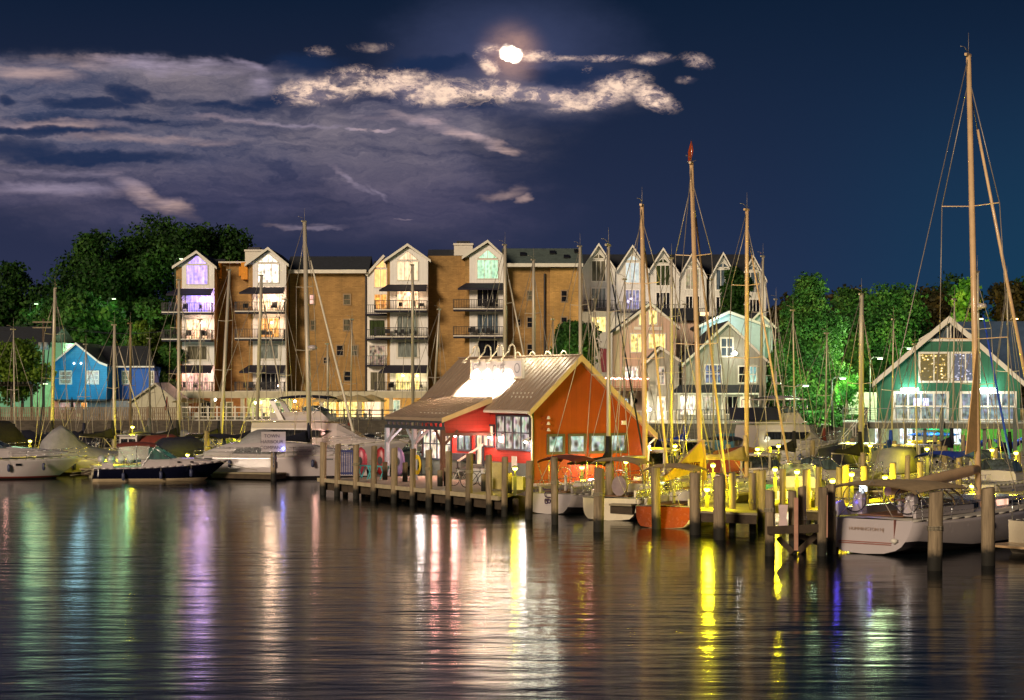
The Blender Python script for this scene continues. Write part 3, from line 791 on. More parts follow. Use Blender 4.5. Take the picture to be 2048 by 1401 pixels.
window(hC, 1411, 731, 1442, 766, 178, 178, 4, 2, lit('dark room with blue strips', (.5, .65, 1, 1), .5, 31, .95, .8), fr=.12)
window(hC, 1500, 734, 1512, 765, 178, 178, 2, 2, lit('turquoise room', (.5, 1, .95, 1), .6, 32, .8, .5), fr=.12); window(hC, 1478, 734, 1490, 765, 178, 178, 1, 2, Gdark, fr=.12)
for a, b_, p in ((1360, 1388, Lwhite), (1400, 1430, lit('kitchen room', (1, .9, .66, 1), .9, 33, .9, .7)), (1445, 1475, Gdark), (1480, 1500, Lpeach)): window(hC, a, 794, b_, 828, 178, 177.9 if a == 1360 else 178, 3, 1, p, fr=.12, name='glazed_door')
s = MB(); x0, x1 = wx(1346, 178), wx(1512, 178)
s.extrude([(x0 - .5, 174.6, wz(786, 178)), (x0 + .6, 178, wz(770, 178)), (x0 + .6, 178, wz(786, 178))], (x1 - x0, 0, 0), mroof); s.box(x0 - .5, x1, 174.5, 174.7, wz(789, 178), wz(786, 178), mtrim); hC.part('porch_roof', s)
s = MB()
for px in (1350, 1395, 1438, 1478, 1508): s.box(wx(px, 178), wx(px, 178) + .22, 174.8, 175.0, GZ, wz(788.5, 178), mtrim)
hC.each('porch_post', s)
s = MB(); z = wz(840, 178); railing(s, x0, x1, 174.3, z, z + 1, mblack, 30); hC.part('railing', s)
g = MB(); g.ball(wp(1470, 707, 177.4), .2, emis('gable lamp', (1, .95, .85, 1), 8)); hC.part('wall_lamp', g); hC.light(wp(1470, 707, 177), (1, .95, .85), 60, .15)
hC.light(wp(1400, 800, 175.5), (1, .9, .7), 120, .2); hC.light(wp(1370, 800, 176.5), (1, .9, .7), 90, .2)
hD = gable_house('house', 'pale blue gabled house behind, left of the furled mast, with one lit square window', 196, 206, 1402, 1530, 1457, 626, 652, 850, mpaleblue, mroof, 652)
window(hD, 1424, 658, 1437, 670, 196, 196, 1, 1, lit('white square light', (.75, .8, 1, 1), 1.6, 35, .2, .2), fr=.1); hD.light(wp(1440, 648, 194), (.6, .9, 1), 160, .3)
hD2 = gable_house('house', 'pale house end with a low white gable showing right of the wide grey house', 197, 206, 1494, 1545, 1518, 627, 652, 850, mpaleblue, mroof, 652)
hE = Thing('low_building', 'low building under a long dark roof behind the tan house', 'building', (wx(1370, 204), 204, GZ), world=True)
s = MB(); s.box(wx(1300, 204), wx(1402, 204), 204, 214, GZ, wz(640, 204), mtan); hE.part('wall', s)
s = MB(); s.extrude([(wx(1296, 204), 203, wz(642, 204)), (wx(1296, 204), 212, wz(611, 204)), (wx(1296, 204), 222, wz(642, 204))], (wx(1408, 204) - wx(1296, 204), 0, 0), mroof); hE.part('roof', s)
g = MB(); g.box(wx(1400, 203), wx(1416, 203), 202.6, 203, wz(632, 203), wz(625, 203), emis('orange sign glow', (1, .55, .2, 1), 1.6)); hE.part('lit_sign', g)

# ------------------------------------------------------------------ green boathouse
YB = 150.0
mgreen = siding('green boards', C(8, 98, 68), 'h', .62, depth=.5, var=.12)
mlime = mat('lime wall', C(120, 214, 90), .7, var=.12)
mslate = mat('blue slate roof', C(62, 84, 110), .8, var=.25, scale=1.5)
bh = Thing('boathouse', 'green gabled boathouse with white framed windows raised on posts over the dock', 'building', (wx(1895, YB), YB, GZ), world=True)
X0, X1, XP = wx(1756, YB), wx(2036, YB), wx(1898, YB); zE, zP, zD = wz(762, YB), wz(640, YB), wz(843, YB)
s = MB(); s.extrude([(X0, YB, zD), (X1, YB, zD), (X1, YB, zE), (XP, YB, zP), (X0, YB, zE)], (0, 14, 0), mgreen); bh.part('wall', s)
s = MB()
for x, sg_ in ((X0, -1), (X1, 1)):
    k = (zP - zE) / (XP - x); xo = x + sg_ * .35; zo = zE + k * (xo - x)
    s.extrude([(xo, YB - .5, zo), (XP, YB - .5, zP), (XP, YB - .5, zP + .3), (xo, YB - .5, zo + .25)], (0, 14.6, 0), mslate)
s.extrude([(wx(1925, YB), YB + 6, wz(760, YB)), (wx(1925, YB), YB + 12, wz(634, YB)), (wx(1925, YB), YB + 18, wz(760, YB))], (14, 0, 0), mslate)
bh.part('roof', s)
s = MB()
for x, sg_ in ((X0, -1), (X1, 1)):
    k = (zP - zE) / (XP - x); xo = x + sg_ * .35; zo = zE + k * (xo - x)
    s.extrude([(xo, YB - .5, zo - .22), (XP, YB - .5, zP - .22 + .002 * sg_), (XP, YB - .5, zP + .3), (xo, YB - .5, zo + .2)], (0, -.14, 0), mtrim)
bh.part('bargeboard', s)
# triangular gable light
s = MB(); p_ = MB(); zt, zt2 = wz(680, YB), wz(648, YB)
xa, xb = wx(1854, YB), wx(1942, YB)
s.box(xa - .6, xb + .6, YB - .12, YB, zt - .12, zt + .08, mtrim); s.box(XP - .17, XP - .06, YB - .12, YB, zt, zt2, mtrim); s.box(XP + .06, XP + .17, YB - .12, YB, zt, zt2, mtrim)
s.bar((xa - .5, YB - .06, zt), (XP - .06, YB - .06, zt2 + .1), .12, .2, mtrim); s.bar((xb + .5, YB - .06, zt), (XP + .06, YB - .06, zt2 + .1), .12, .2, mtrim)
fo = bh.part('window', s, label='triangular gable window'); p_.extrude([(xa, YB - .03, zt), (XP, YB - .03, zt), (XP, YB - .03, zt2)], (0, .02, 0), Gblue); p_.extrude([(xb, YB - .03, zt), (XP, YB - .03, zt), (XP, YB - .03, zt2)], (0, .02, 0), Gdark); bh.part('pane', p_, fo)
Lreflect = lit('glass with painted marina lights', (1, .75, .35, 1), 1.6, 40, .95, .6)  # mirrored marina lights painted into the glass as glow
Lreflect2 = lit('glass with painted white lights', (.95, .9, 1, 1), 1.5, 41, .95, .7)
def painted_mirror(name, c1, s1, seed):
    """upper windows: dark glass, mirrored marina lights painted in as small glowing dots"""
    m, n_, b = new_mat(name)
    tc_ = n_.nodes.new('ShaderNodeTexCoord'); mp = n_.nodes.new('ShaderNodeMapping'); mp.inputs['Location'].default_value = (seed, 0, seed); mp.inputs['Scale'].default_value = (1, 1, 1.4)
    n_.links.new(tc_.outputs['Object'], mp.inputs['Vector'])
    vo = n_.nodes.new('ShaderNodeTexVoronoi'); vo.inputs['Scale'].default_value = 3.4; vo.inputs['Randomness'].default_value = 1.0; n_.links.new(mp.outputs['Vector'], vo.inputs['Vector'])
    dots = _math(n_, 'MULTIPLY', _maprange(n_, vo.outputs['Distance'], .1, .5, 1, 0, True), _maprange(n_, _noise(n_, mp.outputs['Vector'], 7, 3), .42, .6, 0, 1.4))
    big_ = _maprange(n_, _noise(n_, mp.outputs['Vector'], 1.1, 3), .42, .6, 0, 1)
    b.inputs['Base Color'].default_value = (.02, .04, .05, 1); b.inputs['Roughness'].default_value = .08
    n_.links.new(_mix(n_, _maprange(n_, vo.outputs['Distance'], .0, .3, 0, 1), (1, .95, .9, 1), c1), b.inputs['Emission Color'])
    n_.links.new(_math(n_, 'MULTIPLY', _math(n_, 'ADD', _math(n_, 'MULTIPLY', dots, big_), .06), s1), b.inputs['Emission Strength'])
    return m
for a, b_, p in ((1842, 1895, painted_mirror('window with painted golden reflections', (1, .62, .1, 1), 2.2, 3)), (1905, 1955, painted_mirror('window with painted white reflections', (.8, .75, 1, 1), 2.0, 9))): window(bh, a, 708, b_, 762, YB, YB, 2, 1, p, fr=.16)
Lshop = lit('cool dim showroom', (.55, .75, .8, 1), .55, 43, .85, .5)
for a, b_ in ((1793, 1893), (1923, 2024)):
    fo = window(bh, a, 788, b_, 838, YB, YB, 4, 2, Lshop, fr=.2)
s = MB()
for a in (1829, 1847): bx(s, a, 797, a + 11, 813, YB, YB - .06, YB - .035, emis('blue screen', (.12, .12, 1, 1), 1.4))
bh.each('screen', s)
for px in (1823, 1975):
    g = MB(); p = wp(px, 780, YB - .5); g.box(p.x - .7, p.x + .7, YB - .55, YB - .15, p.z - .05, p.z + .12, emis('flood lamp', (.85, 1, .95, 1), 18)); bh.part('wall_lamp', g)
    bh.light(p + Vector((0, -.7, -.1)), (.85, 1, .95), 80, .5)
# deck with posts and railing
bh.o.rotation_euler.z = R(-11)
s = MB(); xd0, xd1 = wx(1690, YB), wx(2075, YB); mgd = mat('grey deck timber', C(110, 110, 96), .85, var=.3)
s.box(xd0, xd1, YB - 2.2, YB + 3, zD - .12, zD, mat('deck edge white', C(170, 176, 170), .7)); s.box(xd0, xd1, YB - 2.1, YB - 1.8, zD - .55, zD - .121, mgd); bh.part('deck', s)
s = MB(); railing(s, xd0, xd1, YB - 2.1, zD, zD + 1.05, mat('thin rail grey', C(120, 130, 130), .4, .6), 22)
for q in range(1, 6): s.box(xd0, wx(1755, YB), YB - 2.12, YB - 2.10, zD + q * .17, zD + q * .17 + .025, mblack)
bh.part('railing', s)
for px in (1735, 1882, 2022):
    s = MB(); s.box(wx(px, YB) - .15, wx(px, YB) + .15, YB - 2.5, YB - 2.2, 0, wz(815, YB), mat('tall grey post', C(96, 104, 98), .8)); bh.part('post', s)
for px in (1712, 1762, 1772 + 40, 1850, 1882 + 20, 1935, 1965, 1993, 2040):
    s = MB(); s.box(wx(px, YB) - .13, wx(px, YB) + .13, YB - 1.7, YB - 1.4, 0, zD - .13, mgd); bh.part('post', s)
# lit store under the deck
s = MB(); s.box(wx(1740, YB), wx(1800, YB), YB + 5, YB + 5.2, .3, zD - .2, mat('cream store wall', C(206, 210, 170), .7)); s.box(wx(1800, YB), wx(1880, YB), YB + 5, YB + 5.2, .3, zD - .2, mtrim); s.box(wx(1880, YB), wx(2075, YB), YB + 4.6, YB + 4.8, .3, zD - .2, mlime)
s.box(wx(1740, YB), wx(2075, YB), YB - 1, YB + 5, .2, .55, mgd)
bh.part('store_wall', s)
for a, b_ in ((1753, 1760), (1803, 1838), (1910, 1925)): window(bh, a, 856, b_, 892, YB, YB + 4.6, 1, 1, lit('bright shop light', (.85, .95, 1, 1), 1.8, 45, .7, .3), fr=.1)
for px, c in ((1750, (1, 1, .8)), (1815, (.8, .95, 1)), (1870, (.7, 1, .8)), (1930, (.8, 1, .6)), (1985, (.8, 1, .55)), (2035, (.9, 1, .6))):
    g = MB(); g.ball((wx(px, YB), YB + 1.2, zD - .45), .13, emis('store lamp', (.9, 1, .8, 1), 12)); bh.part('ceiling_lamp', g); bh.light((wx(px, YB), YB + 1.2, zD - .7), c, 60, .2)

# ------------------------------------------------------------------ blue house and neighbours at the left
YL = 214.0
mblue = siding('bright blue boards', C(12, 132, 180), 'z', .25, depth=.12, var=.2)
mblue2 = siding('deep blue boards', C(14, 86, 172), 'z', .25, depth=.12, var=.2)
hb = Thing('house', 'bright blue gabled house with two white framed windows under the dark trees', 'house', (wx(180, YL), YL, GZ), world=True)
s = MB(); X0, X1, XP = wx(108, YL), wx(214, YL), wx(153, YL)
s.extrude([(X0, YL, wz(799, YL)), (X1, YL, wz(799, YL)), (X1, YL, wz(732, YL)), (wx(198, YL), YL, wz(727, YL)), (XP, YL, wz(691, YL)), (X0, YL, wz(727, YL))], (0, 12, 0), mblue); hb.part('wall', s)
s = MB(); bx(s, 214, 733, 298, 799, YL, YL + 3, YL + 12, mblue2); hb.part('wall', s, label='deep blue side wing')
s = MB()
for a, c in (((wx(106, YL), wz(729, YL)), (XP, wz(689, YL))), ((XP, wz(689, YL)), (wx(200, YL), wz(727, YL))), ((wx(200, YL), wz(727, YL)), (wx(216, YL), wz(733, YL)))):
    s.extrude([(a[0], YL - .35, a[1]), (c[0], YL - .35, c[1]), (c[0], YL - .35, c[1] + .22), (a[0], YL - .35, a[1] + .22)], (0, 12.4, 0), mroof)
    s.extrude([(a[0], YL - .36, a[1] - .05), (c[0], YL - .36, c[1] - .05), (c[0], YL - .36, c[1] + .2), (a[0], YL - .36, a[1] + .2)], (0, -.08, 0), mtrim)
s.extrude([(wx(200, YL), YL + 2.6, wz(732, YL)), (wx(165, YL), YL + 9, wz(689, YL)), (wx(165, YL), YL + 15, wz(732, YL))], (wx(300, YL) - wx(200, YL), 0, 0), mroof)
s.box(wx(200, YL), wx(300, YL), YL + 2.4, YL + 2.6, wz(735, YL), wz(732, YL), mtrim)
hb.part('roof', s)
for a, b_, Yw, p in ((121, 142, YL, lit('net curtains', (.75, .8, .6, 1), .35, 50, .6, .5)), (174, 196, YL, lit('net curtains warm', (1, .85, .6, 1), .5, 51, .6, .5)), (235, 245, YL + 3, Gblue), (290, 296, YL + 3, Gdim)): window(hb, a, 744, b_, 767, YL, Yw, 2, 3, p, fr=.14)
s = MB(); bx(s, 108, 799.3, 216, 802, YL, YL - .8, YL + 1, mblack); bx(s, 108, 802.2, 160, 848, YL, YL + .2, YL + .5, mat('shop front pink', C(200, 140, 120), .7)); bx(s, 160, 802.2, 298, 848, YL, YL + .2, YL + .5, mat('shop front grey', C(120, 120, 120), .7)); hb.part('shop_front', s)
window(hb, 162, 806, 173, 818, YL, YL + .2, 1, 1, Lorange); window(hb, 120, 806, 150, 818, YL, YL + .2, 3, 1, lit('dim salmon shop', (1, .6, .5, 1), .6, 52))
for px, c, e_ in ((148, (1, .8, .6), 50), (162, (1, .8, .6), 50)):
    g = MB(); g.ball(wp(px, 727, YL - .2), .12, emis('small bulb', (1, 1, .9, 1), 3), 6); hb.part('wall_lamp', g)
hb.light(wp(150, 770, YL - 5), (.5, .9, 1.0), 700, 1.5)
sh = Thing('shed', 'small white gabled shed between the blue house and the brick block', 'shed', (wx(310, 208), 208, GZ), world=True)
s = MB(); s.extrude([(wx(264, 208), 208, GZ), (wx(352, 208), 208, GZ), (wx(352, 208), 208, wz(803, 208)), (wx(311, 208), 208, wz(770, 208)), (wx(264, 208), 208, wz(806, 208))], (0, 8, 0), mat('white shed', C(190, 184, 160), .8, var=.12)); sh.part('wall', s)
s = MB(); gable_roof(s, wx(264, 208), wx(352, 208), wx(311, 208), wz(803, 208), wz(770, 208), 207.6, 216.4, mat('pale metal roof', C(176, 170, 150), .6)); sh.part('roof', s)
te = Thing('long_building', 'long low building with a slate roof and green lit walls at the far left', 'building', (wx(30, 226), 226, GZ), world=True)
s = MB(); s.box(wx(-140, 226), wx(126, 226), 226, 240, GZ, wz(686, 226), mat('mint plaster', C(110, 170, 140), .8, var=.15)); te.part('wall', s)
s = MB(); s.extrude([(wx(-145, 226), 225, wz(690, 226)), (wx(-145, 226), 233, wz(650, 226)), (wx(-145, 226), 241, wz(690, 226))], (wx(100, 226) - wx(-145, 226), 0, 0), mroof); te.part('roof', s)
for px, py, e_ in ((20, 745, 140), (95, 760, 120), (-60, 745, 80)): te.light(wp(px, py, 220), (.35, 1, .6), e_, 1.2)
s = MB(); s.box(wx(60, 226), wx(120, 226), 225.9, 226, wz(830, 226), wz(770, 226), mat('mint plaster panel', C(130, 200, 150), .8)); te.part('door_panel', s)
pg = Thing('pergola', 'dark timber pergola under the small trees at the far left', 'pergola', (wx(30, 203), 203, GZ), world=True)
s = MB(); mpg = mat('dark timber', C(54, 44, 36), .85)
for px in (-20, 20, 60): s.box(wx(px, 203), wx(px, 203) + .25, 203, 203.25, GZ, wz(768, 203), mpg)
pg.each('post', s); s = MB()
for k in range(12): s.box(wx(-25, 203) + k * .4, wx(-25, 203) + k * .4 + .12, 201.8, 204.8, wz(768, 203), wz(764, 203), mpg)
s.box(wx(-30, 203), wx(68, 203), 202.8, 203, wz(768, 203) - .25, wz(768, 203) - .01, mpg); pg.part('beam', s)

# seawall railing, fence and boardwalk on the left
mrail = mat('weathered rail timber', C(134, 116, 92), .85, var=.3)
def fence(label, px0, px1, Y, top, m, solid=False, step=1.6):
    th = Thing('railing', label, 'railing', (wx((px0 + px1) / 2, Y), Y, GZ), world=True)
    x0, x1 = wx(px0, Y), wx(px1, Y); zt = wz(top, Y); n = max(2, int((x1 - x0) / step))
    s = MB()
    s.box(x0, x1, Y - .07, Y + .07, zt - .1, zt, m)
    for q in (.35, .6): s.box(x0, x1, Y - .03, Y + .03, GZ + (zt - GZ) * q, GZ + (zt - GZ) * q + .07, m)
    s.box(x0, x1, Y - .03, Y + .03, GZ + .2, GZ + .28, m)
    if solid:
        k = x0
        while k < x1 - .15: s.box(k, k + .13, Y + .031, Y + .06, GZ + .15, zt - .12, m); k += .2
    th.part('rails', s)
    s = MB()
    for k in range(n + 1):
        x = x0 + (x1 - x0) * k / n; s.box(x - .07, x + .07, Y - .065, Y + .065, GZ + .25, zt + .08, m)
    th.each('post', s); return th
fence('brown timber railing on the seawall in front of the blue house', 0, 362, 191.2, 815, mrail, True)
fence('pale metal railing on the terrace below the brick block', 362, 560, 193, 814, mtrim, False, .9)
fence('black metal railing on the terrace below the umbrellas', 562, 790, 193, 820, mblack, False, 1.2)

# low lit wall, stair and street behind the boathouse
lw = Thing('garden_wall', 'long pale wall beside the road behind the boathouse trees', 'wall', (wx(1640, 178), 178, GZ), world=True)
s = MB(); s.box(wx(1560, 178), wx(1760, 178), 178, 178.4, GZ, wz(785, 178), mat('pale plaster', C(200, 200, 190), .8)); lw.part('panel', s)
lw.light(wp(1690, 790, 172), (.8, .95, 1), 320, .4); lw.light(wp(1600, 800, 172), (.85, .95, 1), 160, .4)
car = Thing('parked_car', 'dark green car parked in front of the pale wall beyond the trees', 'car', (wx(1655, 173.5), 173.5, GZ))
mcar = mat('car paint', C(36, 74, 62), .25, var=.1, coat=.8)
prof = [(-2.1, .35), (-2.15, .75), (-1.7, .95), (-1.1, 1.02), (-.6, 1.42), (.6, 1.45), (1.2, 1.05), (1.95, .92), (2.15, .7), (2.1, .35)]
s = MB(); s.loft([[(x, y * (1 if z < 1.1 else .82), z) for x, z in prof] for y in (-.85, -.8, .8, .85)], mcar, smooth=False); car.part('body', s)
for x in (-1.35, 1.35):
    for y in (-.88, .88): s = MB(); s.tube((x, y - .1, .33), (x, y + .1, .33), .33, .33, mblack, 14); wh = car.part('wheel', s)
s = MB(); s.extrude([(-1.0, -.72, 1.03), (1.1, -.72, 1.03), (.55, -.72, 1.38), (-.55, -.72, 1.36)], (0, -.02, 0), Gdark); car.part('side_window', s)
# ------------------------------------------------------------------ wharf and the orange building on it
DZ = .85
sdir = Vector((-.5, .866, 0)); vdir = Vector((-.866, -.5, 0)); gdir = -vdir
C0 = Vector((wx(1065, 100), 100, DZ))                     # front corner of the building at deck level
EA = Vector((wx(640, 105), 105, 0)); EB = Vector((wx(1072, 85), 85, 0))
edir = (EB - EA).normalized(); enorm = Vector((-edir.y, edir.x, 0));
if enorm.x < 0: enorm = -enorm
mdeck = mat('deck planks', C(172, 158, 136), .85, var=.25, scale=1.2, stretch=(1, 4, 1))
mdeckd = mat('dark dock timber', C(70, 58, 44), .9, var=.4, scale=2)
mpile = pilewood()
mrub = mat('pale rub rail', C(176, 162, 130), .7, var=.25)
wh = Thing('wharf', 'wooden wharf carrying the orange building, pale rub rail along its edge', 'wharf', (EB.x, EB.y, 0), world=True)
s = MB(); a, b_ = EA, EB + edir * 1.0
b_ = EA + edir * 20
poly = [a, b_, Vector((.9, 96.3, 0)), Vector((13.5, 103.6, 0)), a + enorm * 24]
s.extrude([(p.x, p.y, DZ - .14) for p in poly], (0, 0, .14), mdeck); wh.part('deck', s)
s = MB(); q = enorm * -.05
s.extrude([(a + q) + Vector((0, 0, DZ - .16)), (b_ + q) + Vector((0, 0, DZ - .16)), (b_ + q) + Vector((0, 0, DZ + .04)), (a + q) + Vector((0, 0, DZ + .04))], enorm * -.12, mrub); wh.part('rub_rail', s)
s = MB(); s.extrude([a + enorm * .1 + Vector((0, 0, .25)), b_ + enorm * .1 + Vector((0, 0, .25)), b_ + enorm * .1 + Vector((0, 0, DZ - .15)), a + enorm * .1 + Vector((0, 0, DZ - .15))], enorm * .25, mdeckd)
for k in range(14):
    p = a + (b_ - a) * (k + .5) / 14 + enorm * 1.2; s.tube((p.x, p.y, -.5), (p.x, p.y, DZ - .15), .15, .15, mdeckd)
s.extrude([a + enorm * 2.5 + Vector((0, 0, -.3)), b_ + enorm * 2.5 + Vector((0, 0, -.3)), b_ + enorm * 2.5 + Vector((0, 0, DZ - .15)), a + enorm * 2.5 + Vector((0, 0, DZ - .15))], enorm * .2, mdeckd)
wh.part('under_frame', s)

mred = siding('red clapboards', C(180, 54, 38), 'z', .2, depth=.35, var=.1)
morange = siding('orange boards', C(150, 62, 10), 'h', .3, depth=.12, var=.12)  # gable boards made orange to carry the sodium light on them
mcopper = mat('seamed metal roof', C(168, 146, 124), .5, .25, var=.12, scale=1.0)
mgreyp = mat('grey green base paint', C(98, 104, 96), .8, var=.15)
mpost = mat('brown painted post', C(104, 72, 58), .7, var=.2)
mposg = mat('pale blue grey post', C(150, 158, 168), .7, var=.15)
mframe = mat('olive grey frame', C(76, 76, 62), .6, var=.15)
mdframe = mat('dark slate frame', C(58, 62, 70), .6, var=.15)
# local frame: x along the gable (to the right and away), y back along the side wall, z up
rz = math.atan2(gdir.y, gdir.x)
ob = Thing('restaurant', 'orange gabled wharf building with a floodlit roof sign and open porch', 'building', tuple(C0), rz=rz)
W, L = 7.05, 12.6; ZE = 4.05; ZR = 6.5; ZE2 = 2.75; XR = 2.72      # eave, ridge, far eave, ridge position
k1 = (ZR - ZE) / XR; k2 = (ZR - ZE2) / (W - XR)
s = MB()
s.add([(0, 0, 1.0), (0, L, 1.0), (0, L, ZE), (0, 0, ZE)], [(0, 1, 2, 3)], mred)
s.add([(0, 0, 0), (0, L, 0), (0, L, 1.0), (0, 0, 1.0)], [(0, 1, 2, 3)], mgreyp)
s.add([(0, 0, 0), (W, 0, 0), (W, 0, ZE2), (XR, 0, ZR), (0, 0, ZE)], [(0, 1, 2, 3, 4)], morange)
s.add([(0, L, 0), (W, L, 0), (W, L, ZE2), (XR, L, ZR), (0, L, ZE)], [(0, 1, 2, 3, 4)], mred)
s.add([(W, 0, 0), (W, L, 0), (W, L, ZE2), (W, 0, ZE2)], [(0, 1, 2, 3)], mred)
ob.part('wall', s)
s = MB(); s.extrude([(-.05, -.04, 0), (-.05, .1, 0), (-.05, .1, ZE - .05), (-.05, -.04, ZE - .05)], (.12, 0, 0), mframe)
s.box(W - .1, W + .05, -.05, .1, 0, ZE2 - .05, mframe); ob.part('corner_board', s)
# main roof
th_ = .16
s = MB(); o = .42; of = .45
s.extrude([(-o, -of, ZE - k1 * o), (XR, -of, ZR), (XR, -of, ZR + th_ * 1.3), (-o, -of, ZE - k1 * o + th_)], (0, L + 2 * of, 0), mcopper)
s.extrude([(W + .5, -of, ZE2 - k2 * .5), (XR, -of, ZR + .002), (XR, -of, ZR + th_ * 1.3 - .002), (W + .5, -of, ZE2 - k2 * .5 + th_)], (0, L + 2 * of, 0), mcopper)
k = .3
while k < L + .5:                                            # standing seams
    s.bar((-o + .02, k - of, ZE - k1 * o + th_ + .025), (XR - .03, k - of, ZR + th_ + .03), .025, .05, mcopper); k += .45
s.box(XR - .12, XR + .12, -of, L + of, ZR + th_ + .05, ZR + th_ + .12, mcopper)
for r_ in range(2):                                          # snow guards near the eave
    for j in range(6): s.box(.25 + r_ * .22, .31 + r_ * .22, .6 + j * .4 + r_ * .2, .66 + j * .4 + r_ * .2, ZE + k1 * (.25 + r_ * .22) + th_, ZE + k1 * (.25 + r_ * .22) + th_ + .12, mtrim)
ro = ob.part('roof', s)
s = MB(); mbarge = mat('cream bargeboard', C(214, 186, 132), .6, var=.12)
s.extrude([(-o, -of - .01, ZE - k1 * o - .12), (XR, -of - .01, ZR - .1), (XR, -of - .01, ZR + .24), (-o, -of - .01, ZE - k1 * o + .19)], (0, -.08, 0), mbarge)
s.extrude([(W + .5, -of - .012, ZE2 - k2 * .5 - .12), (XR, -of - .012, ZR - .1), (XR, -of - .012, ZR + .24), (W + .5, -of - .012, ZE2 - k2 * .5 + .19)], (0, -.08, 0), mbarge)
ob.part('bargeboard', s)
s = MB(); s.path([(-.5, -.35, ZE - k1 * o + .02), (-.25, -.25, ZE - .5), (-.1, -.12, ZE - .65), (-.1, -.12, 0.1)], .05, mtrim, 8); s.tube((-.5, -of, ZE - k1 * o + .04), (-.5, 4.3, ZE - k1 * o + .04), .07, .07, mtrim, 8)
s.path([(W + .5, -.3, ZE2 - .5), (W + .2, -.15, ZE2 - .8), (W + .12, -.12, .1)], .05, mtrim, 8)
ob.each('downpipe', s)
# porch roof on posts
PY0, PY1, PX = 4.35, 11.3, -2.95; ZW, ZP = 4.28, 3.24
s = MB(); s.extrude([(0, PY0, ZW), (PX - .1, PY0, ZP - .04), (PX - .1, PY0, ZP + .12), (-.35, PY0, ZW + .1), (0, PY0, ZW + .22)], (0, PY1 - PY0, 0), mcopper)
kk = PY0 + .2
while kk < PY1: s.bar((PX, kk, ZP + .15), (-.4, kk, ZW + .13), .025, .05, mcopper); kk += .45
for j in range(8): s.box(PX + .5, PX + .56, PY0 + .5 + j * .45, PY0 + .56 + j * .45, ZP + .28, ZP + .40, mtrim); s.box(PX + .9, PX + .96, PY0 + .3 + j * .45, PY0 + .36 + j * .45, ZP + .42, ZP + .54, mtrim)
po = ob.part('porch_roof', s)
s = MB(); s.extrude([(0, PY0 - .01, ZW - .1), (PX - .12, PY0 - .01, ZP - .12), (PX - .12, PY0 - .01, ZP + .13), (0, PY0 - .01, ZW + .2)], (0, -.06, 0), mbarge); ob.part('bargeboard', s)
s = MB(); s.add([(0, PY0 + .15, ZW - .15), (PX + .15, PY0 + .15, ZP - .06), (PX + .15, PY0 + .15, 2.55), (0, PY0 + .15, 2.55)], [(0, 1, 2, 3)], mred)
s.box(PX - .05, 0, PY0 + .06, PY0 + .2, 2.4, 2.56, mpost); ob.part('porch_gable', s)
s = MB()
s.box(PX - .08, PX + .08, PY0, PY1, 2.72, 2.9, mdframe); s.box(PX - .06, PX + .06, PY0, PY1, 3.08, 3.2, mdframe)
kq = PY0
while kq < PY1: s.box(PX - .04, PX + .04, kq, kq + .12, 2.9, 3.08, mdframe); kq += .55
for py_ in (PY0 + .1, 7.8, PY1 - .12):
    mp_ = mpost if py_ < 5 else mposg
    s.box(PX - .11, PX + .11, py_ - .11, py_ + .11, 0, 2.72, mp_)
    for dy_ in (-.9, .9):
        if PY0 - .2 < py_ + dy_ < PY1 + .2: s.bar((PX, py_, 1.85), (PX, py_ + dy_, 2.72), .11, .11, mp_)
    s.bar((PX, py_, 1.85), (PX + .9, py_, 2.7), .11, .11, mp_)
ob.part('porch_frame', s)
# windows in the red side wall (x = 0 plane, facing -x)
def swin(y0, y1, z0, z1, n, m_, pane, fr=.1, name='window', rows=1, tilt=0):
    f = MB(); p = MB()
    f.box(-.08, .03, y0 - fr, y0, z0 - fr, z1 + fr, m_); f.box(-.08, .03, y1, y1 + fr, z0 - fr, z1 + fr, m_)
    f.box(-.08, .03, y0, y1, z0 - fr, z0, m_); f.box(-.08, .03, y0, y1, z1, z1 + fr, m_)
    for q in range(1, n): yy = y0 + (y1 - y0) * q / n; f.box(-.07, .03, yy - .06, yy + .06, z0, z1, m_)
    for q in range(1, rows): zz = z0 + (z1 - z0) * q / rows; f.box(-.06, .03, y0, y1, zz - .03, zz + .03, m_)
    p.box(-.02, .01, y0, y1, z0, z1, pane)
    fo = ob.part(name, f); ob.part('pane', p, fo); return fo
Lbar = lit('bar room lit', (1, .62, .42, 1), 1.7, 60, .85, .4); Lbar2 = lit('bar room cool lit', (.85, .85, .7, 1), .8, 61, .95, .5)
swin(.25, 3.7, 1.75, 3.45, 4, mdframe, Lbar2, rows=2)
swin(4.1, 5.2, 1.85, 2.9, 2, mdframe, Lbar); swin(5.35, 5.95, .35, 2.45, 1, mdframe, lit('doorway lit', (1, .72, .45, 1), 1.5, 62, .6, .3), name='door')
swin(6.7, 8.1, 1.55, 2.5, 2, mdframe, lit('greenish counter lit', (.7, .9, .75, 1), .6, 63, .8, .5)); swin(9.0, 12.3, .95, 2.6, 4, mdframe, lit('dining room lit', (1, .8, .55, 1), 1.5, 64, .85, .5), rows=2)
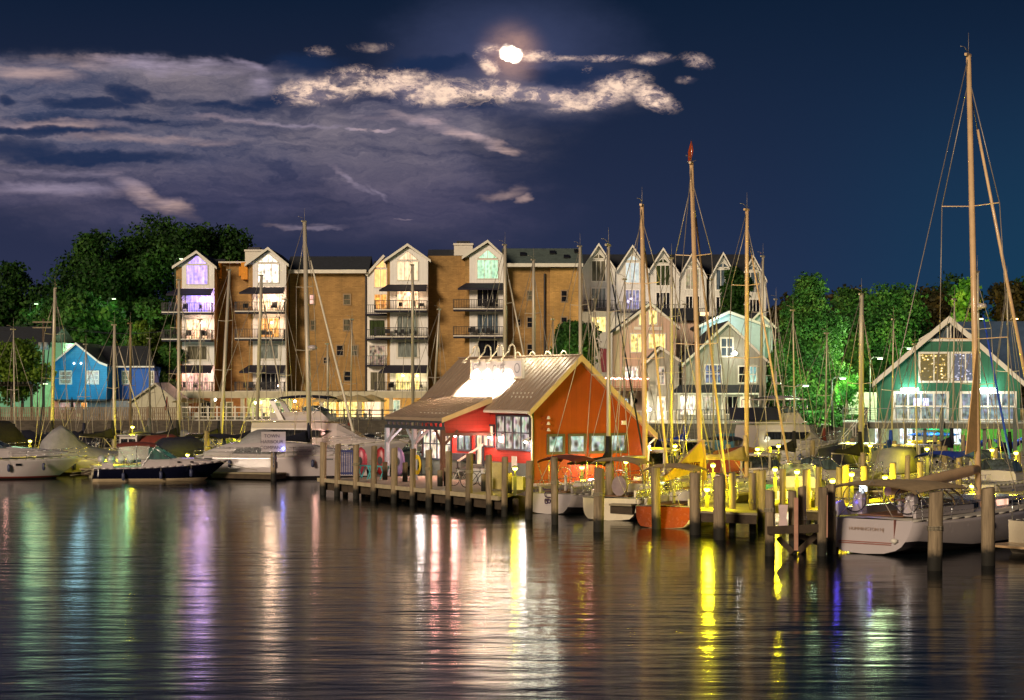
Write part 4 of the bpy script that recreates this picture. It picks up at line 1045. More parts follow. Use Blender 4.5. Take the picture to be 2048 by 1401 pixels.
# steps with a rail and grey box beside the door
s = MB()
for q in range(4): s.box(-1.3 + .3 * q - .3, 0, 5.15, 6.1, 0, .2 * (q + 1), mgreyp)
s.bar((-1.7, 5.1, 1.0), (-.1, 5.1, 1.9), .06, .1, mtrim); s.bar((-1.7, 5.1, 0), (-1.7, 5.1, 1.0), .07, .07, mdframe); s.bar((-.1, 5.1, .7), (-.1, 5.1, 1.9), .07, .07, mdframe)
ob.part('steps', s)
s = MB(); s.box(-.75, -.05, 6.5, 9.0, 0, .95, mgreyp); s.box(-.8, -.06, 6.2, 8.0, .96, 1.35, mdframe); ob.part('counter', s)
s = MB(); s.box(-.06, -.01, 1.6, 2.1, .75, 1.35, mtrim); ob.part('notice_board', s)
# the four windows in the orange gable
for xa in (1.0, 2.32, 3.62, 4.9):
    f = MB(); p = MB(); fr = .14; x0, x1, z0, z1 = xa, xa + .82, 1.62, 2.42
    f.box(x0 - fr, x0, -.08, .03, z0 - fr, z1 + fr, mframe); f.box(x1, x1 + fr, -.08, .03, z0 - fr, z1 + fr, mframe); f.box(x0, x1, -.08, .03, z0 - fr, z0, mframe); f.box(x0, x1, -.08, .03, z1, z1 + fr, mframe)
    p.box(x0, x1, -.02, .01, z0, z1, lit('kitchen window %d' % int(xa * 10), (.72, .9, .8, 1), .8, 65 + xa * 3, .95, .2))
    fo = ob.part('window', f); ob.part('pane', p, fo)
# wall lamps
def lamp_part(p, m_, r=.12, name='wall_lamp'):
    g = MB(); g.ball(p, r, m_, 8); return ob.part(name, g)
def W_(p): return C0 + Matrix.Rotation(rz, 3, 'Z') @ Vector(p)
whot = emis('white lamp', (1, .97, .95, 1), 14)
s = MB(); s.lathe((3.4, -.35, 1.1), [(.06, .18), (.2, .02), (.22, 0)], mtrim, 10); s.tube((3.4, 0, 1.3), (3.4, -.35, 1.26), .03, .03, mtrim, 6); lo = ob.part('lamp_shade', s)
ob.light(W_((3.4, -.45, 1.0)), (1, .42, .42), 160, .25)
lamp_part((3.4, -.35, 1.06), whot, .09)
for zz in (3.0, 2.75, 2.5) if False else (3.35, 3.05, 2.72):
    s = MB(); s.lathe((.85, -.22, zz), [(.05, .16), (.1, .02), (.11, 0)], mtrim, 8); s.box(.55, .8, -.12, 0, zz + .05, zz + .14, morange); ob.part('spot_lamp', s)
s = MB(); s.box(5.55, 5.8, -.15, 0, 3.0, 3.22, mtrim); ob.part('alarm_box', s)
s = MB(); s.lathe((W + .1, -.3, 1.85), [(.02, .1), (.08, .02), (.08, 0)], mtrim, 8); ob.part('corner_lamp', s); lamp_part((W + .1, -.3, 1.8), emis('pink lamp', (1, .6, .55, 1), 6), .07); ob.light(W_((W + .2, -.5, 1.8)), (1, .6, .4), 12, .1)
for yy, zz in ((4.0, 2.35), (.1, 2.2), (6.3, 2.4), (8.6, 2.5), (10.4, 2.5)):
    x_ = -.35 if yy < 4.2 else -1.2
    s = MB(); s.lathe((x_, yy, zz), [(.04, .12), (.22, .02), (.24, 0)], mtrim, 10); s.tube((x_, yy, zz + .12), (0, yy, zz + .2), .02, .02, mtrim, 5); ob.part('lamp_shade', s)
    lamp_part((x_, yy, zz - .03), whot, .08)
    ob.light(W_((x_ - .1, yy, zz - .12)), (1, .42, .34) if yy in (4.0, 8.6, 6.3) else (1, .84, .78), 110 if yy < 4.2 else 130, .22)
# row of goose neck lamps over the ridge, and the roof sign with its own four
def goose(x, y, z, dirx, s, m_):
    pts = [(x, y, z)]
    for q in range(9):
        a = PI * q / 8; pts.append((x + dirx * (.38 - .38 * math.cos(a)), y, z + .75 + .38 * math.sin(a)))
    pts.append((x + dirx * .8, y, z + .6)); s.path(pts, .035, m_, 6)
    s.lathe((x + dirx * .8, y, z + .42), [(.04, .2), (.16, .02), (.17, 0)], m_, 10)
    return (x + dirx * .8, y, z + .4)
mlampm = mat('cream enamel', C(226, 214, 186), .4)
SX = XR - 1.28; SZ = ZE + k1 * SX + th_                    # sign stands on the near slope
for q in range(4):
    yy = 4.3 + q * 1.35
    s = MB(); pts = [(SX + .0, yy, SZ + .35)]
    for t_ in range(9):
        a = PI * t_ / 8; pts.append((SX, yy + (.36 - .36 * math.cos(a)), SZ + 1.5 + .36 * math.sin(a)))
    pts.append((SX - .45, yy + .74, SZ + 1.05))
    s.path(pts, .04, mlampm, 6); s.lathe((SX - .55, yy + .76, SZ + .88), [(.03, .2), (.15, .02), (.16, 0)], mlampm, 10); ob.part('sign_lamp', s)
for q in range(4):
    yy = 1.2 + q * 1.65
    s = MB(); pts = []
    for t_ in range(9):
        a = PI * t_ / 8; pts.append((XR + .15, yy + (.34 - .34 * math.cos(a)), ZR + .1 + .38 * math.sin(a)))
    s.path(pts, .04, mlampm, 6); ob.part('ridge_lamp', s)
s = MB(); msign = mat('white sign board', C(214, 214, 222), .5, var=.05)
sy0, sy1 = 3.3, 8.95
s.box(SX - .16, SX - .08, sy0, sy1, SZ + .1, SZ + .95, msign)
for a_, b2, c_, d_ in ((sy0 - .1, sy1 + .1, SZ + .95, SZ + 1.07), (sy0 - .1, sy1 + .1, SZ - .02, SZ + .1), (sy0 - .1, sy0, SZ + .1, SZ + .95), (sy1, sy1 + .1, SZ + .1, SZ + .95)): s.box(SX - .2, SX - .05, a_, b2, c_, d_, mtrim)
for q in range(4): s.box(SX - .14, SX - .09, sy0 + .2 + q * 1.7, sy0 + .26 + q * 1.7, SZ - .35, SZ - .021, mtrim)
for q in range(3): s.bar((SX - .1, sy0 + .6 + q * 2.1, SZ + .7), (SX + .75, sy0 + .6 + q * 2.1, SZ + .75), .06, .06, mtrim)
so = ob.part('roof_sign', s)
mlet = mat('pale grey lettering', C(150, 152, 166), .6, var=.05)
for txt, yy in (('C', 8.5), ('I', 7.2), ('CAFE', 5.8), ('O', 3.8)): lettering(so, txt, .8 if len(txt) == 1 else .62, mlet, (SX - .17, yy, SZ + .52), (PI / 2, 0, -PI / 2))
# floodlights of the sign washing the roof below it
for yy in (4.6, 5.8, 7.0, 8.2):
    ob.light(W_((SX - .75, yy, SZ + .75)), (1, .90, .78), 9500, .2, kind='SPOT', spot=R(76), aim=W_((SX - .35, yy + .2, SZ - .4)))
for yy in (1.8, 3.6, 5.4): ob.light(W_((XR - .5, yy, ZR + .75)), (1, .95, .72), 70, .2)

# things on the wharf
def onw(px, Y, z=DZ): return (wx(px, Y), Y, z)
def table_bike():
    pass
kc = [('pink', C(160, 60, 80), 722, 108), ('red', C(150, 34, 40), 762, 108.5), ('lilac', C(110, 96, 140), 797, 107)]
for nm, c, px, Y in kc:
    k = Thing('kayak', nm + ' kayak standing on end against the rack on the wharf', 'kayak', onw(px, Y), rz=R(-20), group='kayaks stood on end at the end of the wharf')
    s = MB(); mk = mat('kayak ' + nm, c, .4, var=.1)
    rings = []
    for q in range(9):
        t_ = q / 8; w_ = .40 * math.sin(PI * min(1, max(.02, t_))) ** .5; h_ = 1.6 * t_
        rings.append([(w_ * math.cos(a), .18 * (w_ / .48) * math.sin(a), h_ + .05) for a in [2 * PI * j / 10 for j in range(10)]])
    s.loft(rings, mk); k.part('hull', s)
    s = MB(); s.loft([[(.15 * math.cos(a), -.17, .85 + .24 * math.sin(a)) for a in [2 * PI * j / 10 for j in range(10)]], [(.12 * math.cos(a), -.13, .85 + .2 * math.sin(a)) for a in [2 * PI * j / 10 for j in range(10)]]], mblack); k.part('cockpit', s)
fe = Thing('fence', 'blue slatted fence panel on the far left end of the wharf', 'fence', onw(693, 108), world=True)
s = MB(); mbl = mat('navy fence paint', C(40, 50, 110), .7)
x0, x1 = wx(672, 108), wx(716, 108)
s.box(x0, x1, 108, 108.06, DZ + 1.35, DZ + 1.45, mbl); s.box(x0, x1, 108, 108.06, DZ + .1, DZ + .2, mbl)
k = x0
while k < x1 - .06: s.box(k, k + .06, 107.98, 108.0, DZ + .05, DZ + 1.4, mbl); k += .1
fe.part('slats', s); s = MB()
for x in (x0, x1): s.box(x - .05, x + .05, 107.95, 108.08, DZ, DZ + 1.5, mbl)
fe.part('post', s)
for i, (px, Y) in enumerate(((736, 105), (757, 104))):
    t_ = Thing('folding_table', ('turquoise legged table in front of the pink kayak', 'turquoise legged table in front of the red kayak')[i], 'table', onw(px, Y), rz=R(-25), group='turquoise tables on the wharf')
    mtq = mat('turquoise paint', C(60, 170, 176), .6)
    s = MB(); s.box(-.55, .55, -.3, .3, .68, .73, mtq); t_.part('tabletop', s)
    for sx_ in (-.4, .4):
        s = MB(); s.bar((sx_ - .15, -.25, 0), (sx_ + .1, -.25, .68), .05, .05, mtq); s.bar((sx_ + .15, -.25, 0), (sx_ - .1, -.25, .68), .05, .05, mtq); s.bar((sx_ - .15, .25, 0), (sx_ + .1, .25, .68), .05, .05, mtq); t_.part('leg', s)
hs = Thing('hose_reel', 'yellow coiled hose hanging beside the grey porch post', 'hose', onw(834, 103.2), world=True)
s = MB(); my = mat('yellow hose', C(232, 200, 16), .5)
c = wp(834, 930, 103.0)
for r_ in (.24, .29, .34):
    s.path([(c.x + r_ * math.cos(a) * .6, c.y, c.z + r_ * 1.5 * math.sin(a)) for a in [2 * PI * j / 16 for j in range(17)]], .035, my, 6)
hs.part('coil', s); s = MB(); s.box(c.x - .03, c.x + .03, c.y + .04, c.y + .1, DZ, c.z + .5, mposg); hs.part('stand', s)
def bicycle(label, px, Y, ang, c):
    b = Thing('bicycle', label, 'bicycle', onw(px, Y), rz=R(ang), group='bicycles leaning by the steps')
    mm = mat('bike ' + label[:6], c, .4, .3)
    for x in (-.5, .5):
        s = MB(); pts = [(x + .33 * math.cos(a), 0, .34 + .33 * math.sin(a)) for a in [2 * PI * j / 18 for j in range(19)]]; s.path(pts, .02, mblack, 6); wo = b.part('wheel', s)
        s = MB()
        for j in range(6): a = PI * j / 6; s.bar((x - .32 * math.cos(a), 0, .34 - .32 * math.sin(a)), (x + .32 * math.cos(a), 0, .34 + .32 * math.sin(a)), .006, .006, mtrim)
        b.part('spokes', s, wo)
    s = MB(); s.path([(-.5, 0, .34), (-.15, 0, .3), (.3, 0, .8), (-.25, 0, .78), (-.5, 0, .34)], .018, mm, 6); s.path([(-.15, 0, .3), (-.28, 0, .88)], .018, mm, 6); s.path([(.3, 0, .8), (.5, 0, .34)], .018, mm, 6); s.path([(.3, 0, .8), (.27, 0, 1.0)], .018, mm, 6); b.part('frame', s)
    s = MB(); s.box(-.38, -.18, -.07, .07, .88, .93, mblack); b.part('saddle', s)
    s = MB(); s.path([(.22, -.27, 1.02), (.3, -.1, 1.0), (.3, .1, 1.0), (.22, .27, 1.02)], .014, mblack, 6); b.part('handlebar', s)
bicycle('white bicycle parked before the grey wharf counter', 925, 97.5, 25, C(200, 200, 200))
bicycle('dark bicycle parked at the foot of the steps', 950, 96, 30, C(60, 60, 66))
for i, (px, Y, w_, h_, c, lb) in enumerate(((985, 95, .5, 1.2, C(190, 186, 160), 'cream fuel locker near the tall pilings'), (1000, 93.5, .55, 1.35, C(176, 160, 110), 'tall tan dock cabinet beside the bollards'), (958, 100, .8, .75, C(200, 200, 196), 'pale storage bin behind the bicycles'), (1035, 93, .9, .7, C(196, 188, 96), 'yellowish dock box near the red clapboards'))):
    t_ = Thing('dock_box', lb, 'box', onw(px, Y), rz=R(-30)); mm = mat('locker paint %d' % i, c, .6)
    s = MB(); s.box(-w_ / 2, w_ / 2, -.25, .25, .05, h_ * .85, mm); t_.part('body', s); s = MB(); s.box(-w_ / 2 - .03, w_ / 2 + .03, -.28, .28, h_ * .85, h_, mm); t_.part('lid', s)
# short bollards on the deck
for i, (px, Y, h_) in enumerate(((770, 103.5, .95), (810, 101.5, 1.0), (880, 96.8, .8), (893, 97.2, .9), (968, 92.5, .8), (1018, 90.5, .95))):
    s = MB(); s.tube((0, 0, 0), (0, 0, h_), .14, .14, mpile, 12); s.lathe((0, 0, h_), [(.14, 0), (.1, .03), (.01, .035)], mpile, 12)
    names = ['in front of the kayaks', 'near the yellow hose', 'left of the porch corner post', 'right of the porch corner post', 'between the steps and the water', 'nearest the boats']
    single('bollard', s, 'short timber bollard standing on the wharf deck ' + names[i], 'bollard', 'short bollards on the wharf deck', loc=onw(px, Y))

# ------------------------------------------------------------------ pilings
mrope = mat('mooring rope', C(150, 140, 116), .9)
def piling(px, top, Y=None, r=.15, label='', group=None, lean=0.0):
    if Y is None: Y = 12995.0 / (top - HZ)
    zt = wz(top, Y); rr = random.Random(int(px * 7 + top))
    s = MB(); n = 14; rings = []; rv = rr.uniform(.86, 1.14); lean += rr.uniform(-.022, .022); tlt = rr.uniform(-.12, .12)
    zs = [-1.2, .1, .6, 1.2, zt * .75, zt - .03, zt]
    for i, z in enumerate(zs):
        q = r * rv * (1.04 - .05 * i / len(zs)) * (1 if i < 6 else .9)
        rings.append([(q * (1 + .04 * math.sin(3 * a + px)) * math.cos(a) + lean * z, q * (1 + .04 * math.sin(3 * a + px)) * math.sin(a), z + (tlt * math.cos(a) * 2 * q if i >= 5 else 0)) for a in [2 * PI * j / n for j in range(n)]])
    s.loft(rings, mpile)
    if rr.random() < .45:                                   # mooring rope wound round the post
        zr = zt * rr.uniform(.45, .7)
        for k in range(3): s.path([(r * rv * 1.1 * math.cos(a) + lean * zr, r * rv * 1.1 * math.sin(a), zr + .05 * k + .01 * a) for a in [2 * PI * j / 10 for j in range(11)]], .022, mrope, 5)
    return single('piling', s, label, 'piling', group, loc=(wx(px, Y), Y, 0), rz=0)
ORD = ['first', 'second', 'third', 'fourth', 'fifth', 'sixth', 'seventh', 'eighth', 'ninth', 'tenth', 'eleventh', 'twelfth', 'thirteenth', 'fourteenth', 'fifteenth', 'sixteenth', 'seventeenth', 'eighteenth', 'nineteenth', 'twentieth']
def edgeY(px):
    # distance at which the sight line through column px meets the wharf edge
    t = (px - CX) / F; d = EB - EA
    k = (t * EA.y - EA.x) / (d.x - t * d.y); return EA.y + k * d.y
frow = [(646, 885), (674, 888), (712, 890), (747, 892), (788, 896), (825, 898), (858, 900), (897, 903), (937, 907), (979, 910), (1009, 914), (1057, 922)]
for i, (px, top) in enumerate(frow):
    piling(px, top, edgeY(px) - .35, .155, 'tall timber piling, %s from the left along the wharf edge' % ORD[i], 'pilings along the wharf edge')
fr2 = [(1110, 915, 82), (1197, 936, 78, .2), (1219, 923, 86), (1313, 935, 79.5, .2), (1337, 934, 90), (1390, 946, 76.5, .25), (1439, 952, 74, .22)]
for i, t_ in enumerate(fr2): piling(t_[0], t_[1], t_[2], t_[3] if len(t_) > 3 else .17, 'timber piling, %s from the left among the boats right of the wharf' % ORD[i], 'pilings among the boats right of the wharf')
near = [(1540, 981), (1587, 982), (1604, 974), (1644, 975), (1664, 969)]
for i, (px, top) in enumerate(near): piling(px, top, 67 + .8 * (i % 3), .17, 'dark piling, %s from the left in the braced cluster' % ORD[i], 'cluster of dark braced pilings')
piling(1869, 984, 61.8, .30 * .62 * 1.05 + .06, 'big pale piling standing before the large white sailboat', None)
piling(1976, 976, 63.5, .24, 'big pale piling before the bow half of the large white sailboat', None)
mid = [(1456, 889), (1465, 945), (1507, 946), (1515, 940), (1537, 894), (1523, 941), (1565, 938), (1615, 939), (1582, 877), (1626, 881), (1635, 934), (1677, 935), (1689, 930), (1705, 877), (1731, 932), (1726, 906)]
mid2 = [(1786, 926), (1788, 882), (1796, 889), (1814, 911), (1841, 924), (1870, 871), (1880, 883), (1888, 892), (1917, 916), (1927, 870), (1991, 897), (1981, 879), (2036, 905)]
for i, (px, top) in enumerate(sorted(mid)): piling(px, top, 13600.0 / (top - HZ), r=.15, label='yellow lit piling, %s from the left between the braced cluster and the tall sailboat' % ORD[i], group='pilings of the inner docks')
for i, (px, top) in enumerate(sorted(mid2)): piling(px, top, 13600.0 / (top - HZ), r=.15, label='yellow lit piling, %s from the left behind the large white sailboat' % ORD[i], group='pilings of the docks before the boathouse')
lf = [(343, 866), (332, 870), (414, 862), (547, 893)]
for i, (px, top) in enumerate(sorted(lf)): piling(px, top, (140, 141, 128, 119)[i], .2, 'dark piling, %s from the left among the boats left of the wharf' % ORD[i], 'pilings among the boats left of the wharf')
# beams and braces joining the dark cluster
br = Thing('piling_brace', 'dark crossed timber bracing and ledger beams between the clustered pilings', 'brace', (wx(1600, 67), 67, 0), world=True)
s = MB(); 
s.bar((wx(1536, 66.6), 66.7, wz(1062, 66.6)), (wx(1648, 66.6), 67.0, wz(1058, 66.6)), .12, .28, mdeckd); br.part('beam', s)
s = MB(); s.bar((wx(1560, 67), 67.6, wz(1078, 67)), (wx(1590, 67), 67.6, wz(1108, 67)), .1, .2, mdeckd); s.bar((wx(1640, 67), 67.7, wz(1072, 67)), (wx(1602, 67), 67.7, wz(1108, 67)), .1, .2, mdeckd); s.bar((wx(1605, 67), 67.9, wz(1075, 67)), (wx(1690, 67), 68.4, wz(1108, 67)), .1, .2, mdeckd); br.part('brace', s)
s = MB(); s.bar((wx(1590, 67), 66.75, wz(995, 67)), (wx(1590, 67), 66.75, wz(1100, 67)), .14, .05, mat('pinkish batten', C(190, 140, 116), .6)); s.bar((wx(1652, 67), 66.9, wz(990, 67)), (wx(1652, 67), 66.9, wz(1075, 67)), .08, .05, mat('pinkish batten', C(190, 140, 116), .6)); br.part('batten', s)
s = MB(); c = wp(1566, 1035, 67.2); mwh = mat('white fender plastic', C(214, 190, 186), .5)
s.loft([[(c.x - w_, c.y - .06, c.z + z), (c.x + w_, c.y - .06, c.z + z), (c.x + w_, c.y + .06, c.z + z), (c.x - w_, c.y + .06, c.z + z)] for w_, z in ((.19, -.44), (.13, -.1), (.11, 0), (.13, .1), (.17, .44))], mwh, smooth=False)
single('piling_guard', s, 'white hourglass shaped guard board fixed among the dark clustered pilings', 'guard board', off=(c.x, c.y, 0))

# ------------------------------------------------------------------ docks
mdock = mat('dock planks', C(150, 138, 110), .85, var=.3, scale=1.2)
def dock(label, pts, z=.75, th=.35, group='finger docks of the marina'):
    s = MB(); s.extrude([(x, y, z - .08) for x, y in pts], (0, 0, .08), mdock)
    c = Vector((sum(p[0] for p in pts) / len(pts), sum(p[1] for p in pts) / len(pts), 0))
    ins = [(c.x + (x - c.x) * .985, c.y + (y - c.y) * .97) for x, y in pts]
    s.extrude([(x, y, z - .081 - th) for x, y in ins], (0, 0, th), mdeckd)
    return single('dock', s, label, 'dock', group, off=(c.x, c.y, 0))
def strip(x0, y0, x1, y1, w): 
    d = Vector((x1 - x0, y1 - y0, 0)).normalized(); n_ = Vector((-d.y, d.x, 0)) * w / 2
    return [(x0 - n_.x, y0 - n_.y), (x1 - n_.x, y1 - n_.y), (x1 + n_.x, y1 + n_.y), (x0 + n_.x, y0 + n_.y)]
dock('timber platform lit yellow between the red hull and the braced pilings', [(wx(1392, 77), 76.5), (wx(1508, 76), 75), (wx(1512, 80), 81), (wx(1400, 82), 82.5)], .95)
dock('cross dock running behind the braced pilings', strip(wx(1400, 98), 99, wx(2100, 92), 93, 1.8))
dock('far cross dock in front of the grey houses and boathouse', strip(wx(1180, 130), 132, wx(2150, 124), 124, 2.0))
dock('left cross dock behind the motorboats', strip(wx(-60, 136), 137, wx(640, 132), 133, 2.0))
dock('low floating dock moored before the big cruiser', strip(wx(432, 122), 122.4, wx(556, 119), 120.4, 1.4), .45, .3)
for i, (px, Y, ln) in enumerate(((1520, 84, 15), (1620, 80, 17), (1720, 79, 15), (1790, 76, 18), (1970, 82, 14), (1330, 86, 14), (1240, 84, 16))):
    x = wx(px, Y); dock('finger dock, %s from the left, reaching out between the sailboats' % ORD[sorted([1520, 1620, 1720, 1790, 1970, 1330, 1240]).index(px)], strip(x, Y, x + ln * .5, Y + ln * .86, 1.1))
for i, (px, Y, ln) in enumerate(((172, 123, 14), (452, 124, 10), (330, 126, 11), (40, 127, 10))):
    x = wx(px, Y); dock('finger dock, %s from the left, between the motorboats' % ORD[sorted([172, 452, 330, 40]).index(px)], strip(x, Y, x + ln * .5, Y + ln * .86, 1.1), .6)

# ------------------------------------------------------------------ dock lamps: power posts with a yellow lamp on top
mped = mat('power post enamel', C(104, 104, 84), .5)
mlens = emis('yellow lamp lens', (1, .80, .10, 1), 12)
mlens2 = emis('white yellow lamp lens', (1, .92, .55, 1), 16)
def dock_lamp(px, py, Y=None, label='', power=30, group='yellow lamp posts on the docks', white=False, r=.115):
    if Y is None: Y = LY.get((px, py), 13500.0 / (py - HZ))
    z = wz(py, Y)
    t = Thing('dock_lamp', label, 'lamp', (wx(px, Y), Y, min(.75, z - .9)), group=group)
    h_ = z - min(.75, z - .9)
    s = MB(); s.box(-.08, .08, -.08, .08, 0, h_ * .68, mped); s.box(-.1, .1, -.1, .1, h_ * .68, h_ * .74, mped); t.part('post', s)
    s = MB(); s.lathe((0, 0, h_ * .74), [(.05, 0), (.05, h_ * .26 - r * .8)], mped, 8); s.lathe((0, 0, h_ + r * .55), [(.05, -r), (.05, 0), (r * 1.25, 0), (r * 1.1, .05), (.02, .10)], mped, 12); t.part('lamp_cap', s)
    s = MB(); s.lathe((0, 0, h_ - r * .6), [(r * .6, 0), (r, .06), (r, r)], mlens2 if white else mlens, 12); t.part('lens', s)
    col = (1, .84, .01) if not white else (1, .9, .45)
    t.light((wx(px, Y), Y - .6, z), col, power * .6, .12); t.light((wx(px, Y), Y + .3, z + .02), col, power * .45, .12)
    return t
LY = {(1030, 938): 90.5, (1414, 980): 78, (1665, 963): 80, (1703, 950): 84, (1770, 956): 87, (1944, 973): 89, (1594, 945): 86, (1550, 940): 88, (1164, 936): 99, (1426, 932): 92, (1252, 925): 101}
LR = [(1350, 893), (1426, 932), (1414, 980), (1515, 899), (1557, 893), (1550, 940), (1594, 945), (1665, 963), (1695, 887), (1703, 950), (1740, 892), (1819, 884), (1854, 899), (1770, 956), (1944, 973), (1984, 901), (2032, 907), (1252, 925), (1164, 936), (1030, 938)]  # leftmost lamp is added to yellow the pilings at the wharf's end
LRs = sorted(LR)
for px, py in LR:
    i = LRs.index((px, py))
    dock_lamp(px, py, None, 'yellow dock lamp, %s from the left among the docks right of the wharf' % ORD[i], (70 if px < 1300 else 300) if py > 915 else (600 if px == 1350 else 190))
LL = [(60, 883, 134), (90, 884, 134), (265, 855, 136), (221, 921, 124), (375, 911, 126), (500, 866, 137), (518, 868, 137), (530, 873, 136), (448, 905, 128), (310, 884, 134)]
for px, py, Y in LL:
    i = sorted(LL).index((px, py, Y))
    dock_lamp(px, py, Y, 'yellow dock lamp, %s from the left among the motorboats left of the wharf' % ORD[i], 140 if px == 221 else 110, 'yellow lamp posts left of the wharf')
# ------------------------------------------------------------------ boats
mgel = mat('white gelcoat', C(184, 175, 175), .22, var=.05, scale=.6, coat=.5)
mgel2 = mat('cream gelcoat', C(220, 208, 178), .25, var=.06, scale=.6, coat=.5)
mdk = mat('deck non skid', C(198, 192, 178), .7, var=.1)
mnavy = mat('navy hull', C(14, 16, 34), .15, var=.1, coat=.6)
mredh = mat('orange red hull', C(138, 62, 24), .25, var=.15, coat=.5)
mgrnh = mat('sea green hull', C(30, 150, 110), .3, var=.1, coat=.4)
mboot = mat('dark boot stripe', C(30, 26, 30), .4)
mbootr = mat('red stripe', C(110, 40, 34), .4)
mantif = mat('antifouling', C(30, 26, 28), .8, var=.3)
mantiw = mat('pale bottom paint', C(196, 176, 140), .6, var=.1)
malu = mat('mast aluminium', C(194, 184, 166), .45, .25, var=.08, scale=.5, stretch=(1, 1, .2))
mwood = mat('varnished spar', C(226, 190, 142), .4, var=.15, coat=.3)
msail = mat('white sail cloth', C(214, 206, 188), .8, var=.12, scale=3, bump=.3)
mtansail = mat('tan sail cover', C(230, 188, 124), .85, var=.15, scale=3, bump=.4)
mnvc = mat('navy canvas', C(26, 28, 50), .85, var=.25, scale=3, bump=.4)
mblc = mat('royal blue canvas', C(22, 62, 176), .85, var=.25, scale=3, bump=.4)
mblk = mat('black canvas', C(22, 20, 24), .85, var=.25, scale=3, bump=.4)
mredc = mat('rust canvas', C(120, 52, 40), .85, var=.25, scale=3, bump=.4)
mgryc = mat('grey canvas', C(150, 148, 148), .85, var=.2, scale=2, bump=.5)
mtanc = mat('tan canvas', C(190, 164, 122), .85, var=.2, scale=3, bump=.4)
mss = mat('stainless rail', C(200, 200, 200), .25, .9, var=.05)
mwire = mat('rigging wire', C(170, 160, 146), .45, .4, var=.05)
mdwire = mat('dark furled sail', C(26, 34, 44), .8)

def hull_rings(Lh, B, fb, fs, tw, rb=.9, rs=.35, dr=.45, full=2.2, n=18, rnd=1.0):
    rings = []
    for i in range(n + 1):
        t = i / n
        if t < .45: hb = B / 2 * (tw + (1 - tw) * math.sin(t / .45 * PI / 2))
        else: hb = B / 2 * max(.012, 1 - ((t - .45) / .55) ** full)
        zd = fs + (fb - fs) * t ** 1.7 - .06 * math.sin(t * PI)
        kd = dr * math.sin(min(1, t * 1.15 + .12) * PI) ** .6 if t < .75 else dr * max(0, (1 - t) / .25) ** .7
        if t == 0: kd = .02
        prof = [(0, -kd), (.45, -kd * .8), (.80, -.04), (.90, .10), (.945, .2), (.97, zd * .55), (1.0, zd * .85), (1.0, zd)]
        if t < .28 and rnd < 1:                             # rounded, lifted stern sections
            q = (1 - t / .28) * (1 - rnd) * 4
            tgt = [(0, .02), (.45, .06), (.70, .18), (.82, .32), (.89, .5), (.95, zd * .6), (.985, zd * .85), (1.0, zd)]
            prof = [(u + (u2 - u) * min(1, q), z + (z2 - z) * min(1, q)) for (u, z), (u2, z2) in zip(prof, tgt)]
        if t > .6:                                          # flare: narrower at the water towards the bow
            q = (t - .6) / .4
            prof = [(u * (1 - q * (.55 if j < 5 else .35 if j == 5 else .12 if j == 6 else 0)), z) for j, (u, z) in enumerate(prof)]
        xx = -Lh / 2 + Lh * t
        def xo(z): 
            q = max(-.2, z) / max(.3, zd)
            return xx - (rb * (1 - q) * t ** 4) + (rs * q * (1 - t) ** 4 if rs else 0)
        side = [(xo(z), -u * hb, z) for u, z in reversed(prof)]
        side2 = [(xo(z), u * hb, z) for u, z in prof[1:]]
        rings.append(side + side2)
    return rings
def add_hull(th, Lh, B, fb, fs, tw, mh, mb_, mstripe, name='hull', **kw):
    rings = hull_rings(Lh, B, fb, fs, tw, **kw); n = len(rings[0])
    s = MB()
    def mf(a, k):
        kk = min(k, n - 2 - k)                              # 0 = topsides at the rail
        return mh if kk <= 2 else (mstripe if kk == 3 else mb_)
    s.loft(rings, mh, cap=(False, False), closed=False, matfn=mf)
    s.face(list(reversed(rings[0])), mh); 
    s.loft([[r[0] for r in rings], [(r[0][0], 0, r[0][2] + .05) for r in rings], [r[-1] for r in rings]], mdk, cap=(False, False), closed=False)
    s.path([r[0] for r in rings], .03, mdk, 6); s.path([r[-1] for r in rings], .03, mdk, 6)
    return th.part(name, s), rings
def cabin_loft(th, secs, m, name='cabin', mw=None):
    """secs: (x, half width, z0, z1, shoulder) along the boat"""
    rings = []
    for x, hw, z0, z1, sh in secs: rings.append([(x, -hw, z0), (x, -hw * .96, z0 + (z1 - z0) * .7), (x, -hw * sh, z1), (x, 0, z1 + .04), (x, hw * sh, z1), (x, hw * .96, z0 + (z1 - z0) * .7), (x, hw, z0)])
    s = MB(); s.loft(rings, m, smooth=False); return th.part(name, s)
def ports(th, xs, y, z, w_, h_, m=None, name='porthole', parent=None, slant=0):
    for x in xs:
        s = MB(); 
        for sg in (-1, 1): s.box(x - w_ / 2, x + w_ / 2, sg * y - .025, sg * y + .025, z - h_ / 2, z + h_ / 2, m or Gdark)
        th.each(name, s, parent)
def canopy(th, x0, x1, hw, z0, z1, m, name='bimini', arch=.25):
    """fabric top stretched over bent tubes"""
    rings = []
    for i in range(7):
        t = i / 6; x = x0 + (x1 - x0) * t; zz = z1 - .12 * abs(2 * t - 1) ** 2
        rings.append([(x, hw * math.sin(a), zz - arch * (1 - math.cos(a)) * 1.0) for a in [-PI / 2 + PI * j / 8 for j in range(9)]])
    s = MB(); s.loft(rings, m, cap=(False, False), closed=False); s.loft([[(p[0], p[1] * .985, p[2] - .03) for p in r] for r in rings], m, cap=(False, False), closed=False)
    o = th.part(name, s)
    s = MB()
    for x in (x0, (x0 + x1) / 2, x1):
        for sg in (-1, 1): s.tube(((x0 + x1) / 2 + (x - (x0 + x1) / 2) * .3, sg * hw, z0), (x, sg * hw, z1 - arch), .018, .018, mss, 6)
    th.each(name + '_frame', s); return o
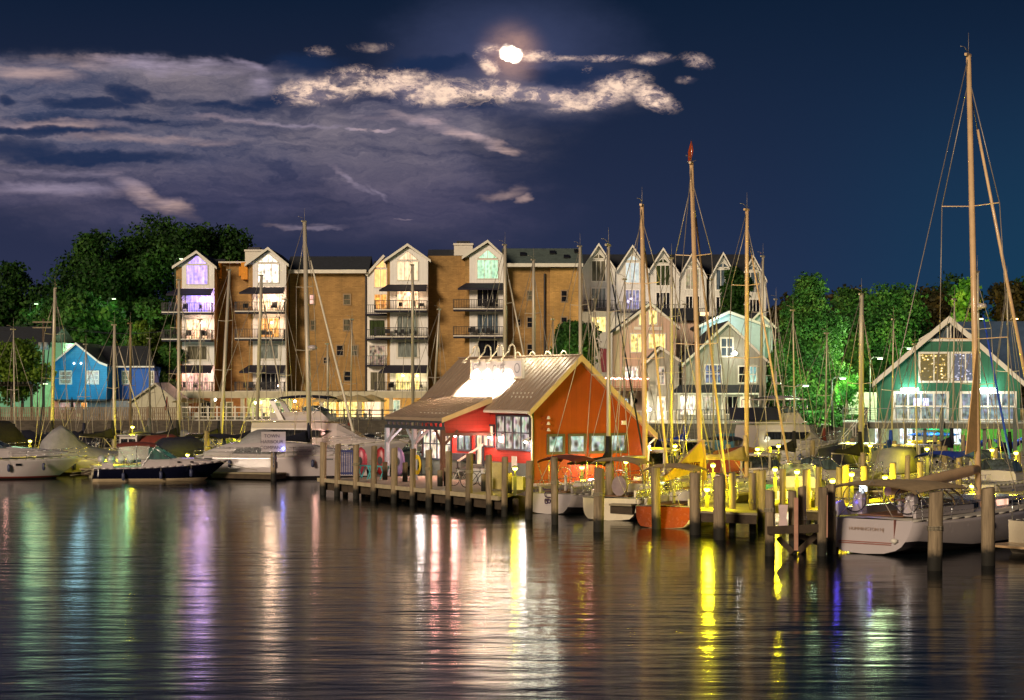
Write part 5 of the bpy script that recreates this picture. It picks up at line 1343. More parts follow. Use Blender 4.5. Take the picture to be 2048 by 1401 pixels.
def rail(th, rings, z, i0, i1, step=2, name='guard_rail'):
    s = MB()
    for side in (0, -1):
        pts = [Vector(rings[i][side]) + Vector((0, 0, z)) for i in range(i0, i1 + 1)]
        s.path(pts, .016, mss, 6); s.path([p - Vector((0, 0, z * .5)) for p in pts], .01, mss, 5)
        for i in range(i0, i1 + 1, step): s.tube(rings[i][side], Vector(rings[i][side]) + Vector((0, 0, z)), .014, .014, mss, 6)
    if i1 == len(rings) - 1: s.tube(Vector(rings[-1][0]) + Vector((0, 0, z)), Vector(rings[-1][-1]) + Vector((0, 0, z)), .016, .016, mss, 6)
    return th.part(name, s)

def sailboat(label, mpx, Y, top, ang=32, Lh=10.5, B=3.3, mh=None, cover=None, fore=None, mastm=None, r=.085, group='sailboats moored at the docks', bimini=None, deck=1.0, boom=True,
             spreaders=(.45, .72), detail=True, backstay=True, boomz=1.35, fore_r=.06, coverh=.34, stripe=None, boombright=None, antifoul=None, rnd=.87):
    """mast foot in column mpx at distance Y; top = masthead in photo pixels; ang = bow direction, degrees right of straight away"""
    mh = mh or mgel; mastm = mastm or malu
    a = R(ang); fw = Vector((math.sin(a), math.cos(a), 0)); rz = PI / 2 - a
    xm = Lh * .08
    foot = Vector((wx(mpx, Y), Y, 0)); loc = foot - fw * xm
    th = Thing('sailboat', label, 'sailboat', tuple(loc), rz=rz, group=group)
    ho, rings = add_hull(th, Lh, B, deck * 1.18, deck * .92, .78, mh, antifoul or mantif, stripe or mboot, rnd=rnd)
    zc = deck * .95
    cabin_loft(th, [(-Lh * .12, B * .30, zc - .1, zc + .42, .85), (Lh * .02, B * .31, zc - .1, zc + .46, .85), (Lh * .2, B * .24, zc - .05, zc + .38, .8), (Lh * .3, B * .12, zc, zc + .12, .8)], mgel if mh is not mgel2 else mgel2)
    if detail: ports(th, [-Lh * .06, Lh * .02, Lh * .1], B * .285, zc + .22, .45, .13)
    cs = MB()                                               # cockpit well, wheel and seats
    cs.box(-Lh * .42, -Lh * .14, -B * .2, B * .2, zc + .02, zc + .06, mat('cockpit teak', C(120, 84, 54), .7, var=.3))
    for sg in (-1, 1): cs.box(-Lh * .42, -Lh * .13, sg * B * .3 - .06, sg * B * .3 + .06, zc, zc + .3, mh if mh is mgel2 else mgel)
    th.part('cockpit', cs)
    ws = MB(); ws.path([(-Lh * .34, .42 * math.cos(q), zc + .75 + .42 * math.sin(q)) for q in [2 * PI * j / 16 for j in range(17)]], .018, mss, 6)
    for j in range(3): q = PI * j / 3; ws.tube((-Lh * .34, -.4 * math.cos(q), zc + .75 - .4 * math.sin(q)), (-Lh * .34, .4 * math.cos(q), zc + .75 + .4 * math.sin(q)), .01, .01, mss, 5)
    ws.tube((-Lh * .33, 0, zc), (-Lh * .33, 0, zc + .8), .08, .06, mgel, 8); th.part('wheel', ws)
    rail(th, rings, .55, 0, 18, 3)
    # rig
    tw_ = wp(top[0], top[1], Y); tl = th.local(tw_)
    mf = Vector((xm, 0, zc + .3)); mast_v = tl - mf
    s = MB(); s.tube(mf, mf + mast_v * .6, r, r * .95, mastm, 10); s.tube(mf + mast_v * .6, tl, r * .95, r * .78, mastm, 10)
    s.box(tl.x - .25, tl.x + .15, tl.y - .05, tl.y + .05, tl.z - .02, tl.z + .08, mastm)
    mo = th.part('mast', s)
    s = MB(); s.tube(tl, tl + Vector((0, 0, .9)), .012, .006, mwire, 5); s.path([tl + Vector((0, 0, .15)), tl + Vector((-.35, 0, .3)), tl + Vector((-.5, .1, .32))], .012, mwire, 5); th.part('masthead_gear', s, mo)
    for f_ in spreaders:
        c = mf + mast_v * f_; s = MB(); wd = B * .33 * (1.15 - f_ * .5)
        for sg in (-1, 1): s.bar(c, c + Vector((-.12, sg * wd, .06)), .09, .03, mastm)
        th.part('spreader', s, mo)
    zdk = deck * .97
    s = MB()
    for sg in (-1, 1):
        pr = mf + mast_v * .95; pts = [pr]
        for f_ in reversed(spreaders): pts.append(mf + mast_v * f_ + Vector((-.12, sg * B * .33 * (1.15 - f_ * .5), .06)))
        pts.append(Vector((xm - .1, sg * B * .46, zdk))); s.path(pts, .02, mwire, 5)
        s.path([mf + mast_v * spreaders[0], Vector((xm - .5, sg * B * .44, zdk))], .016, mwire, 5)
    th.part('shrouds', s)
    if fore is not False:
        bow = Vector((Lh * .5 - .15, 0, deck * 1.2)); hi = mf + mast_v * .93
        s = MB()
        if fore is None: s.tube(bow, hi, .016, .016, mwire, 6)
        else: s.tube(bow, bow + (hi - bow) * .08, .05, fore_r, fore, 8); s.tube(bow + (hi - bow) * .08, bow + (hi - bow) * .9, fore_r, fore_r * .65, fore, 8); s.tube(bow + (hi - bow) * .9, hi, .02, .02, mwire, 6)
        th.part('furled_jib' if fore is not None else 'forestay', s)
    if backstay:
        s = MB(); s.path([tl, Vector((-Lh * .46, 0, 2.6)), Vector((-Lh * .49, B * .25, deck * .95))], .019, mwire, 5); s.path([Vector((-Lh * .46, 0, 2.6)), Vector((-Lh * .49, -B * .25, deck * .95))], .013, mwire, 5); th.part('backstay', s)
    if boom:
        zb_ = zc + boomz; be = Vector((xm - Lh * .36, 0, zb_ + .12)); bs = Vector((xm - .12, 0, zb_))
        s = MB(); s.tube(bs, be, .075, .065, boombright or mastm, 8); th.part('boom', s)
        if cover:
            s = MB(); rg = []
            for i in range(9):
                t = i / 8; c = bs + (be - bs) * t; hh = coverh * (1.5 * (1 - t) ** 2.5 + .45 + .07 * math.sin(9 * t)) * (.55 if i == 8 else 1); ww = .17 * (1 - .4 * t)
                rg.append([(c.x, c.y + ww * math.cos(q) * (1 if math.sin(q) < .2 else .6), c.z + .03 + hh * max(-.25, math.sin(q))) for q in [2 * PI * j / 12 for j in range(12)]])
            s.loft(rg, cover); th.part('sail_cover', s)
            s = MB(); s.loft([[(bs.x + .02 + rr_ * math.cos(q), bs.y + rr_ * math.sin(q), bs.z + dz_) for q in [2 * PI * j / 8 for j in range(8)]] for rr_, dz_ in ((.19, .1), (.15, .6), (.1, 1.2))], cover); th.part('mast_boot', s)
        s = MB(); s.path([be, Vector((-Lh * .3, 0, zc + .05))], .014, mwire, 5); s.tube(mf + Vector((0, 0, .1)), bs + (be - bs) * .3, .03, .03, mastm, 6); th.each('mainsheet', s)
    if bimini: canopy(th, -Lh * .42, -Lh * .2, B * .36, zc + .1, zc + 1.75, bimini)
    return th, rings, zc

# the large white sailboat at the right
bt, rg, zc = sailboat('large white sailboat with pinkish transom, tan boom and the tallest mast', 1957, 74.5, (1937, 112), 40, 15.4, 4.5, mgel, None, mwood, mwood, .125, group='sailboats moored at the docks', deck=1.33, boom=False, spreaders=(.36, .66), fore_r=.085, rnd=.7)
xm = 15.4 * .08
zb_ = zc + 1.75; be = Vector((xm - 7.2, 0, zb_ - .85)); bs = Vector((xm - .15, 0, zb_ - .3))
s = MB(); s.loft([[((bs + (be - bs) * t).x, .19 * w_ * math.cos(q), (bs + (be - bs) * t).z + .19 * w_ * 1.15 * math.sin(q)) for q in [2 * PI * j / 12 for j in range(12)]] for t, w_ in ((0, .8), (.1, 1.0), (.5, 1.05), (.9, .95), (1, .8))], mwood); bt.part('boom', s)
s = MB(); s.tube((xm, 0, zc + .55), (xm - 1.7, 0, zb_), .04, .04, malu, 6); s.path([be + Vector((.5, 0, -.1)), (xm - 4.6, 0, zc + .5)], .02, mwire, 5); bt.each('mainsheet', s)
s = MB(); s.loft([[(xm - .12, .02, zb_ + .45), (xm - .12, -.02, zb_ + .45), (xm - .15 - .95, -.02, zb_ + .3), (xm - .15 - .95, .02, zb_ + .3)], [(xm - .12, .02, zb_ + 4.4), (xm - .12, -.02, zb_ + 4.4), (xm - .2, -.02, zb_ + 4.4), (xm - .2, .02, zb_ + 4.4)]], mtansail, smooth=False); bt.part('sail_flap', s)
# arching bimini and clear dodger
canopy(bt, -7.4, -3.4, 1.9, zc + .2, zc + 1.3, mtanc, 'bimini', .26)
mclear = None
m_, n_, b_ = new_mat('clear vinyl'); b_.inputs['Base Color'].default_value = (.8, .78, .7, 1); b_.inputs['Roughness'].default_value = .15; b_.inputs['Alpha'].default_value = .3; mclear = m_
s = MB(); s.loft([[(x, hw * math.sin(q), zc + .35 + h_ * math.cos(q)) for q in [-PI / 2 + PI * j / 8 for j in range(9)]] for x, hw, h_ in ((-3.6, 1.45, .72), (-2.8, 1.4, .68), (-1.7, 1.2, .12))], mclear, cap=(False, False), closed=False); bt.part('dodger', s)
s = MB()
for x, hw, h_ in ((-3.6, 1.46, .73), (-2.8, 1.41, .69)): s.path([(x, hw * math.sin(q), zc + .35 + h_ * math.cos(q)) for q in [-PI / 2 + PI * j / 8 for j in range(9)]], .03, mtanc, 6)
bt.part('dodger_frame', s)
# cockpit: helm consoles, second wheel, table, blue lit cushion
for y in (-1.05, 1.05):
    s = MB(); s.loft([[(-6.2 + dx, y - .2, z) for dx, z in ()] or [(-6.35, y - .22, zc + .05), (-5.95, y - .22, zc + .05), (-5.95, y + .22, zc + .05), (-6.35, y + .22, zc + .05)], [(-6.25, y - .16, zc + .75), (-6.0, y - .16, zc + .85), (-6.0, y + .16, zc + .85), (-6.25, y + .16, zc + .75)]], mgel, smooth=False); bt.part('helm_console', s)
    s = MB(); s.path([(-6.5, y + .48 * math.cos(q), zc + .62 + .48 * math.sin(q)) for q in [2 * PI * j / 20 for j in range(21)]], .022, mblack, 6)
    for j in range(3): q = PI * j / 3; s.tube((-6.5, y - .46 * math.cos(q), zc + .62 - .46 * math.sin(q)), (-6.5, y + .46 * math.cos(q), zc + .62 + .46 * math.sin(q)), .01, .01, mss, 5)
    bt.part('wheel', s)
s = MB(); s.box(-5.9, -5.86, .9, 1.2, zc + .85, zc + 1.05, emis('chart plotter', (.75, .9, 1, 1), 3)); bt.part('chart_plotter', s)
s = MB(); s.box(-5.2, -4.0, -.28, .28, zc + .5, zc + .58, mat('teak table', C(150, 104, 64), .5)); s.box(-4.7, -4.5, -.1, .1, zc, zc + .5, mgel); bt.part('cockpit_table', s)
s = MB(); s.loft([[(-7.2, 1.3, zc + .02), (-6.5, 1.3, zc + .02), (-6.5, 2.0, zc + .02), (-7.2, 2.0, zc + .02)], [(-7.05, 1.4, zc + .5), (-6.7, 1.4, zc + .56), (-6.65, 1.7, zc + .5), (-7.0, 1.8, zc + .4)]], mat('folded cockpit cushion', C(180, 176, 190), .8), smooth=False); bt.part('cushion', s)
def lw_(p): return bt.loc + Matrix.Rotation(bt.rz, 3, 'Z') @ Vector(p)
bt.light(lw_((-7.0, 1.5, zc + .62)), (.12, .08, 1), 4, .05); bt.light(lw_((-6.9, .2, zc + .5)), (.3, .2, 1), 3, .05); bt.light(lw_((-4.6, 0, zc + 1.2)), (1, .95, .9), 12, .1)
# lit saloon windows, hull port, transom panel, hatch, name
fo = []
for x, w_, m__ in ((-2.0, .9, Gdark), (-.7, .95, lit('saloon orange', (1, .4, .06, 1), 1.8, 80, .25, .2)), (.5, .95, lit('saloon pinkish', (1, .5, .35, 1), 1.6, 81, .4, .2)), (1.7, .8, Gdark)):
    s = MB()
    for sg in (-1, 1): s.extrude([(x - w_ / 2, sg * 1.33, zc + .12), (x + w_ / 2, sg * 1.33, zc + .12), (x + w_ / 2, sg * 1.33, zc + .36), (x - w_ / 2, sg * 1.33, zc + (.30 if m__ is Gdark else .36))], (0, sg * .04, 0), m__)
    bt.each('saloon_window', s)
s = MB(); s.box(-3.0, -2.1, -2.27, -2.2, .78, .95, mblack); s.box(1.2, 1.9, -2.2, -2.1, .85, 1.0, mblack); bt.each('hull_port', s)
s = MB(); s.box(4.0, 4.7, -1.7, -1.6, 1.05, 1.2, mblack); bt.each('hull_port', s)
tx = -15.4 / 2
def tr(z): return tx + .35 * min(1, z / 1.33) - .03
s = MB()
for z in (.42, .36): s.box(tr(z) - .012, tr(z) + .03, -1.05, 1.05, z, z + .03, mat('pink brown line', C(150, 96, 84), .6))
s.box(tr(.8) - .01, tr(.8) + .12, -1.12, -1.1, .5, 1.25, mat('pink brown line', C(150, 96, 84), .6)); bt.part('transom_step', s)
s = MB(); s.lathe((tr(.5) - .08, -1.2, .42), [(.02, 0), (.13, .08), (.12, .16), (.02, .2)], mtrim, 10); bt.part('life_buoy_light', s)
ln = lettering(bt.o, 'HUMMINGTON NJ', .17, mat('faded grey lettering', C(170, 146, 130), .6), (tr(.95) - .03, 0, .88), (PI / 2, 0, -PI / 2))
s = MB(); s.tube((tx + .5, -2.05, 1.3), (tx + .4, -2.05, 2.0), .02, .02, mss, 6); s.tube((tx + .5, 2.05, 1.3), (tx + .4, 2.05, 2.0), .02, .02, mss, 6); s.tube((tx + .45, 2.0, 2.0), (tx + .45, 1.0, 1.9), .02, .02, mss, 6); bt.each('pushpit', s)

# sailboats near the wharf
t, rg, zc = sailboat('white sailboat with dark lettering on its stern and a black boom cover beside the wharf', 1217, 93, (1217, 492), 36, 9.0, 3.0, mgel, None, mblc if False else mdwire, malu, .10, deck=1.0, bimini=mredc, fore_r=.05, boomz=1.25, coverh=.3)
Ls = 9.0
s = MB(); s.loft([[((.75 - 3.4 * t_), .15 * math.cos(q), 2.2 + .05 * t_ + (.3 * (1 - t_) + .08) * max(-.3, math.sin(q)) * (1.6 if t_ < .12 else 1)) for q in [2 * PI * j / 10 for j in range(10)]] for t_ in (0, .06, .15, .4, .7, 1)], mblk); t.part('sail_cover', s)
s = MB(); s.loft([[(.75 + r_ * math.cos(q) - .05, r_ * math.sin(q), z) for q in [2 * PI * j / 8 for j in range(8)]] for r_, z in ((.26, 2.2), (.16, 2.8), (.12, 3.5))], mblk); t.part('mast_boot', s)
lettering(t.o, 'JUBILE', .5, mat('plum lettering', C(60, 34, 70), .6), (-Ls / 2 + .16, .1, .5), (PI / 2, R(90), -PI / 2), .012)
t, rg, zc = sailboat('cream sailboat lit yellow with a raised stern, left of the lettered tan sail cover', 1291, 90, (1284, 412), 20, 10.2, 3.3, mgel2, None, mwood, mwood, .125, deck=1.05, bimini=mtanc, fore_r=.07, boombright=malu, boomz=1.6)
lettering(t.o, 'TERK', .34, mat('faded brown lettering', C(96, 70, 46), .6), (-1.6, -1.63, .62), (PI / 2, 0, 0), .01)
s = MB(); s.loft([[(-4.5, -.3 + .35 * math.cos(q), 1.5 + .45 * math.sin(q)) for q in [2 * PI * j / 10 for j in range(10)]], [(-4.2, -.3 + .35 * math.cos(q), 1.5 + .45 * math.sin(q)) for q in [2 * PI * j / 10 for j in range(10)]]], mat('mauve fender', C(130, 112, 116), .6)); t.part('life_raft', s)
t, rg, zc = sailboat('red hulled sailboat with a tan lettered sail cover and flag at its masthead', 1403, 85, (1383, 328), 23, 9.6, 3.2, mredh, None, mwood, mwood, .12, deck=.95, bimini=mtanc, boom=False, stripe=mtrim, fore_r=.07, antifoul=mantiw)
bsx = .84 - .15; s = MB(); bz = zc + 1.45
s.tube((bsx, 0, bz), (bsx - 5.3, 0, bz - .3), .08, .07, malu, 8); t.part('boom', s)
s = MB(); rgs = []
for i in range(11):
    q_ = i / 10; x = bsx - 5.2 * q_; hh = .12 + 1.05 * (1 - q_) ** 1.2; w_ = .15 * (1 - .5 * q_)
    rgs.append([(x, w_ * .6, bz - .3 * q_ - .12), (x, w_, bz - .3 * q_ + hh * .4), (x, .04, bz - .3 * q_ + hh), (x, -.04, bz - .3 * q_ + hh), (x, -w_, bz - .3 * q_ + hh * .4), (x, -w_ * .6, bz - .3 * q_ - .12)])
s.loft(rgs, mtansail, smooth=False); t.part('sail_cover', s)
s = MB(); s.loft([[(bsx + .1 + r_ * math.cos(q), r_ * math.sin(q), z) for q in [2 * PI * j / 8 for j in range(8)]] for r_, z in ((.24, bz - .6), (.2, bz + .6), (.13, bz + 1.2))], mtansail); t.part('mast_boot', s)
lettering(t.o, 'USTTAAZU', .42, mat('rust lettering', C(120, 44, 18), .7), (bsx - 1.9, -.19, bz + .1), (PI / 2, 0, 0), .02)
tl = t.local(wp(1383, 328, 85)); s = MB(); s.loft([[tl + Vector((0, 0, .15)), tl + Vector((.1, -.05, .6)), tl + Vector((.05, 0, 1.05))], [tl + Vector((-.18, .1, .1)), tl + Vector((-.2, .1, .5)), tl + Vector((-.02, .02, 1.0))]], mat('orange pennant', C(220, 90, 30), .8), cap=(False, False), closed=False, smooth=False); t.part('pennant', s)
s = MB(); s.tube(tl, tl + Vector((0, 0, 1.05)), .015, .01, mss, 5); s.path([tl + Vector((.3, .3, .1)), tl + Vector((-.3, -.3, .1))], .015, mss, 5); t.part('flag_staff', s)
# sailboats further in
more = [
 ('sailboat with a thick bright mast right of the braced pilings and green platform', 1493, 97, (1494, 421), 40, 10.5, mgel, mtanc, mwood, mwood, .115, .065, None),
 ('sailboat whose slim mast crosses the wide grey house, cream hull', 1343, 112, (1343, 518), 45, 9.5, mgel2, None, malu, malu, .10, .05, None),
 ('sailboat with a pale grey mast just left of the tall green tree', 1519, 128, (1526, 514), 44, 9.5, mgel, mgryc, malu, malu, .105, .05, mnvc),
 ('sailboat with a short boxy furled mast in front of the green trees', 1722, 104, (1723, 590), 40, 8.5, mgel, mblk, None, malu, .15, .05, None),
 ('white sailboat with royal blue sail cover and radar behind the tall mast', 1958, 100, (1955, 545), 40, 10, mgel, mblc, mblc, malu, .10, .07, mblc),
 ('sailboat with a dark furled jib behind the orange gable', 1162, 128, (1160, 494), 42, 9.5, mgel, mnvc, malu, malu, .13, .07, None),
 ('sailboat behind the roof sign, its jib a thick pale diagonal', 1011, 132, (1010, 491), 42, 9.8, mgel, mnvc, malu, malu, .14, .08, None),
 ('sailboat with a plain mast between the roof sign and the round tree', 1068, 138, (1067, 521), 42, 9, mgel, None, None, malu, .13, .05, None),
 ('white sailboat with the brightest mast on the left side and a long pale furled jib', 620, 128.5, (609, 444), 44, 10.8, mgel, mnvc, msail, malu, .17, .085, None),
 ('sailboat with a leaning mast before the second white bay', 512, 134, (523, 552), 38, 9, mgel, mnvc, malu, malu, .13, .06, mnvc),
 ('sailboat with a leaning pale mast between the first two bays', 440, 136, (459, 541), 38, 9, mgel, mblk, None, malu, .13, .05, None),
 ('sailboat with a straight mast at the left edge of the brick block', 357, 138, (358, 561), 36, 9, mgel, mblk, None, malu, .13, .05, mnvc),
 ('sailboat with a short mast right of the blue house', 300, 146, (299, 678), 36, 7.5, mgel, mgryc, mdwire, malu, .08, .05, None),
 ('sailboat with a pale mast before the blue house wing and a thin diagonal stay', 228, 137, (229, 651), 44, 8, mgel, mblk, malu, malu, .13, .06, None),
 ('sailboat with a brownish mast behind the blue house wing', 261, 144, (261, 648), 40, 7.8, mgel2, None, None, mat('dull brown spar', C(150, 130, 100), .6), .10, .05, None),
 ('sailboat with the leftmost tall mast, leaning stay dark', 103, 136, (110, 578), -30, 9, mgel, mblk, mdwire, malu, .14, .05, None),
 ('sailboat with the mast before the amber lit bay, green furled jib', 826, 139, (825, 531), 42, 8.8, mgel, None, None, malu, .12, .05, None),
 ('sailboat with a thin short mast before the plain brick wall', 862, 150, (879, 620), 40, 7.5, mgel, None, None, malu, .09, .05, None),
 ('small sailboat with a thin short mast before the brick block umbrellas', 656, 150, (655, 689), 40, 7, mgel, None, None, malu, .09, .05, None),
]
for k, (lb, mpx, Y, tp, an, Lh, mh, cv, fo, mm, r, fr, bi) in enumerate(more):
    sailboat(lb, mpx, Y, tp, an, Lh, Lh * .31, mh, cv, fo if fo is not None else None, mm, r, bimini=bi, fore_r=fr, spreaders=(.5,) if Lh < 9 else (.45, .72), backstay=True, deck=.95)
FM = [(1108, 131, (1106, 640)), (1188, 134, (1190, 600)), (1247, 120, (1250, 560)), (1372, 136, (1370, 610)), (1428, 118, (1424, 560)), (1548, 138, (1552, 600)), (1590, 120, (1586, 622)),
      (1650, 128, (1654, 668)), (1783, 122, (1787, 640)), (1835, 112, (1830, 690)), (1905, 128, (1909, 600)), (2020, 118, (2014, 560)), (700, 146, (704, 640)), (575, 140, (571, 600)), (398, 143, (401, 640)), (170, 145, (172, 690)), (30, 142, (27, 660))]
for k, (mpx, Y, tp) in enumerate(FM):
    i = sorted(FM).index((mpx, Y, tp))
    sailboat('small sailboat with a thin mast, %s from the left in the far rows' % ORD[i], mpx, Y, tp, 30 + (k * 7) % 25, 7.2 + (k % 3) * .6, 2.4, (mgel, mgel2)[k % 2], (mnvc, mblk, mredc, mblc, None)[k % 5], None, malu, .055, group='small sailboats in the far rows', spreaders=(.5,), deck=.85, boomz=1.1)
# radar dome on the blue covered boat's mast
t = Thing('radar_dome', 'white radar dome on a bracket beside the tallest mast', 'radar', tuple(wp(1963, 618, 99.5)))
s = MB(); s.lathe((0, 0, 0), [(.05, 0), (.28, .04), (.3, .14), (.25, .26), (.02, .3)], mgel, 14); t.part('dome', s); s = MB(); s.bar((-.35, 0, -.02), (0, 0, 0), .1, .06, malu); t.part('bracket', s)
for px, py, Y in ((622, 700, 121.6),):
    t = Thing('radar_dome', 'white radar dome halfway up the bright mast at the left', 'radar', tuple(wp(px, py, Y)))
    s = MB(); s.lathe((.1, 0, 0), [(.05, 0), (.28, .04), (.3, .14), (.25, .26), (.02, .3)], mgel, 14); t.part('dome', s); s = MB(); s.bar((-.25, 0, -.02), (.1, 0, 0), .1, .06, malu); t.part('bracket', s)

# ---- motorboats
mfend = mat('navy fender', C(60, 66, 96), .5)
def motor(label, px, Y, ang, Lh, B, fb, fs, mh, ms=None, group='motorboats moored at the docks', name='motorboat', cat='motorboat', tw=.9, rb=1.2, full=2.4, anti=None, rs=.1):
    """px, Y: middle of the hull; ang = bow direction in degrees right of straight away"""
    a = R(ang); t = Thing(name, label, cat, (wx(px, Y), Y, 0), rz=PI / 2 - a, group=group)
    ho, rings = add_hull(t, Lh, B, fb, fs, tw, mh, anti or mantif, ms or mboot, rb=rb, full=full, rs=rs)
    for i in (4, 9, 13):                                    # fenders on short lines, both sides
        for sd in (0, -1):
            p = Vector(rings[i][sd]); p.y += .12 if p.y > 0 else -.12
            s = MB(); s.lathe((p.x, p.y, p.z - .75), [(.02, 0), (.1, .06), (.11, .4), (.03, .5)], mfend, 8); s.tube((p.x, p.y, p.z - .26), (p.x, p.y * .96, p.z), .012, .012, mwire, 5); t.part('fender', s)
    s = MB(); p = Vector(rings[-2][0]); s.path([p, p + Vector((1.2, -.8, -.35)), p + Vector((2.2, -1.6, -.5))], .02, mrope, 5); t.part('bow_line', s)
    s = MB(); p = Vector(rings[1][0]); s.path([p, p + Vector((-1.0, -.6, -.3)), p + Vector((-1.8, -1.2, -.35))], .02, mrope, 5); t.part('stern_line', s)
    return t, rings
def wscreen(t, x0, x1, hw0, hw1, z0, z1, m=None, name='windshield', fr=None):
    m = m or Gblue; s = MB()
    s.loft([[(x1, -hw1, z0), (x1 + .5, 0, z0), (x1, hw1, z0)], [(x0, -hw0, z1), (x0 + .35, 0, z1), (x0, hw0, z1)]], m, cap=(False, False), closed=False, smooth=False)
    s.loft([[(x1, -hw1, z0), (x1 - 1.3, -hw1 * 1.05, z0)], [(x0, -hw0, z1), (x1 - 1.4, -hw0 * 1.05, z1 - .1)]], m, cap=(False, False), closed=False, smooth=False); s.loft([[(x1, hw1, z0), (x1 - 1.3, hw1 * 1.05, z0)], [(x0, hw0, z1), (x1 - 1.4, hw0 * 1.05, z1 - .1)]], m, cap=(False, False), closed=False, smooth=False)
    o = t.part(name, s); s = MB()
    s.path([(x1 - 1.4, -hw0 * 1.05, z1 - .1), (x0, -hw0, z1), (x0 + .35, 0, z1), (x0, hw0, z1), (x1 - 1.4, hw0 * 1.05, z1 - .1)], .03, fr or mss, 6); s.path([(x0, -hw0, z1), (x1, -hw1, z0)], .025, fr or mss, 6); s.path([(x0, hw0, z1), (x1, hw1, z0)], .025, fr or mss, 6); s.path([(x0 + .35, 0, z1), (x1 + .5, 0, z0)], .02, fr or mss, 6)
    t.part('frame', s, o); return o
# L1 white express cruiser at the far left
t, rg = motor('long white cruiser with two dark oval ports at the left edge of the marina', 20, 122, 78, 9.6, 3.0, 1.45, 1.25, mgel, mbootr, rb=2.0)
ports(t, [-1.4, .6], 1.475, .95, .36, .14, Gdark, 'oval_port'); cabin_loft(t, [(-2.6, 1.35, 1.4, 1.9, .85), (0, 1.3, 1.4, 2.05, .8), (2.2, .95, 1.5, 1.85, .7), (3.6, .4, 1.6, 1.72, .6)], mgel, 'foredeck'); wscreen(t, -1.6, -.2, 1.1, 1.2, 2.0, 2.7)
s = MB(); s.path([(-2.6, -1.4, 1.6), (-2.9, -1.35, 2.9), (-2.9, 1.35, 2.9), (-2.6, 1.4, 1.6)], .09, mgel, 8); t.part('radar_arch', s); canopy(t, -4.3, -2.2, 1.3, 1.6, 3.1, mblk, 'bimini'); rail(t, rg, .5, 9, 18, 2)
# L2 dark hulled picnic boat
t, rg = motor('black hulled boat with pinkish bottom paint, green windshield and rust canvas top', 322, 119.5, 80, 8.3, 2.8, 1.25, .85, mnavy, mantiw, rb=1.5, anti=mantiw, full=2.6)
s = MB(); s.path([r_[0] for r_ in rg], .05, mgel, 6); t.part('toe_rail', s)
cabin_loft(t, [(-1.2, 1.05, .85, 1.35, .9), (.5, 1.05, .9, 1.42, .85), (2.0, .8, 1.0, 1.4, .8), (3.1, .35, 1.1, 1.25, .7)], mgel, 'cabin'); ports(t, [.4, 1.1, 1.9], .98, 1.2, .2, .1, Gdark)
wscreen(t, -.5, .6, .95, 1.02, 1.4, 2.15, lit('green lit windshield', (.35, 1, .6, 1), .10, 70, .7, .5)); canopy(t, -2.7, -.3, 1.05, .95, 2.45, mredc, 'canvas_top', .2)
s = MB()
for sg in (-1, 1): s.extrude([(-2.6, sg * 1.04, 1.3), (-.8, sg * 1.04, 1.4), (-.7, sg * 1.02, 2.25), (-2.6, sg * 1.02, 2.2)], (0, .01, 0), mclear)
t.each('side_curtain', s)
s = MB(); s.box(-3.6, -2.9, -.7, .7, .85, 1.15, mgel); t.part('stern_seat', s)
# boat under a grey tarpaulin
t, rg = motor('white boat under a pale grey tarpaulin behind the long white cruiser', 205, 129, 62, 8.5, 2.9, 1.4, 1.1, mgel, None, rb=1.2)
s = MB(); rr = []
for i in range(13):
    q_ = i / 12; x = -4.1 + 7.6 * q_; hw = 1.42 * (1 - max(0, q_ - .45) ** 1.6 * 2.2); rt = 1.5 + 1.5 * math.exp(-((q_ - .18) / .16) ** 2) + .35 * (1 - q_) + .08 * math.sin(17 * q_)
    rr.append([(x, -hw, 1.15), (x, -hw * .96, 1.3 + .06 * math.sin(23 * q_)), (x, -.45, rt - .25), (x, 0, rt), (x, .45, rt - .25), (x, hw * .96, 1.3), (x, hw, 1.15)])
s.loft(rr, mgryc); t.part('tarpaulin', s); rail(t, rg, .45, 9, 18, 3)
t, rg = motor('small green lit boat with round white fenders at its stern behind the dark hull', 262, 124, 70, 5.2, 2.1, 1.0, .8, mgel2, mboot, rb=.9)
for k in range(4): s = MB(); s.ball((-2.0 + .6 * k, -.9, 1.2), .28, mgel, 10); t.part('fender', s)
wscreen(t, .2, .9, .7, .8, 1.0, 1.5); t.light((wx(262, 122), 120.8, 1.9), (.3, 1, .45), 50, .15)
# wheelhouse boat behind
t, rg = motor('small white pilothouse boat with a square dark window left of the brick block', 275, 134, 10, 5.5, 1.7, 1.3, 1.0, mgel, None, rb=1)
s = MB(); s.loft([[(-1.8, -.7, .9), (.6, -.7, .9), (.6, .7, .9), (-1.8, .7, .9)], [(-1.75, -.62, 2.45), (.4, -.62, 2.45), (.4, .62, 2.45), (-1.75, .62, 2.45)]], mgel, smooth=False); s.box(-1.95, .6, -.75, .75, 2.45, 2.53, mgel); pi = t.part('pilothouse', s)
s = MB(); s.box(-1.84, -1.74, -.5, -.06, 1.7, 2.25, Gdark); s.box(-1.84, -1.74, .06, .5, 1.7, 2.25, Gdark); t.part('window', s, pi)
# dark covered cruiser above L1
t, rg = motor('cruiser with a black canvas enclosure behind the bow of the long white cruiser', 5, 137, 60, 9, 3, 1.6, 1.3, mgel, mboot)
s = MB(); s.loft([[(x, -hw, z0), (x, -hw * .8, z1), (x, 0, z1 + .2), (x, hw * .8, z1), (x, hw, z0)] for x, hw, z0, z1 in ((-4, 1.4, 1.3, 2.9), (-2, 1.45, 1.4, 3.4), (.5, 1.3, 1.5, 3.2), (1.8, 1.0, 1.6, 1.8))], mblk); t.part('canvas_enclosure', s); rail(t, rg, .5, 8, 18, 2)
t.light((wx(30, 137), 134.5, 3.6), (1, .5, .4), 12, .1)
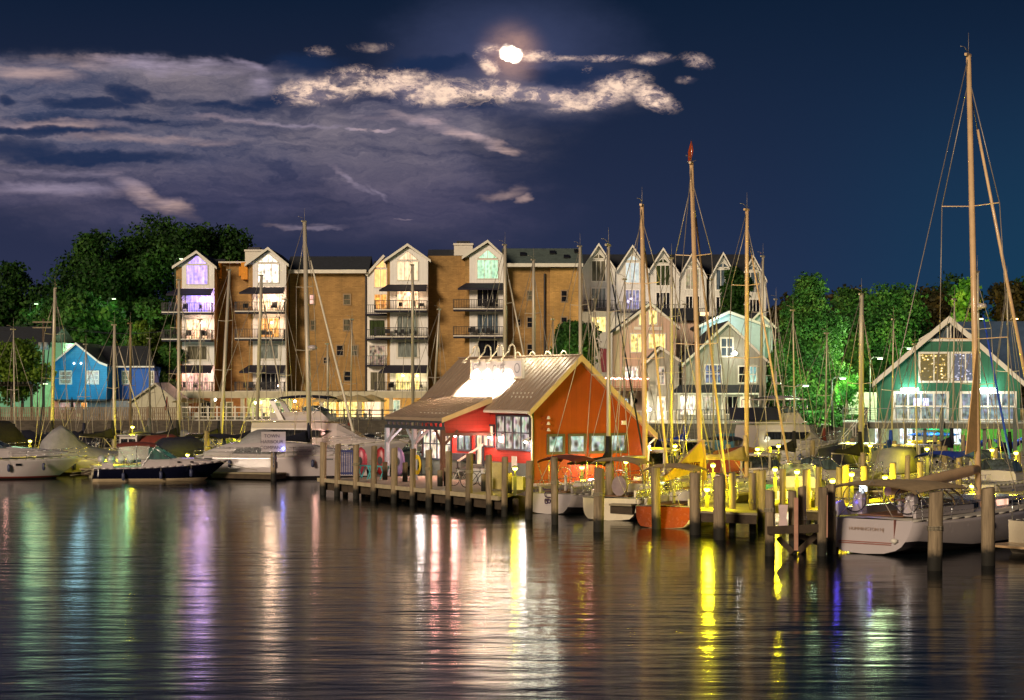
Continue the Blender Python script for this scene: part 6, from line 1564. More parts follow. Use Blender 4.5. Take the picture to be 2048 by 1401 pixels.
# L4 big express cruiser, canvas cover with a poster
t, rg = motor('big white cruiser with dark curved window and bulging pale canvas, left of the wharf', 566, 123, 100, 10.8, 3.6, 1.6, 1.5, mgel, mboot, tw=.93, rb=-0.2, full=2.0)
t2_ = t
s = MB()
s.loft([[(x, -hw, 1.45), (x, -hw * .9, z), (x, 0, z + .12), (x, hw * .9, z), (x, hw, 1.45)] for x, hw, z in ((-4.9, 1.45, 1.7), (-3.5, 1.55, 2.15), (-1.0, 1.55, 2.3), (1.6, 1.3, 2.15), (3.6, .9, 1.8), (4.6, .4, 1.65))], mgel); t.part('superstructure', s)
s = MB()
for sg in (-1, 1): s.extrude([(x, sg * 1.56, z) for x, z in ((-2.9, 1.62), (-2.6, 1.92), (-1.4, 2.02), (-.2, 1.95), (.5, 1.74), (.1, 1.6))], (0, sg * .03, 0), Gdark)
t.each('side_window', s); ports(t, [-4.4, 3.6], 1.87, 1.3, .5, .09, mblack, 'hull_port'); rail(t, rg, .55, 1, 16, 3)
rail(t, rg, .55, 9, 18, 2)
# canvas cockpit cover
cv = MB(); rr = []
c0 = t.local((wx(470, 122), 122, 0)); c1 = t.local((wx(600, 122), 122, 0))
for i in range(9):
    q_ = i / 8; x = c0.x + (c1.x - c0.x) * q_; z = 1.95 + 1.0 * math.sin(PI * min(1, q_ * 1.25 + .08)) ** .7
    rr.append([(x, -1.4, 1.7), (x, -1.25, z * .8 + .2), (x, 0, z + .2), (x, 1.25, z * .8 + .2), (x, 1.4, 1.7)])
cv.loft(rr, mgryc); t.part('cockpit_cover', cv)
bp = wp(547, 884, 118.6); bl = t.local(bp)
s = MB(); s.box(-.75, .75, -.02, .02, -.62, .62, mgel)
bo = Thing('banner', 'pale banner with three lines of lettering and a blue light by the big cruiser', 'banner', tuple(bp), rz=R(4)); bo.part('cloth', s)
for i, (tx_, sz) in enumerate((('TOWN', .34), ('HARBOUR', .34), ('COMPANY', .34))): lettering(bo.o, tx_, .30, mat('plum grey lettering', C(70, 60, 84), .7), (-.1, -.03, .35 - .36 * i), (PI / 2, 0, 0), .008)
s = MB(); s.ball((.62, -.06, -.42), .1, emis('blue lamp', (.2, .25, 1, 1), 8), 8); bo.part('blue_lamp', s); bo.light(bp + Vector((.6, -.25, -.42)), (.2, .25, 1), 6, .05)
s = MB(); s.bar((0, .03, -1.6), (0, .03, -.6), .08, .05, mss); bo.part('pole', s)
# flybridge yacht behind it
def flybridge(label, px, Y, ang, Lh, B, arch=True, can=None):
    t, rg = motor(label, px, Y, ang, Lh, B, 2.3, 1.6, mgel, mboot, rb=1.8, full=2.4)
    s = MB(); z0 = 1.7
    s.loft([[(x, -hw, z0), (x, -hw * .94, z0 + h_ * .75), (x, -hw * .8, z0 + h_), (x, hw * .8, z0 + h_), (x, hw * .94, z0 + h_ * .75), (x, hw, z0)] for x, hw, h_ in ((-Lh * .3, B * .4, 1.75), (0, B * .42, 1.8), (Lh * .14, B * .38, 1.65), (Lh * .26, B * .28, .7), (Lh * .38, B * .1, .45))], mgel, smooth=False); t.part('superstructure', s)
    s = MB()
    for sg in (-1, 1): s.extrude([(-Lh * .26, sg * B * .405, z0 + .75), (Lh * .06, sg * B * .42, z0 + .75), (Lh * .11, sg * B * .405, z0 + 1.2), (-Lh * .24, sg * B * .395, z0 + 1.25)], (0, sg * .04, 0), Gdark)
    t.each('side_window', s)
    s = MB(); s.box(-Lh * .34, Lh * .1, -B * .4, B * .4, z0 + 1.8, z0 + 1.9, mgel); s.loft([[(-Lh * .2, -B * .34, z0 + 1.9), (Lh * .1, -B * .3, z0 + 1.9), (Lh * .1, B * .3, z0 + 1.9), (-Lh * .2, B * .34, z0 + 1.9)], [(-Lh * .2, -B * .36, z0 + 2.4), (Lh * .05, -B * .3, z0 + 2.5), (Lh * .05, B * .3, z0 + 2.5), (-Lh * .2, B * .36, z0 + 2.4)]], mgel, smooth=False); t.part('flybridge', s)
    wscreen(t, Lh * .0, Lh * .06, B * .28, B * .29, z0 + 2.5, z0 + 2.85)
    if arch: s = MB(); s.loft([[(-Lh * .2 - dx, y - .1, z), (-Lh * .2 - dx + .35, y - .1, z), (-Lh * .2 - dx + .35, y + .1, z), (-Lh * .2 - dx, y + .1, z)] for dx, y, z in ((-.6, -B * .38, z0 + 1.9), (.1, -B * .34, z0 + 3.2), (.2, 0, z0 + 3.35), (.1, B * .34, z0 + 3.2), (-.6, B * .38, z0 + 1.9))], mgel, smooth=False); t.part('radar_arch', s)
    if can: canopy(t, -Lh * .16, Lh * .1, B * .34, z0 + 2.3, z0 + 3.6, can, 'bimini', .15)
    rail(t, rg, .6, 9, 18, 2); return t
t = flybridge('flybridge yacht with sleek radar arch and navy bimini behind the big cruiser', 628, 132, 96, 13.5, 4.2, True, mnvc)
t.light((wx(640, 132), 129.0, 3.0), (1, .5, .4), 25, .15)
t = flybridge('motor yacht with square flybridge behind the inner pilings, left of the tall tree', 1565, 126, 62, 9.5, 3.6, False, mgel)
s = MB(); s.box(-2.3, 1.0, -1.35, 1.35, 5.0, 5.07, mgel); 
for x in (-2.3, 1.0):
    for y in (-1.35, 1.35): s.tube((x, y, 3.9), (x, y, 5.0), .03, .03, mss, 6)
t.part('hard_top', s); s = MB(); s.box(-3.2, -1.2, -1.5, 1.5, 3.7, 4.5, mnvc); t.part('canvas_side', s)
s = MB(); s.tube((-.5, 0, 5.3), (-.5, 0, 6.9), .08, .05, mgel, 8); s.lathe((-.5, 0, 6.0), [(.03, 0), (.3, .03), (.3, .13), (.03, .2)], mgel, 12); t.part('radar_mast', s)
t.light((wx(1560, 126), 123, 2.6), (1, .95, .7), 25, .2)
# boats behind the inner docks
lst = [('sea green hulled sailboat stern between the inner pilings', 1575, 98, 30, 7, 2.6, mgrnh, None),
       ('small white cabin boat with a yellow lit windshield among the pilings', 1602, 92, 20, 6.5, 2.5, mgel, 'ws'),
       ('white hulled boat right of the yellow windshield boat', 1655, 100, 60, 7.5, 2.7, mgel, 'ws'),
       ('low white runabout with a green tarpaulin beside the left pilings', 385, 129, 60, 7, 2.6, mgel2, 'navy'),
       ('white boat with round ports behind the orange building corner', 1410, 125, 70, 10, 3.2, mgel, 'cab'),
       ('dark blue covered boat behind the thick mast right of the orange gable', 1300, 130, 80, 8, 2.9, mgel, 'navy'),
       ('cream motorboat moored under the boathouse deck on the left', 1745, 118, 60, 8.5, 3.0, mgel, 'cab'),
       ('broad white motorboat moored in front of the lime wall', 1990, 112, 70, 10, 3.4, mgel, 'ws'),
       ('yellow lit white boat moored below the boathouse, behind the middle pilings', 1850, 116, 50, 8.5, 3.0, mgel, 'cab'),
       ('white open motorboat left of the first leftmost mast', 60, 146, 70, 8, 2.8, mgel, 'navy'),
       ('white motorboat behind the pilings at the left end of the wharf', 470, 138, 60, 8, 2.8, mgel, 'cab'),
       ('teal tarpaulined boat in front of the wide grey house', 1500, 138, 80, 8, 2.9, mgel, 'teal'),
       ('navy covered boat between the leftmost mast and the pilothouse boat', 150, 143, 75, 7.5, 2.7, mgel, 'navy'),
       ('black covered boat behind the green fenders', 240, 146, 50, 7, 2.6, mgel, 'black'),
       ('rust covered boat behind the dark hulled boat windshield', 345, 134, 70, 7, 2.6, mgel, 'rust'),
       ('white cabin boat behind the dark hulled boat bow', 420, 141, 65, 7.5, 2.7, mgel, 'cab'),
       ('grey covered boat behind the green tarpaulin boat', 372, 146, 80, 7, 2.6, mgel, 'grey'),
       ('small black covered boat below the left umbrellas', 560, 146, 70, 7, 2.6, mgel, 'black'),
       ('white screened boat behind the flybridge yacht stern', 700, 143, 70, 7.5, 2.7, mgel, 'ws'),
       ('navy covered boat left of the kayaks at the end of the wharf', 745, 134, 60, 7.5, 2.7, mgel, 'navy'),
       ('rust covered boat among the inner pilings', 1490, 108, 35, 7, 2.6, mgel, 'rust'),
       ('white cabin boat between the second and third rows of inner pilings', 1530, 101, 28, 7, 2.6, mgel, 'cab'),
       ('navy covered boat left of the boxy short mast', 1690, 112, 30, 7, 2.6, mgel, 'navy'),
       ('grey covered boat before the boathouse posts', 1800, 108, 30, 7, 2.6, mgel, 'grey'),
       ('white screened boat right of the tallest mast', 2010, 98, 40, 8, 2.8, mgel, 'ws'),
       ('cream cabin boat behind the orange gable right corner', 1330, 106, 35, 7, 2.6, mgel2, 'cab')]
mteal = mat('teal tarpaulin', C(70, 120, 130), .85, var=.2, scale=2)
for lb, px, Y, an, Lh, B, mh, kind in lst:
    t, rg = motor(lb, px, Y, an, Lh, B, 1.4, 1.05, mh, None, rb=1.1)
    cabin_loft(t, [(-Lh * .1, B * .36, 1.0, 1.6, .85), (Lh * .1, B * .34, 1.0, 1.65, .8), (Lh * .28, B * .22, 1.1, 1.5, .7), (Lh * .4, B * .08, 1.2, 1.32, .6)], mgel)
    rail(t, rg, .5, 8, 18, 2)
    if kind in ('ws', 'cab'): wscreen(t, -Lh * .06, Lh * .04, B * .3, B * .33, 1.62, 2.2, lit('yellow lit screen', (1, .9, .3, 1), .4, 71, .7, .4) if 'yellow lit windshield' in lb else None)
    if kind == 'cab': s = MB(); s.box(-Lh * .22, Lh * .02, -B * .34, B * .34, 2.3, 2.4, mgel); [s.box(x - .05, x + .05, y - .05, y + .05, 1.1, 2.3, mgel) for x in (-Lh * .2, 0) for y in (-B * .3, B * .3)]; t.part('hard_top', s); ports(t, [-.2, .6, 1.4], B * .345, 1.35, .2, .16, Gdark)
    if kind in ('navy', 'teal', 'black', 'rust', 'grey'):
        mm = {'navy': mnvc, 'teal': mteal, 'black': mblk, 'rust': mredc, 'grey': mgryc}[kind]; s = MB(); s.loft([[(x, -hw, 1.15), (x, -hw * .7, z), (x, 0, z + .15), (x, hw * .7, z), (x, hw, 1.15)] for x, hw, z in ((-Lh * .48, B * .42, 1.3), (-Lh * .3, B * .46, 2.3), (0, B * .46, 2.4), (Lh * .2, B * .36, 1.6), (Lh * .38, B * .15, 1.4))], mm); t.part('tarpaulin', s)
# partial boat at the right edge
t, rg = motor('cream stern of a boat cut off at the right edge with a wooden swim platform', 2215, 70, 50, 8.5, 3.0, 1.35, 1.15, mgel2, mboot)
s = MB(); s.box(-5.6, -4.2, -1.3, 1.3, .3, .38, mwood); t.part('swim_platform', s)
s = MB(); s.box(-3.9, -3.5, -1.2, -.8, 1.1, 1.6, mgel2); s.path([(-4, -1.3, 1.2), (-4, -1.3, 1.9), (-4, 1.3, 1.9), (-4, 1.3, 1.2)], .025, mss, 6); t.part('stern_rail', s)
cabin_loft(t, [(-2, 1.1, 1.1, 1.9, .85), (1, 1.1, 1.1, 2.0, .8), (3, .5, 1.2, 1.5, .6)], mgel2)
# kayaks on a rack under the boathouse
rk = Thing('kayak_rack', 'timber kayak rack standing in the lit store under the boathouse', 'rack', (wx(1865, 152.5), 152.5, .55))
s = MB()
for x in (-1.5, 1.5):
    for z in (0,): s.box(x - .05, x + .05, -.3, .3, 0, 1.9, mwood if False else mdeckd)
    for z in (.6, 1.2, 1.75): s.box(x - .04, x + .04, -.5, .3, z, z + .08, mdeckd)
rk.part('frame', s)
for i, (c, lb, px, z) in enumerate(((C(40, 190, 120), 'green kayak on the top shelf of the rack', 1863, 1.85), (C(30, 100, 200), 'blue kayak on the middle shelf of the rack', 1866, 1.3), (C(240, 190, 30), 'yellow kayak on the lowest shelf of the rack', 1860, .7), )):
    k = Thing('kayak', lb, 'kayak', (wx(px, 152.3), 152.1, .55 + z - .0), group='kayaks on the rack below the boathouse'); mk = mat('rack kayak %d' % i, c, .4)
    s = MB(); s.loft([[(x, w_ * math.cos(q), .18 + w_ * .55 * math.sin(q)) for q in [2 * PI * j / 10 for j in range(10)]] for x, w_ in ((-2.1, .02), (-1.6, .2), (-.8, .32), (0, .36), (.8, .32), (1.6, .2), (2.1, .02))], mk); k.part('hull', s)
    s = MB(); s.lathe((0, 0, .35), [(.2, 0), (.24, .04), (.2, .045)], mblack, 12); k.part('cockpit', s)
for i, (px, lb) in enumerate(((1945, 'blue tarpaulin sling hanging left part under the boathouse'), (2015, 'blue hammock shaped canvas under the boathouse right part'))):
    s = MB(); x0, x1 = wx(px - 22, 149), wx(px + 34, 149); rr = []
    for j in range(7):
        q_ = j / 6; x = x0 + (x1 - x0) * q_; z = wz(878, 149) - .4 * math.sin(PI * q_) + .1 * q_; hh = .25 + .25 * math.sin(PI * q_)
        rr.append([(x, 148.8, z), (x, 149.1, z - hh), (x, 149.6, z - hh), (x, 149.9, z)])
    s.loft(rr, mblc, cap=(False, False), closed=False); single('boat_cover', s, lb, 'canvas', off=(x0, 149, 0))
# ------------------------------------------------------------------ trees
def leafmat(name, c1, c2, c3):
    m, nt, b = new_mat(name)
    geo = nt.nodes.new('ShaderNodeNewGeometry')
    tc = nt.nodes.new('ShaderNodeTexCoord')
    n1 = _noise(nt, tc.outputs['Object'], .45, 3)
    f = _math(nt, 'ADD', _math(nt, 'MULTIPLY', geo.outputs['Random Per Island'], .30), _maprange(nt, n1, .35, .65, -.05, .65))
    cr = nt.nodes.new('ShaderNodeValToRGB'); cr.color_ramp.elements[0].color = c1; cr.color_ramp.elements[0].position = .1
    cr.color_ramp.elements[1].color = c3; cr.color_ramp.elements[1].position = .95
    e = cr.color_ramp.elements.new(.5); e.color = c2
    nt.links.new(f, cr.inputs[0]); nt.links.new(cr.outputs[0], b.inputs['Base Color']); b.inputs['Roughness'].default_value = .65
    b.inputs['Specular IOR Level'].default_value = .25
    tr = nt.nodes.new('ShaderNodeBsdfTranslucent'); nt.links.new(cr.outputs[0], tr.inputs[0])
    ms = nt.nodes.new('ShaderNodeMixShader'); ms.inputs[0].default_value = .3
    out = nt.nodes['Material Output']; nt.links.new(b.outputs[0], ms.inputs[1]); nt.links.new(tr.outputs[0], ms.inputs[2]); nt.links.new(ms.outputs[0], out.inputs[0])
    return m
ldark = leafmat('dark leaves', C(24, 46, 18), C(44, 78, 28), C(74, 110, 42))
lgreen = leafmat('green leaves', C(28, 58, 24), C(58, 104, 40), C(104, 142, 60))
lolive = leafmat('olive leaves', C(46, 64, 20), C(92, 120, 36), C(136, 160, 60))
lbright = leafmat('bright green leaves', C(34, 84, 30), C(80, 150, 50), C(140, 190, 80))
lfar = leafmat('far brown green leaves', C(30, 34, 22), C(58, 56, 28), C(90, 76, 34))
mbark = mat('bark', C(84, 70, 54), .95, var=.4, scale=3, bump=.5)
def tree(label, px, Y, top, wpx, base=None, m=None, n=9000, leaf=.32, lobes=16, seed=1, hfrac=.78, group=None, shape='round', squash=.9, zb=GZ):
    rs = np.random.RandomState(seed)
    zt = wz(top, Y); x = wx(px, Y); Wd = wpx / F * Y; Ht = zt - zb; ch = Ht * hfrac
    th = Thing('tree', label, 'tree', (x, Y, zb), group=group)
    cz = zt - zb - ch / 2
    # trunk and limbs
    s = MB(); r0 = max(.14, Wd * .03); ht = zt - zb - ch * .75
    pts = [(0, 0, -.3), (.05 * Wd * rs.uniform(-1, 1), 0, ht * .5), (.04 * Wd * rs.uniform(-1, 1), 0, ht), (0, 0, zt - zb - ch * .35)]
    for i in range(3): s.tube(pts[i], pts[i + 1], r0 * (1 - .22 * i), r0 * (1 - .22 * (i + 1)), mbark, 8)
    L_ = []
    for i in range(lobes):
        t = rs.uniform(0, 1); ang = rs.uniform(0, 2 * PI)
        if shape == 'cone': prof = (1 - t) ** .7 * .95 + .08
        elif shape == 'wide': prof = math.sin(PI * min(1, t * .75 + .25)) ** .6
        else: prof = math.sin(PI * (t * .86 + .1)) ** .65
        rad = Wd / 2 * prof * rs.uniform(.35, .8); zz = cz - ch / 2 + ch * (.08 + .84 * t)
        c = np.array([rad * math.cos(ang), rad * math.sin(ang), zz]); rl = Wd * rs.uniform(.13, .24) * (1 if shape != 'cone' else (1.15 - .6 * t))
        if zz + rl > zt - zb: c[2] = zt - zb - rl * .9
        L_.append((c, rl))
        if i % 2 == 0: a = Vector(pts[2]) * .9; s.tube(a, Vector(c) * .85 + a * .15, r0 * .4, r0 * .1, mbark, 6)
    L_.append((np.array([0, 0, cz]), Wd * .28)); L_.append((np.array([0, 0, zt - zb - Wd * .16]), Wd * .16))
    th.part('trunk', s)
    w_ = np.array([l[1] ** 2 for l in L_]); w_ /= w_.sum(); idx = rs.choice(len(L_), n, p=w_)
    cc = np.array([l[0] for l in L_])[idx]; rl = np.array([l[1] for l in L_])[idx]
    d = rs.normal(size=(n, 3)); d /= np.linalg.norm(d, axis=1)[:, None]
    rad = rl * (rs.uniform(.55, 1.12, n)) * (1 + .18 * np.sin(d[:, 0] * 7 + idx) * np.cos(d[:, 2] * 9 + idx))
    P = cc + d * rad[:, None] * np.array([1, 1, squash])
    P[:, 2] = np.maximum(P[:, 2], .6)
    nrm = d + rs.normal(size=(n, 3)) * .8; nrm /= np.linalg.norm(nrm, axis=1)[:, None]
    a = np.cross(nrm, rs.normal(size=(n, 3))); a /= np.linalg.norm(a, axis=1)[:, None]; b = np.cross(nrm, a)
    sz = leaf * rs.uniform(.6, 1.5, n)[:, None] * .62
    q = np.stack([P - a * sz, P - b * sz * .6, P + a * sz, P + b * sz * .6], axis=1)
    s = MB(); s.cloud(q, m or ldark); th.part('crown', s); return th
G1 = 'trees massed behind the blue house'
tree('rounded dark tree at the left edge behind the long low building', 30, 262, 525, 190, m=ldark, n=20000, leaf=.45, lobes=26, seed=3, group=G1, hfrac=.9)
tree('tall dark tree with a green lit middle above the blue house', 185, 258, 462, 200, m=ldark, n=26000, leaf=.42, lobes=30, seed=4, group=G1, hfrac=.92)
tree('tallest dark tree, its top above the left end of the brick block roof', 330, 268, 432, 250, m=ldark, n=34000, leaf=.42, lobes=34, seed=5, group=G1, hfrac=.92)
tree('dark rounded tree whose crown peeks over the left chimney', 452, 275, 448, 190, m=ldark, n=22000, leaf=.42, lobes=26, seed=6, group=G1, hfrac=.9)
tree('dark tree filling the middle of the tree mass above the blue house wing', 262, 262, 470, 170, m=ldark, n=20000, leaf=.42, lobes=26, seed=21, group=G1, hfrac=.92)
tree('dark tree behind the first white bay, right part of the tree mass', 405, 272, 446, 170, m=ldark, n=20000, leaf=.42, lobes=26, seed=22, group=G1, hfrac=.92)
tree('smaller dark tree low between the blue house and the brick block', 292, 240, 600, 120, m=ldark, n=9000, leaf=.45, lobes=16, seed=7, group=G1, hfrac=.85)
tree('dark bushy tree low above the blue house roof', 170, 246, 585, 190, m=lgreen, n=13000, leaf=.5, lobes=22, seed=8, group=G1, hfrac=.9)
tree('dark green tree behind the utility pole', 95, 250, 600, 130, m=ldark, n=9000, leaf=.5, lobes=16, seed=9, group=G1, hfrac=.9)
tree('olive lit small tree in front of the mint wall', 42, 206, 678, 130, m=lolive, n=7000, leaf=.34, lobes=16, seed=10, hfrac=.72, group='small lit trees at the left')
tree('olive lit small tree right of the blue house', 282, 226, 640, 90, m=lolive, n=6000, leaf=.36, lobes=14, seed=11, hfrac=.75, group='small lit trees at the left')
tree('green tree between the shed and the brick block', 338, 222, 650, 60, m=lgreen, n=4500, leaf=.34, lobes=12, seed=12, hfrac=.85)
tree('round green tree in front of the tan brick end wall', 1145, 196, 640, 122, m=lgreen, n=14000, leaf=.24, lobes=18, seed=13, hfrac=.55)
tree('dark tree in front of the white gables', 1468, 214, 535, 104, m=ldark, n=8000, leaf=.34, lobes=16, seed=14, hfrac=.6)
tree('tall bright green cone shaped tree left of the boathouse', 1622, 172, 543, 205, m=lgreen, n=34000, leaf=.22, lobes=38, seed=15, hfrac=.9, shape='cone')
tree('broad green tree behind the short boxy mast', 1770, 196, 572, 240, m=lgreen, n=28000, leaf=.27, lobes=30, seed=16, hfrac=.92)
tree('darker green tree between the cone shaped tree and the broad tree', 1700, 206, 578, 130, m=lgreen, n=15000, leaf=.28, lobes=16, seed=17, hfrac=.9)
tree('small pale green street tree beside the boathouse', 1694, 165, 752, 70, m=lbright, n=3500, leaf=.24, lobes=12, seed=18, hfrac=.5)
tree('dark green bush like tree low left of the boathouse road', 1560, 184, 700, 90, m=lgreen, n=7000, leaf=.32, lobes=14, seed=19, hfrac=.92)
for i, (px, Y, tp, wd, mm) in enumerate(((1585, 330, 588, 150, lfar), (1850, 320, 575, 190, lfar), (1940, 300, 556, 110, lbright), (2010, 310, 566, 150, lfar), (1700, 340, 572, 170, lfar), (1905, 380, 546, 170, ldark), (2050, 360, 552, 160, ldark), (1500, 340, 560, 120, ldark), (1790, 260, 640, 200, lfar))):
    tree('distant tree, %s in the line of trees behind the boathouse' % ORD[i], px, Y, tp, wd, m=mm, n=6500, leaf=.6, lobes=16, seed=30 + i, hfrac=.92, group='distant trees behind the boathouse')
for i, (px, Y, tp, wd) in enumerate(((-80, 300, 500, 170), (570, 330, 560, 160), (700, 340, 560, 160), (860, 330, 556, 160), (1130, 350, 560, 200), (2150, 300, 560, 180))):
    tree('distant tree, %s behind the brick block and out to the sides' % ORD[i], px, Y, tp, wd, m=ldark, n=4500, leaf=.7, lobes=14, seed=50 + i, hfrac=.92, group='distant trees behind the brick block')
# hedge under the cone tree
for px, Y, wpx, h_ in ((1640, 166, 70, 1.5), (1700, 163, 60, 1.2)):
    rs = np.random.RandomState(px); n = 2500; Wd = wpx / F * Y
    P = np.stack([rs.uniform(-Wd / 2, Wd / 2, n), rs.uniform(-.8, .8, n), h_ * rs.beta(3, 1.2, n)], axis=1)
    d = rs.normal(size=(n, 3)); d /= np.linalg.norm(d, axis=1)[:, None]; a = np.cross(d, rs.normal(size=(n, 3))); a /= np.linalg.norm(a, axis=1)[:, None]; b = np.cross(d, a)
    q = np.stack([P - a * .14, P - b * .09, P + a * .14, P + b * .09], axis=1); s = MB(); s.cloud(q, lgreen)
    single('hedge', s, 'clipped hedge %s the pale garden wall' % ('below the cone shaped tree by' if px == 1640 else 'near the boathouse stair before'), 'hedge', loc=(wx(px, Y), Y, GZ))
# hidden street lamps that light the trees, and the ones seen
def street_lamp(px, Y, zt, label, col, power, e=2, group='street lamps among the trees', rad=1.8):
    t = Thing('street_lamp', label, 'street lamp', (wx(px, Y), Y, GZ), group=group)
    s = MB(); s.tube((0, 0, 0), (0, 0, zt - GZ), .08, .05, mblack, 8); s.path([(0, 0, zt - GZ), (.3, -.1, zt - GZ + .25), (.8, -.2, zt - GZ + .2)], .04, mblack, 6); t.part('pole', s)
    s = MB(); s.box(.6, 1.15, -.32, -.08, zt - GZ + .12, zt - GZ + .22, mblack); t.part('head', s)
    s = MB(); s.box(.65, 1.1, -.3, -.1, zt - GZ + .06, zt - GZ + .118, emis('street lens %.1f' % e, tuple(col) + (1,), e)); t.part('lens', s)
    t.light((wx(px, Y) + .85, Y - .5, zt - .15), col, power, rad); return t
street_lamp(142, 231, wz(706, 231), 'street lamp at the foot of the dark trees above the blue house', (.6, 1, .5), 3200)
street_lamp(215, 248, wz(600, 248), 'tall street lamp hidden in the dark trees above the blue house wing', (.55, 1, .5), 500, 2)
street_lamp(60, 250, wz(610, 250), 'tall street lamp hidden in the dark trees by the utility pole', (.5, 1, .55), 400, 2)
street_lamp(350, 256, wz(520, 256), 'tall street lamp hidden in the tallest dark tree', (.65, .9, .45), 500, 2)
street_lamp(258, 236, wz(690, 236), 'street lamp hidden by the olive tree right of the blue house', (.85, 1, .4), 800)
street_lamp(20, 238, wz(700, 238), 'street lamp behind the long low building', (.4, 1, .5), 700)
street_lamp(1664, 160, wz(760, 160), 'street lamp between the cone tree and the boathouse', (.72, 1, .6), 2600)
street_lamp(1590, 164, wz(775, 164), 'street lamp at the left foot of the cone tree', (.7, 1, .6), 2000)
street_lamp(1740, 172, wz(720, 172), 'street lamp before the broad tree behind the boathouse', (.75, 1, .5), 4600)
street_lamp(1800, 182, wz(700, 182), 'street lamp behind the boathouse roof', (.7, 1, .5), 3200)
street_lamp(1120, 190, wz(745, 190), 'street lamp under the round tree by the orange building', (.8, 1, .5), 500)
street_lamp(1950, 280, wz(640, 280), 'far street lamp among the distant trees', (1, .75, .2), 9000)
street_lamp(2020, 285, wz(640, 285), 'far street lamp at the right among the distant trees', (1, .6, .15), 9000)

# ------------------------------------------------------------------ terrace furniture
mumb = mat('tan parasol cloth', C(190, 168, 118), .85, var=.15)
for i, px in enumerate((655, 687, 716, 742)):
    Y = 196 + (i % 2) * 2
    u = Thing('parasol', 'open tan parasol, %s from the left on the terrace' % ORD[i], 'parasol', (wx(px, Y), Y, GZ), group='open tan parasols on the terrace')
    s = MB(); s.tube((0, 0, 0), (0, 0, 2.7), .03, .03, mwood, 6); u.part('pole', s)
    s = MB(); n = 8; s.loft([[(.02, 0, 2.75)] * 0 or [(r_ * math.cos(2 * PI * j / n), r_ * math.sin(2 * PI * j / n), z) for j in range(n)] for r_, z in ((1.55, 2.05), (1.5, 2.22), (.8, 2.55), (.03, 2.8))], mumb, cap=(False, True), smooth=False); u.part('canopy', s)
    t = Thing('patio_table', 'round patio table under the parasol, %s from the left' % ORD[i], 'table', (wx(px, Y) + .1, Y - .4, GZ), group='patio tables under the parasols')
    s = MB(); s.lathe((0, 0, .7), [(.02, 0), (.5, 0), (.5, .04), (.02, .04)], mblack, 12); t.part('tabletop', s); s = MB(); s.tube((0, 0, 0), (0, 0, .7), .04, .04, mblack, 6); t.part('leg', s)
def closed_parasol(px, Y, top, c, label):
    u = Thing('parasol', label, 'parasol', (wx(px, Y), Y, GZ)); h_ = wz(top, Y) - GZ
    s = MB(); s.tube((0, 0, 0), (0, 0, h_), .03, .03, mblack, 6); u.part('pole', s); s = MB(); s.lathe((0, 0, h_ - 1.5), [(.24, 0), (.2, .3), (.1, 1.1), (.03, 1.5)], c, 8); u.part('canopy', s)
closed_parasol(449, 197, 791, mnvc, 'closed navy parasol on the terrace below the first bays')
closed_parasol(144, 203, 794, mblk, 'closed dark parasol in front of the blue house shop')
closed_parasol(334, 203, 793, mredc, 'closed rust parasol in front of the white shed')
# terrace chairs
mch = mat('pale chair metal', C(170, 170, 150), .6)
def chair_proto(label):
    t = Thing('terrace_chair', label, 'chair', (0, 0, 0), group='chairs on the terrace by the railing')
    s = MB(); s.box(-.22, .22, -.22, .22, .43, .47, mch); t.part('seat', s); s = MB(); s.box(-.22, .22, .2, .24, .47, .9, mch); t.part('backrest', s)
    for x in (-.2, .2):
        for y in (-.2, .2): s = MB(); s.box(x - .02, x + .02, y - .02, y + .02, 0, .43, mch); t.part('leg', s)
    return t.o
cp = None
spots = [(392, 196), (408, 198), (424, 196.5), (470, 196), (486, 198), (502, 196), (524, 197), (540, 196), (130, 196), (160, 197), (196, 196), (232, 197), (250, 196), (600, 196), (624, 197), (670, 195), (700, 195), (728, 195)]
for i, (px, Y) in enumerate(spots):
    lb = 'pale metal terrace chair, %s from the left behind the railing' % ORD[sorted(spots).index((px, Y))]
    if cp is None: cp = chair_proto(lb); o = cp
    else: o = copy_tree(cp)
    o.location = (wx(px, Y), Y, GZ); o.rotation_euler = (0, 0, (i * 1.7) % 6.28); o['label'] = lb
# awning like low canopies over the terrace at the left of the bays
for i, px in enumerate((395, 365)):
    u = Thing('parasol', ('olive parasol below the first white bay', 'small olive parasol at the left corner of the brick block')[i], 'parasol', (wx(px, 198), 198 + i, GZ))
    s = MB(); s.tube((0, 0, 0), (0, 0, 2.4), .03, .03, mblack, 6); u.part('pole', s); s = MB(); s.loft([[(r_ * math.cos(2 * PI * j / 8), r_ * math.sin(2 * PI * j / 8), z) for j in range(8)] for r_, z in ((1.3, 1.95), (1.25, 2.05), (.03, 2.45))], mat('olive parasol', C(110, 96, 50), .85), cap=(False, True), smooth=False); u.part('canopy', s)
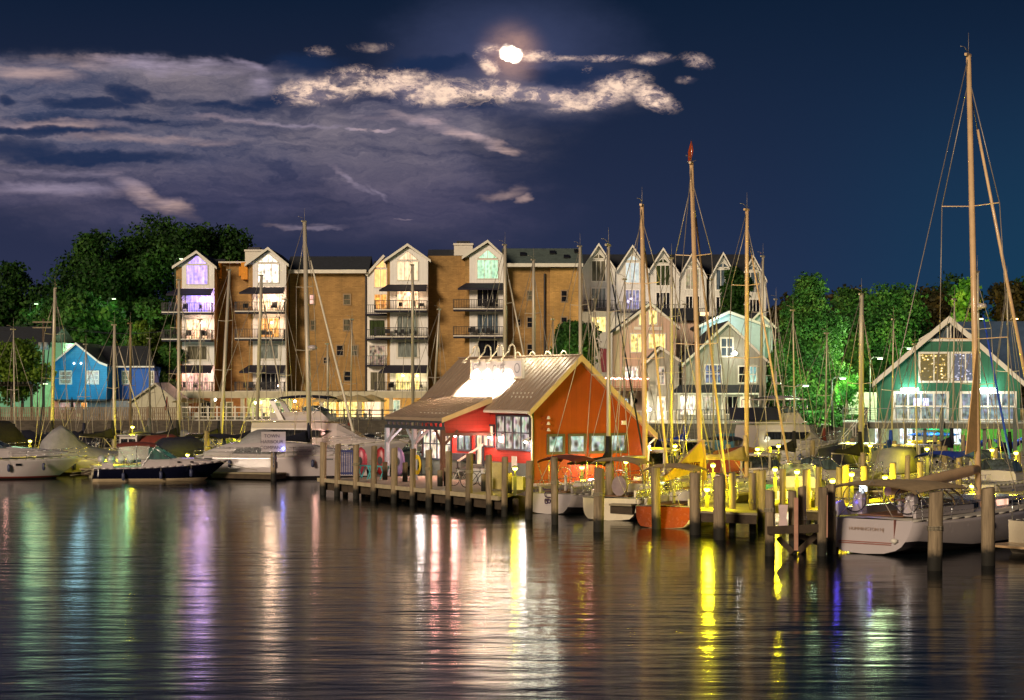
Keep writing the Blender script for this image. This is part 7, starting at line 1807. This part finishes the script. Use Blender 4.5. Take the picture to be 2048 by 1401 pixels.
# utility pole
up = Thing('utility_pole', 'wooden utility pole with two crossarms at the left', 'pole', (wx(87, 212), 212, GZ), world=True)
s = MB(); s.tube((wx(87, 212), 212, GZ), (wx(87, 212), 212, wz(638, 212)), .17, .13, mbark, 8); up.part('shaft', s)
for py in (646, 657): s = MB(); s.box(wx(66, 212), wx(104, 212), 211.8, 211.95, wz(py, 212), wz(py, 212) + .14, mrail); up.part('crossarm', s)
s = MB(); s.tube((wx(82, 212), 211.8, wz(700, 212)), (wx(82, 212), 211.8, wz(685, 212)), .25, .25, mat('transformer grey', C(130, 134, 130), .6), 10); s.tube((wx(93, 212), 211.8, wz(700, 212)), (wx(93, 212), 211.8, wz(685, 212)), .25, .25, mat('transformer grey', C(130, 134, 130), .6), 10); up.part('transformer', s)
s = MB()
for x0 in (68, 102):
    for sg, x1, py1 in ((-1, -200, 660), (1, 360, 660)):
        pts = []
        for j in range(13): q_ = j / 12; pts.append((wx(x0 + (x1 - x0) * q_, 212), 211.8, wz(646 + (py1 - 646) * q_ + 14 * math.sin(PI * q_), 212)))
        s.path(pts, .02, mblack, 4)
up.part('wires', s)
# banner on its pole in front of the tan house
bn_ = Thing('banner', 'tall dark red banner hanging from a mast before the tan house', 'banner', tuple(wp(1208, 745, 140)))
s = MB(); s.extrude([(-.28, 0, 0), (.28, 0, 0), (.3, 0, 1.7), (-.26, 0, 1.75)], (0, .03, 0), mat('maroon cloth', C(130, 56, 66), .85, var=.3, scale=3)); bn_.part('cloth', s)
s = MB(); s.tube((-.3, .02, 1.78), (.36, .02, 1.74), .02, .02, mss, 6); s.tube((.36, .02, -3.9), (.36, .02, 1.9), .03, .03, mss, 6); bn_.part('pole', s)
# stair with white handrail left of the boathouse
st = Thing('stair', 'short outdoor stair with pale handrails climbing to the boathouse deck', 'stair', (wx(1700, 149), 149, 0), world=True)
s = MB(); x0 = wx(1680, 149)
for q in range(9): s.box(x0 + q * .2 - .0, x0 + q * .2 + .24, 147.2, 148.4, 1.0 + .24 * q, 1.06 + .24 * q, mdock)
st.part('steps', s); s = MB()
for y in (147.2, 148.4): s.bar((x0, y, 1.9), (x0 + 1.9, y, 4.1), .05, .05, mtrim); s.bar((x0, y, 1.0), (x0, y, 1.9), .05, .05, mtrim); s.bar((x0 + .9, y, 2.0), (x0 + .9, y, 2.95), .05, .05, mtrim)
st.each('handrail', s)

street_lamp(75, 196, wz(770, 196), 'lamp added to light the small olive tree at the left', (.8, 1, .45), 350)  # added lamp that brightens the olive tree
street_lamp(1232, 224, wz(690, 224), 'lamp added to whiten the gables, between the terrace and the tan house', (1, .88, .74), 700, 3)  # this lamp and the next two are added to brighten the white gables
street_lamp(1362, 222, wz(660, 222), 'lamp added behind the dark roof to whiten the gables above', (1, .88, .74), 800, 3)
street_lamp(1440, 222, wz(640, 222), 'lamp added to whiten the right end of the gabled terrace', (1, .9, .8), 600, 3)
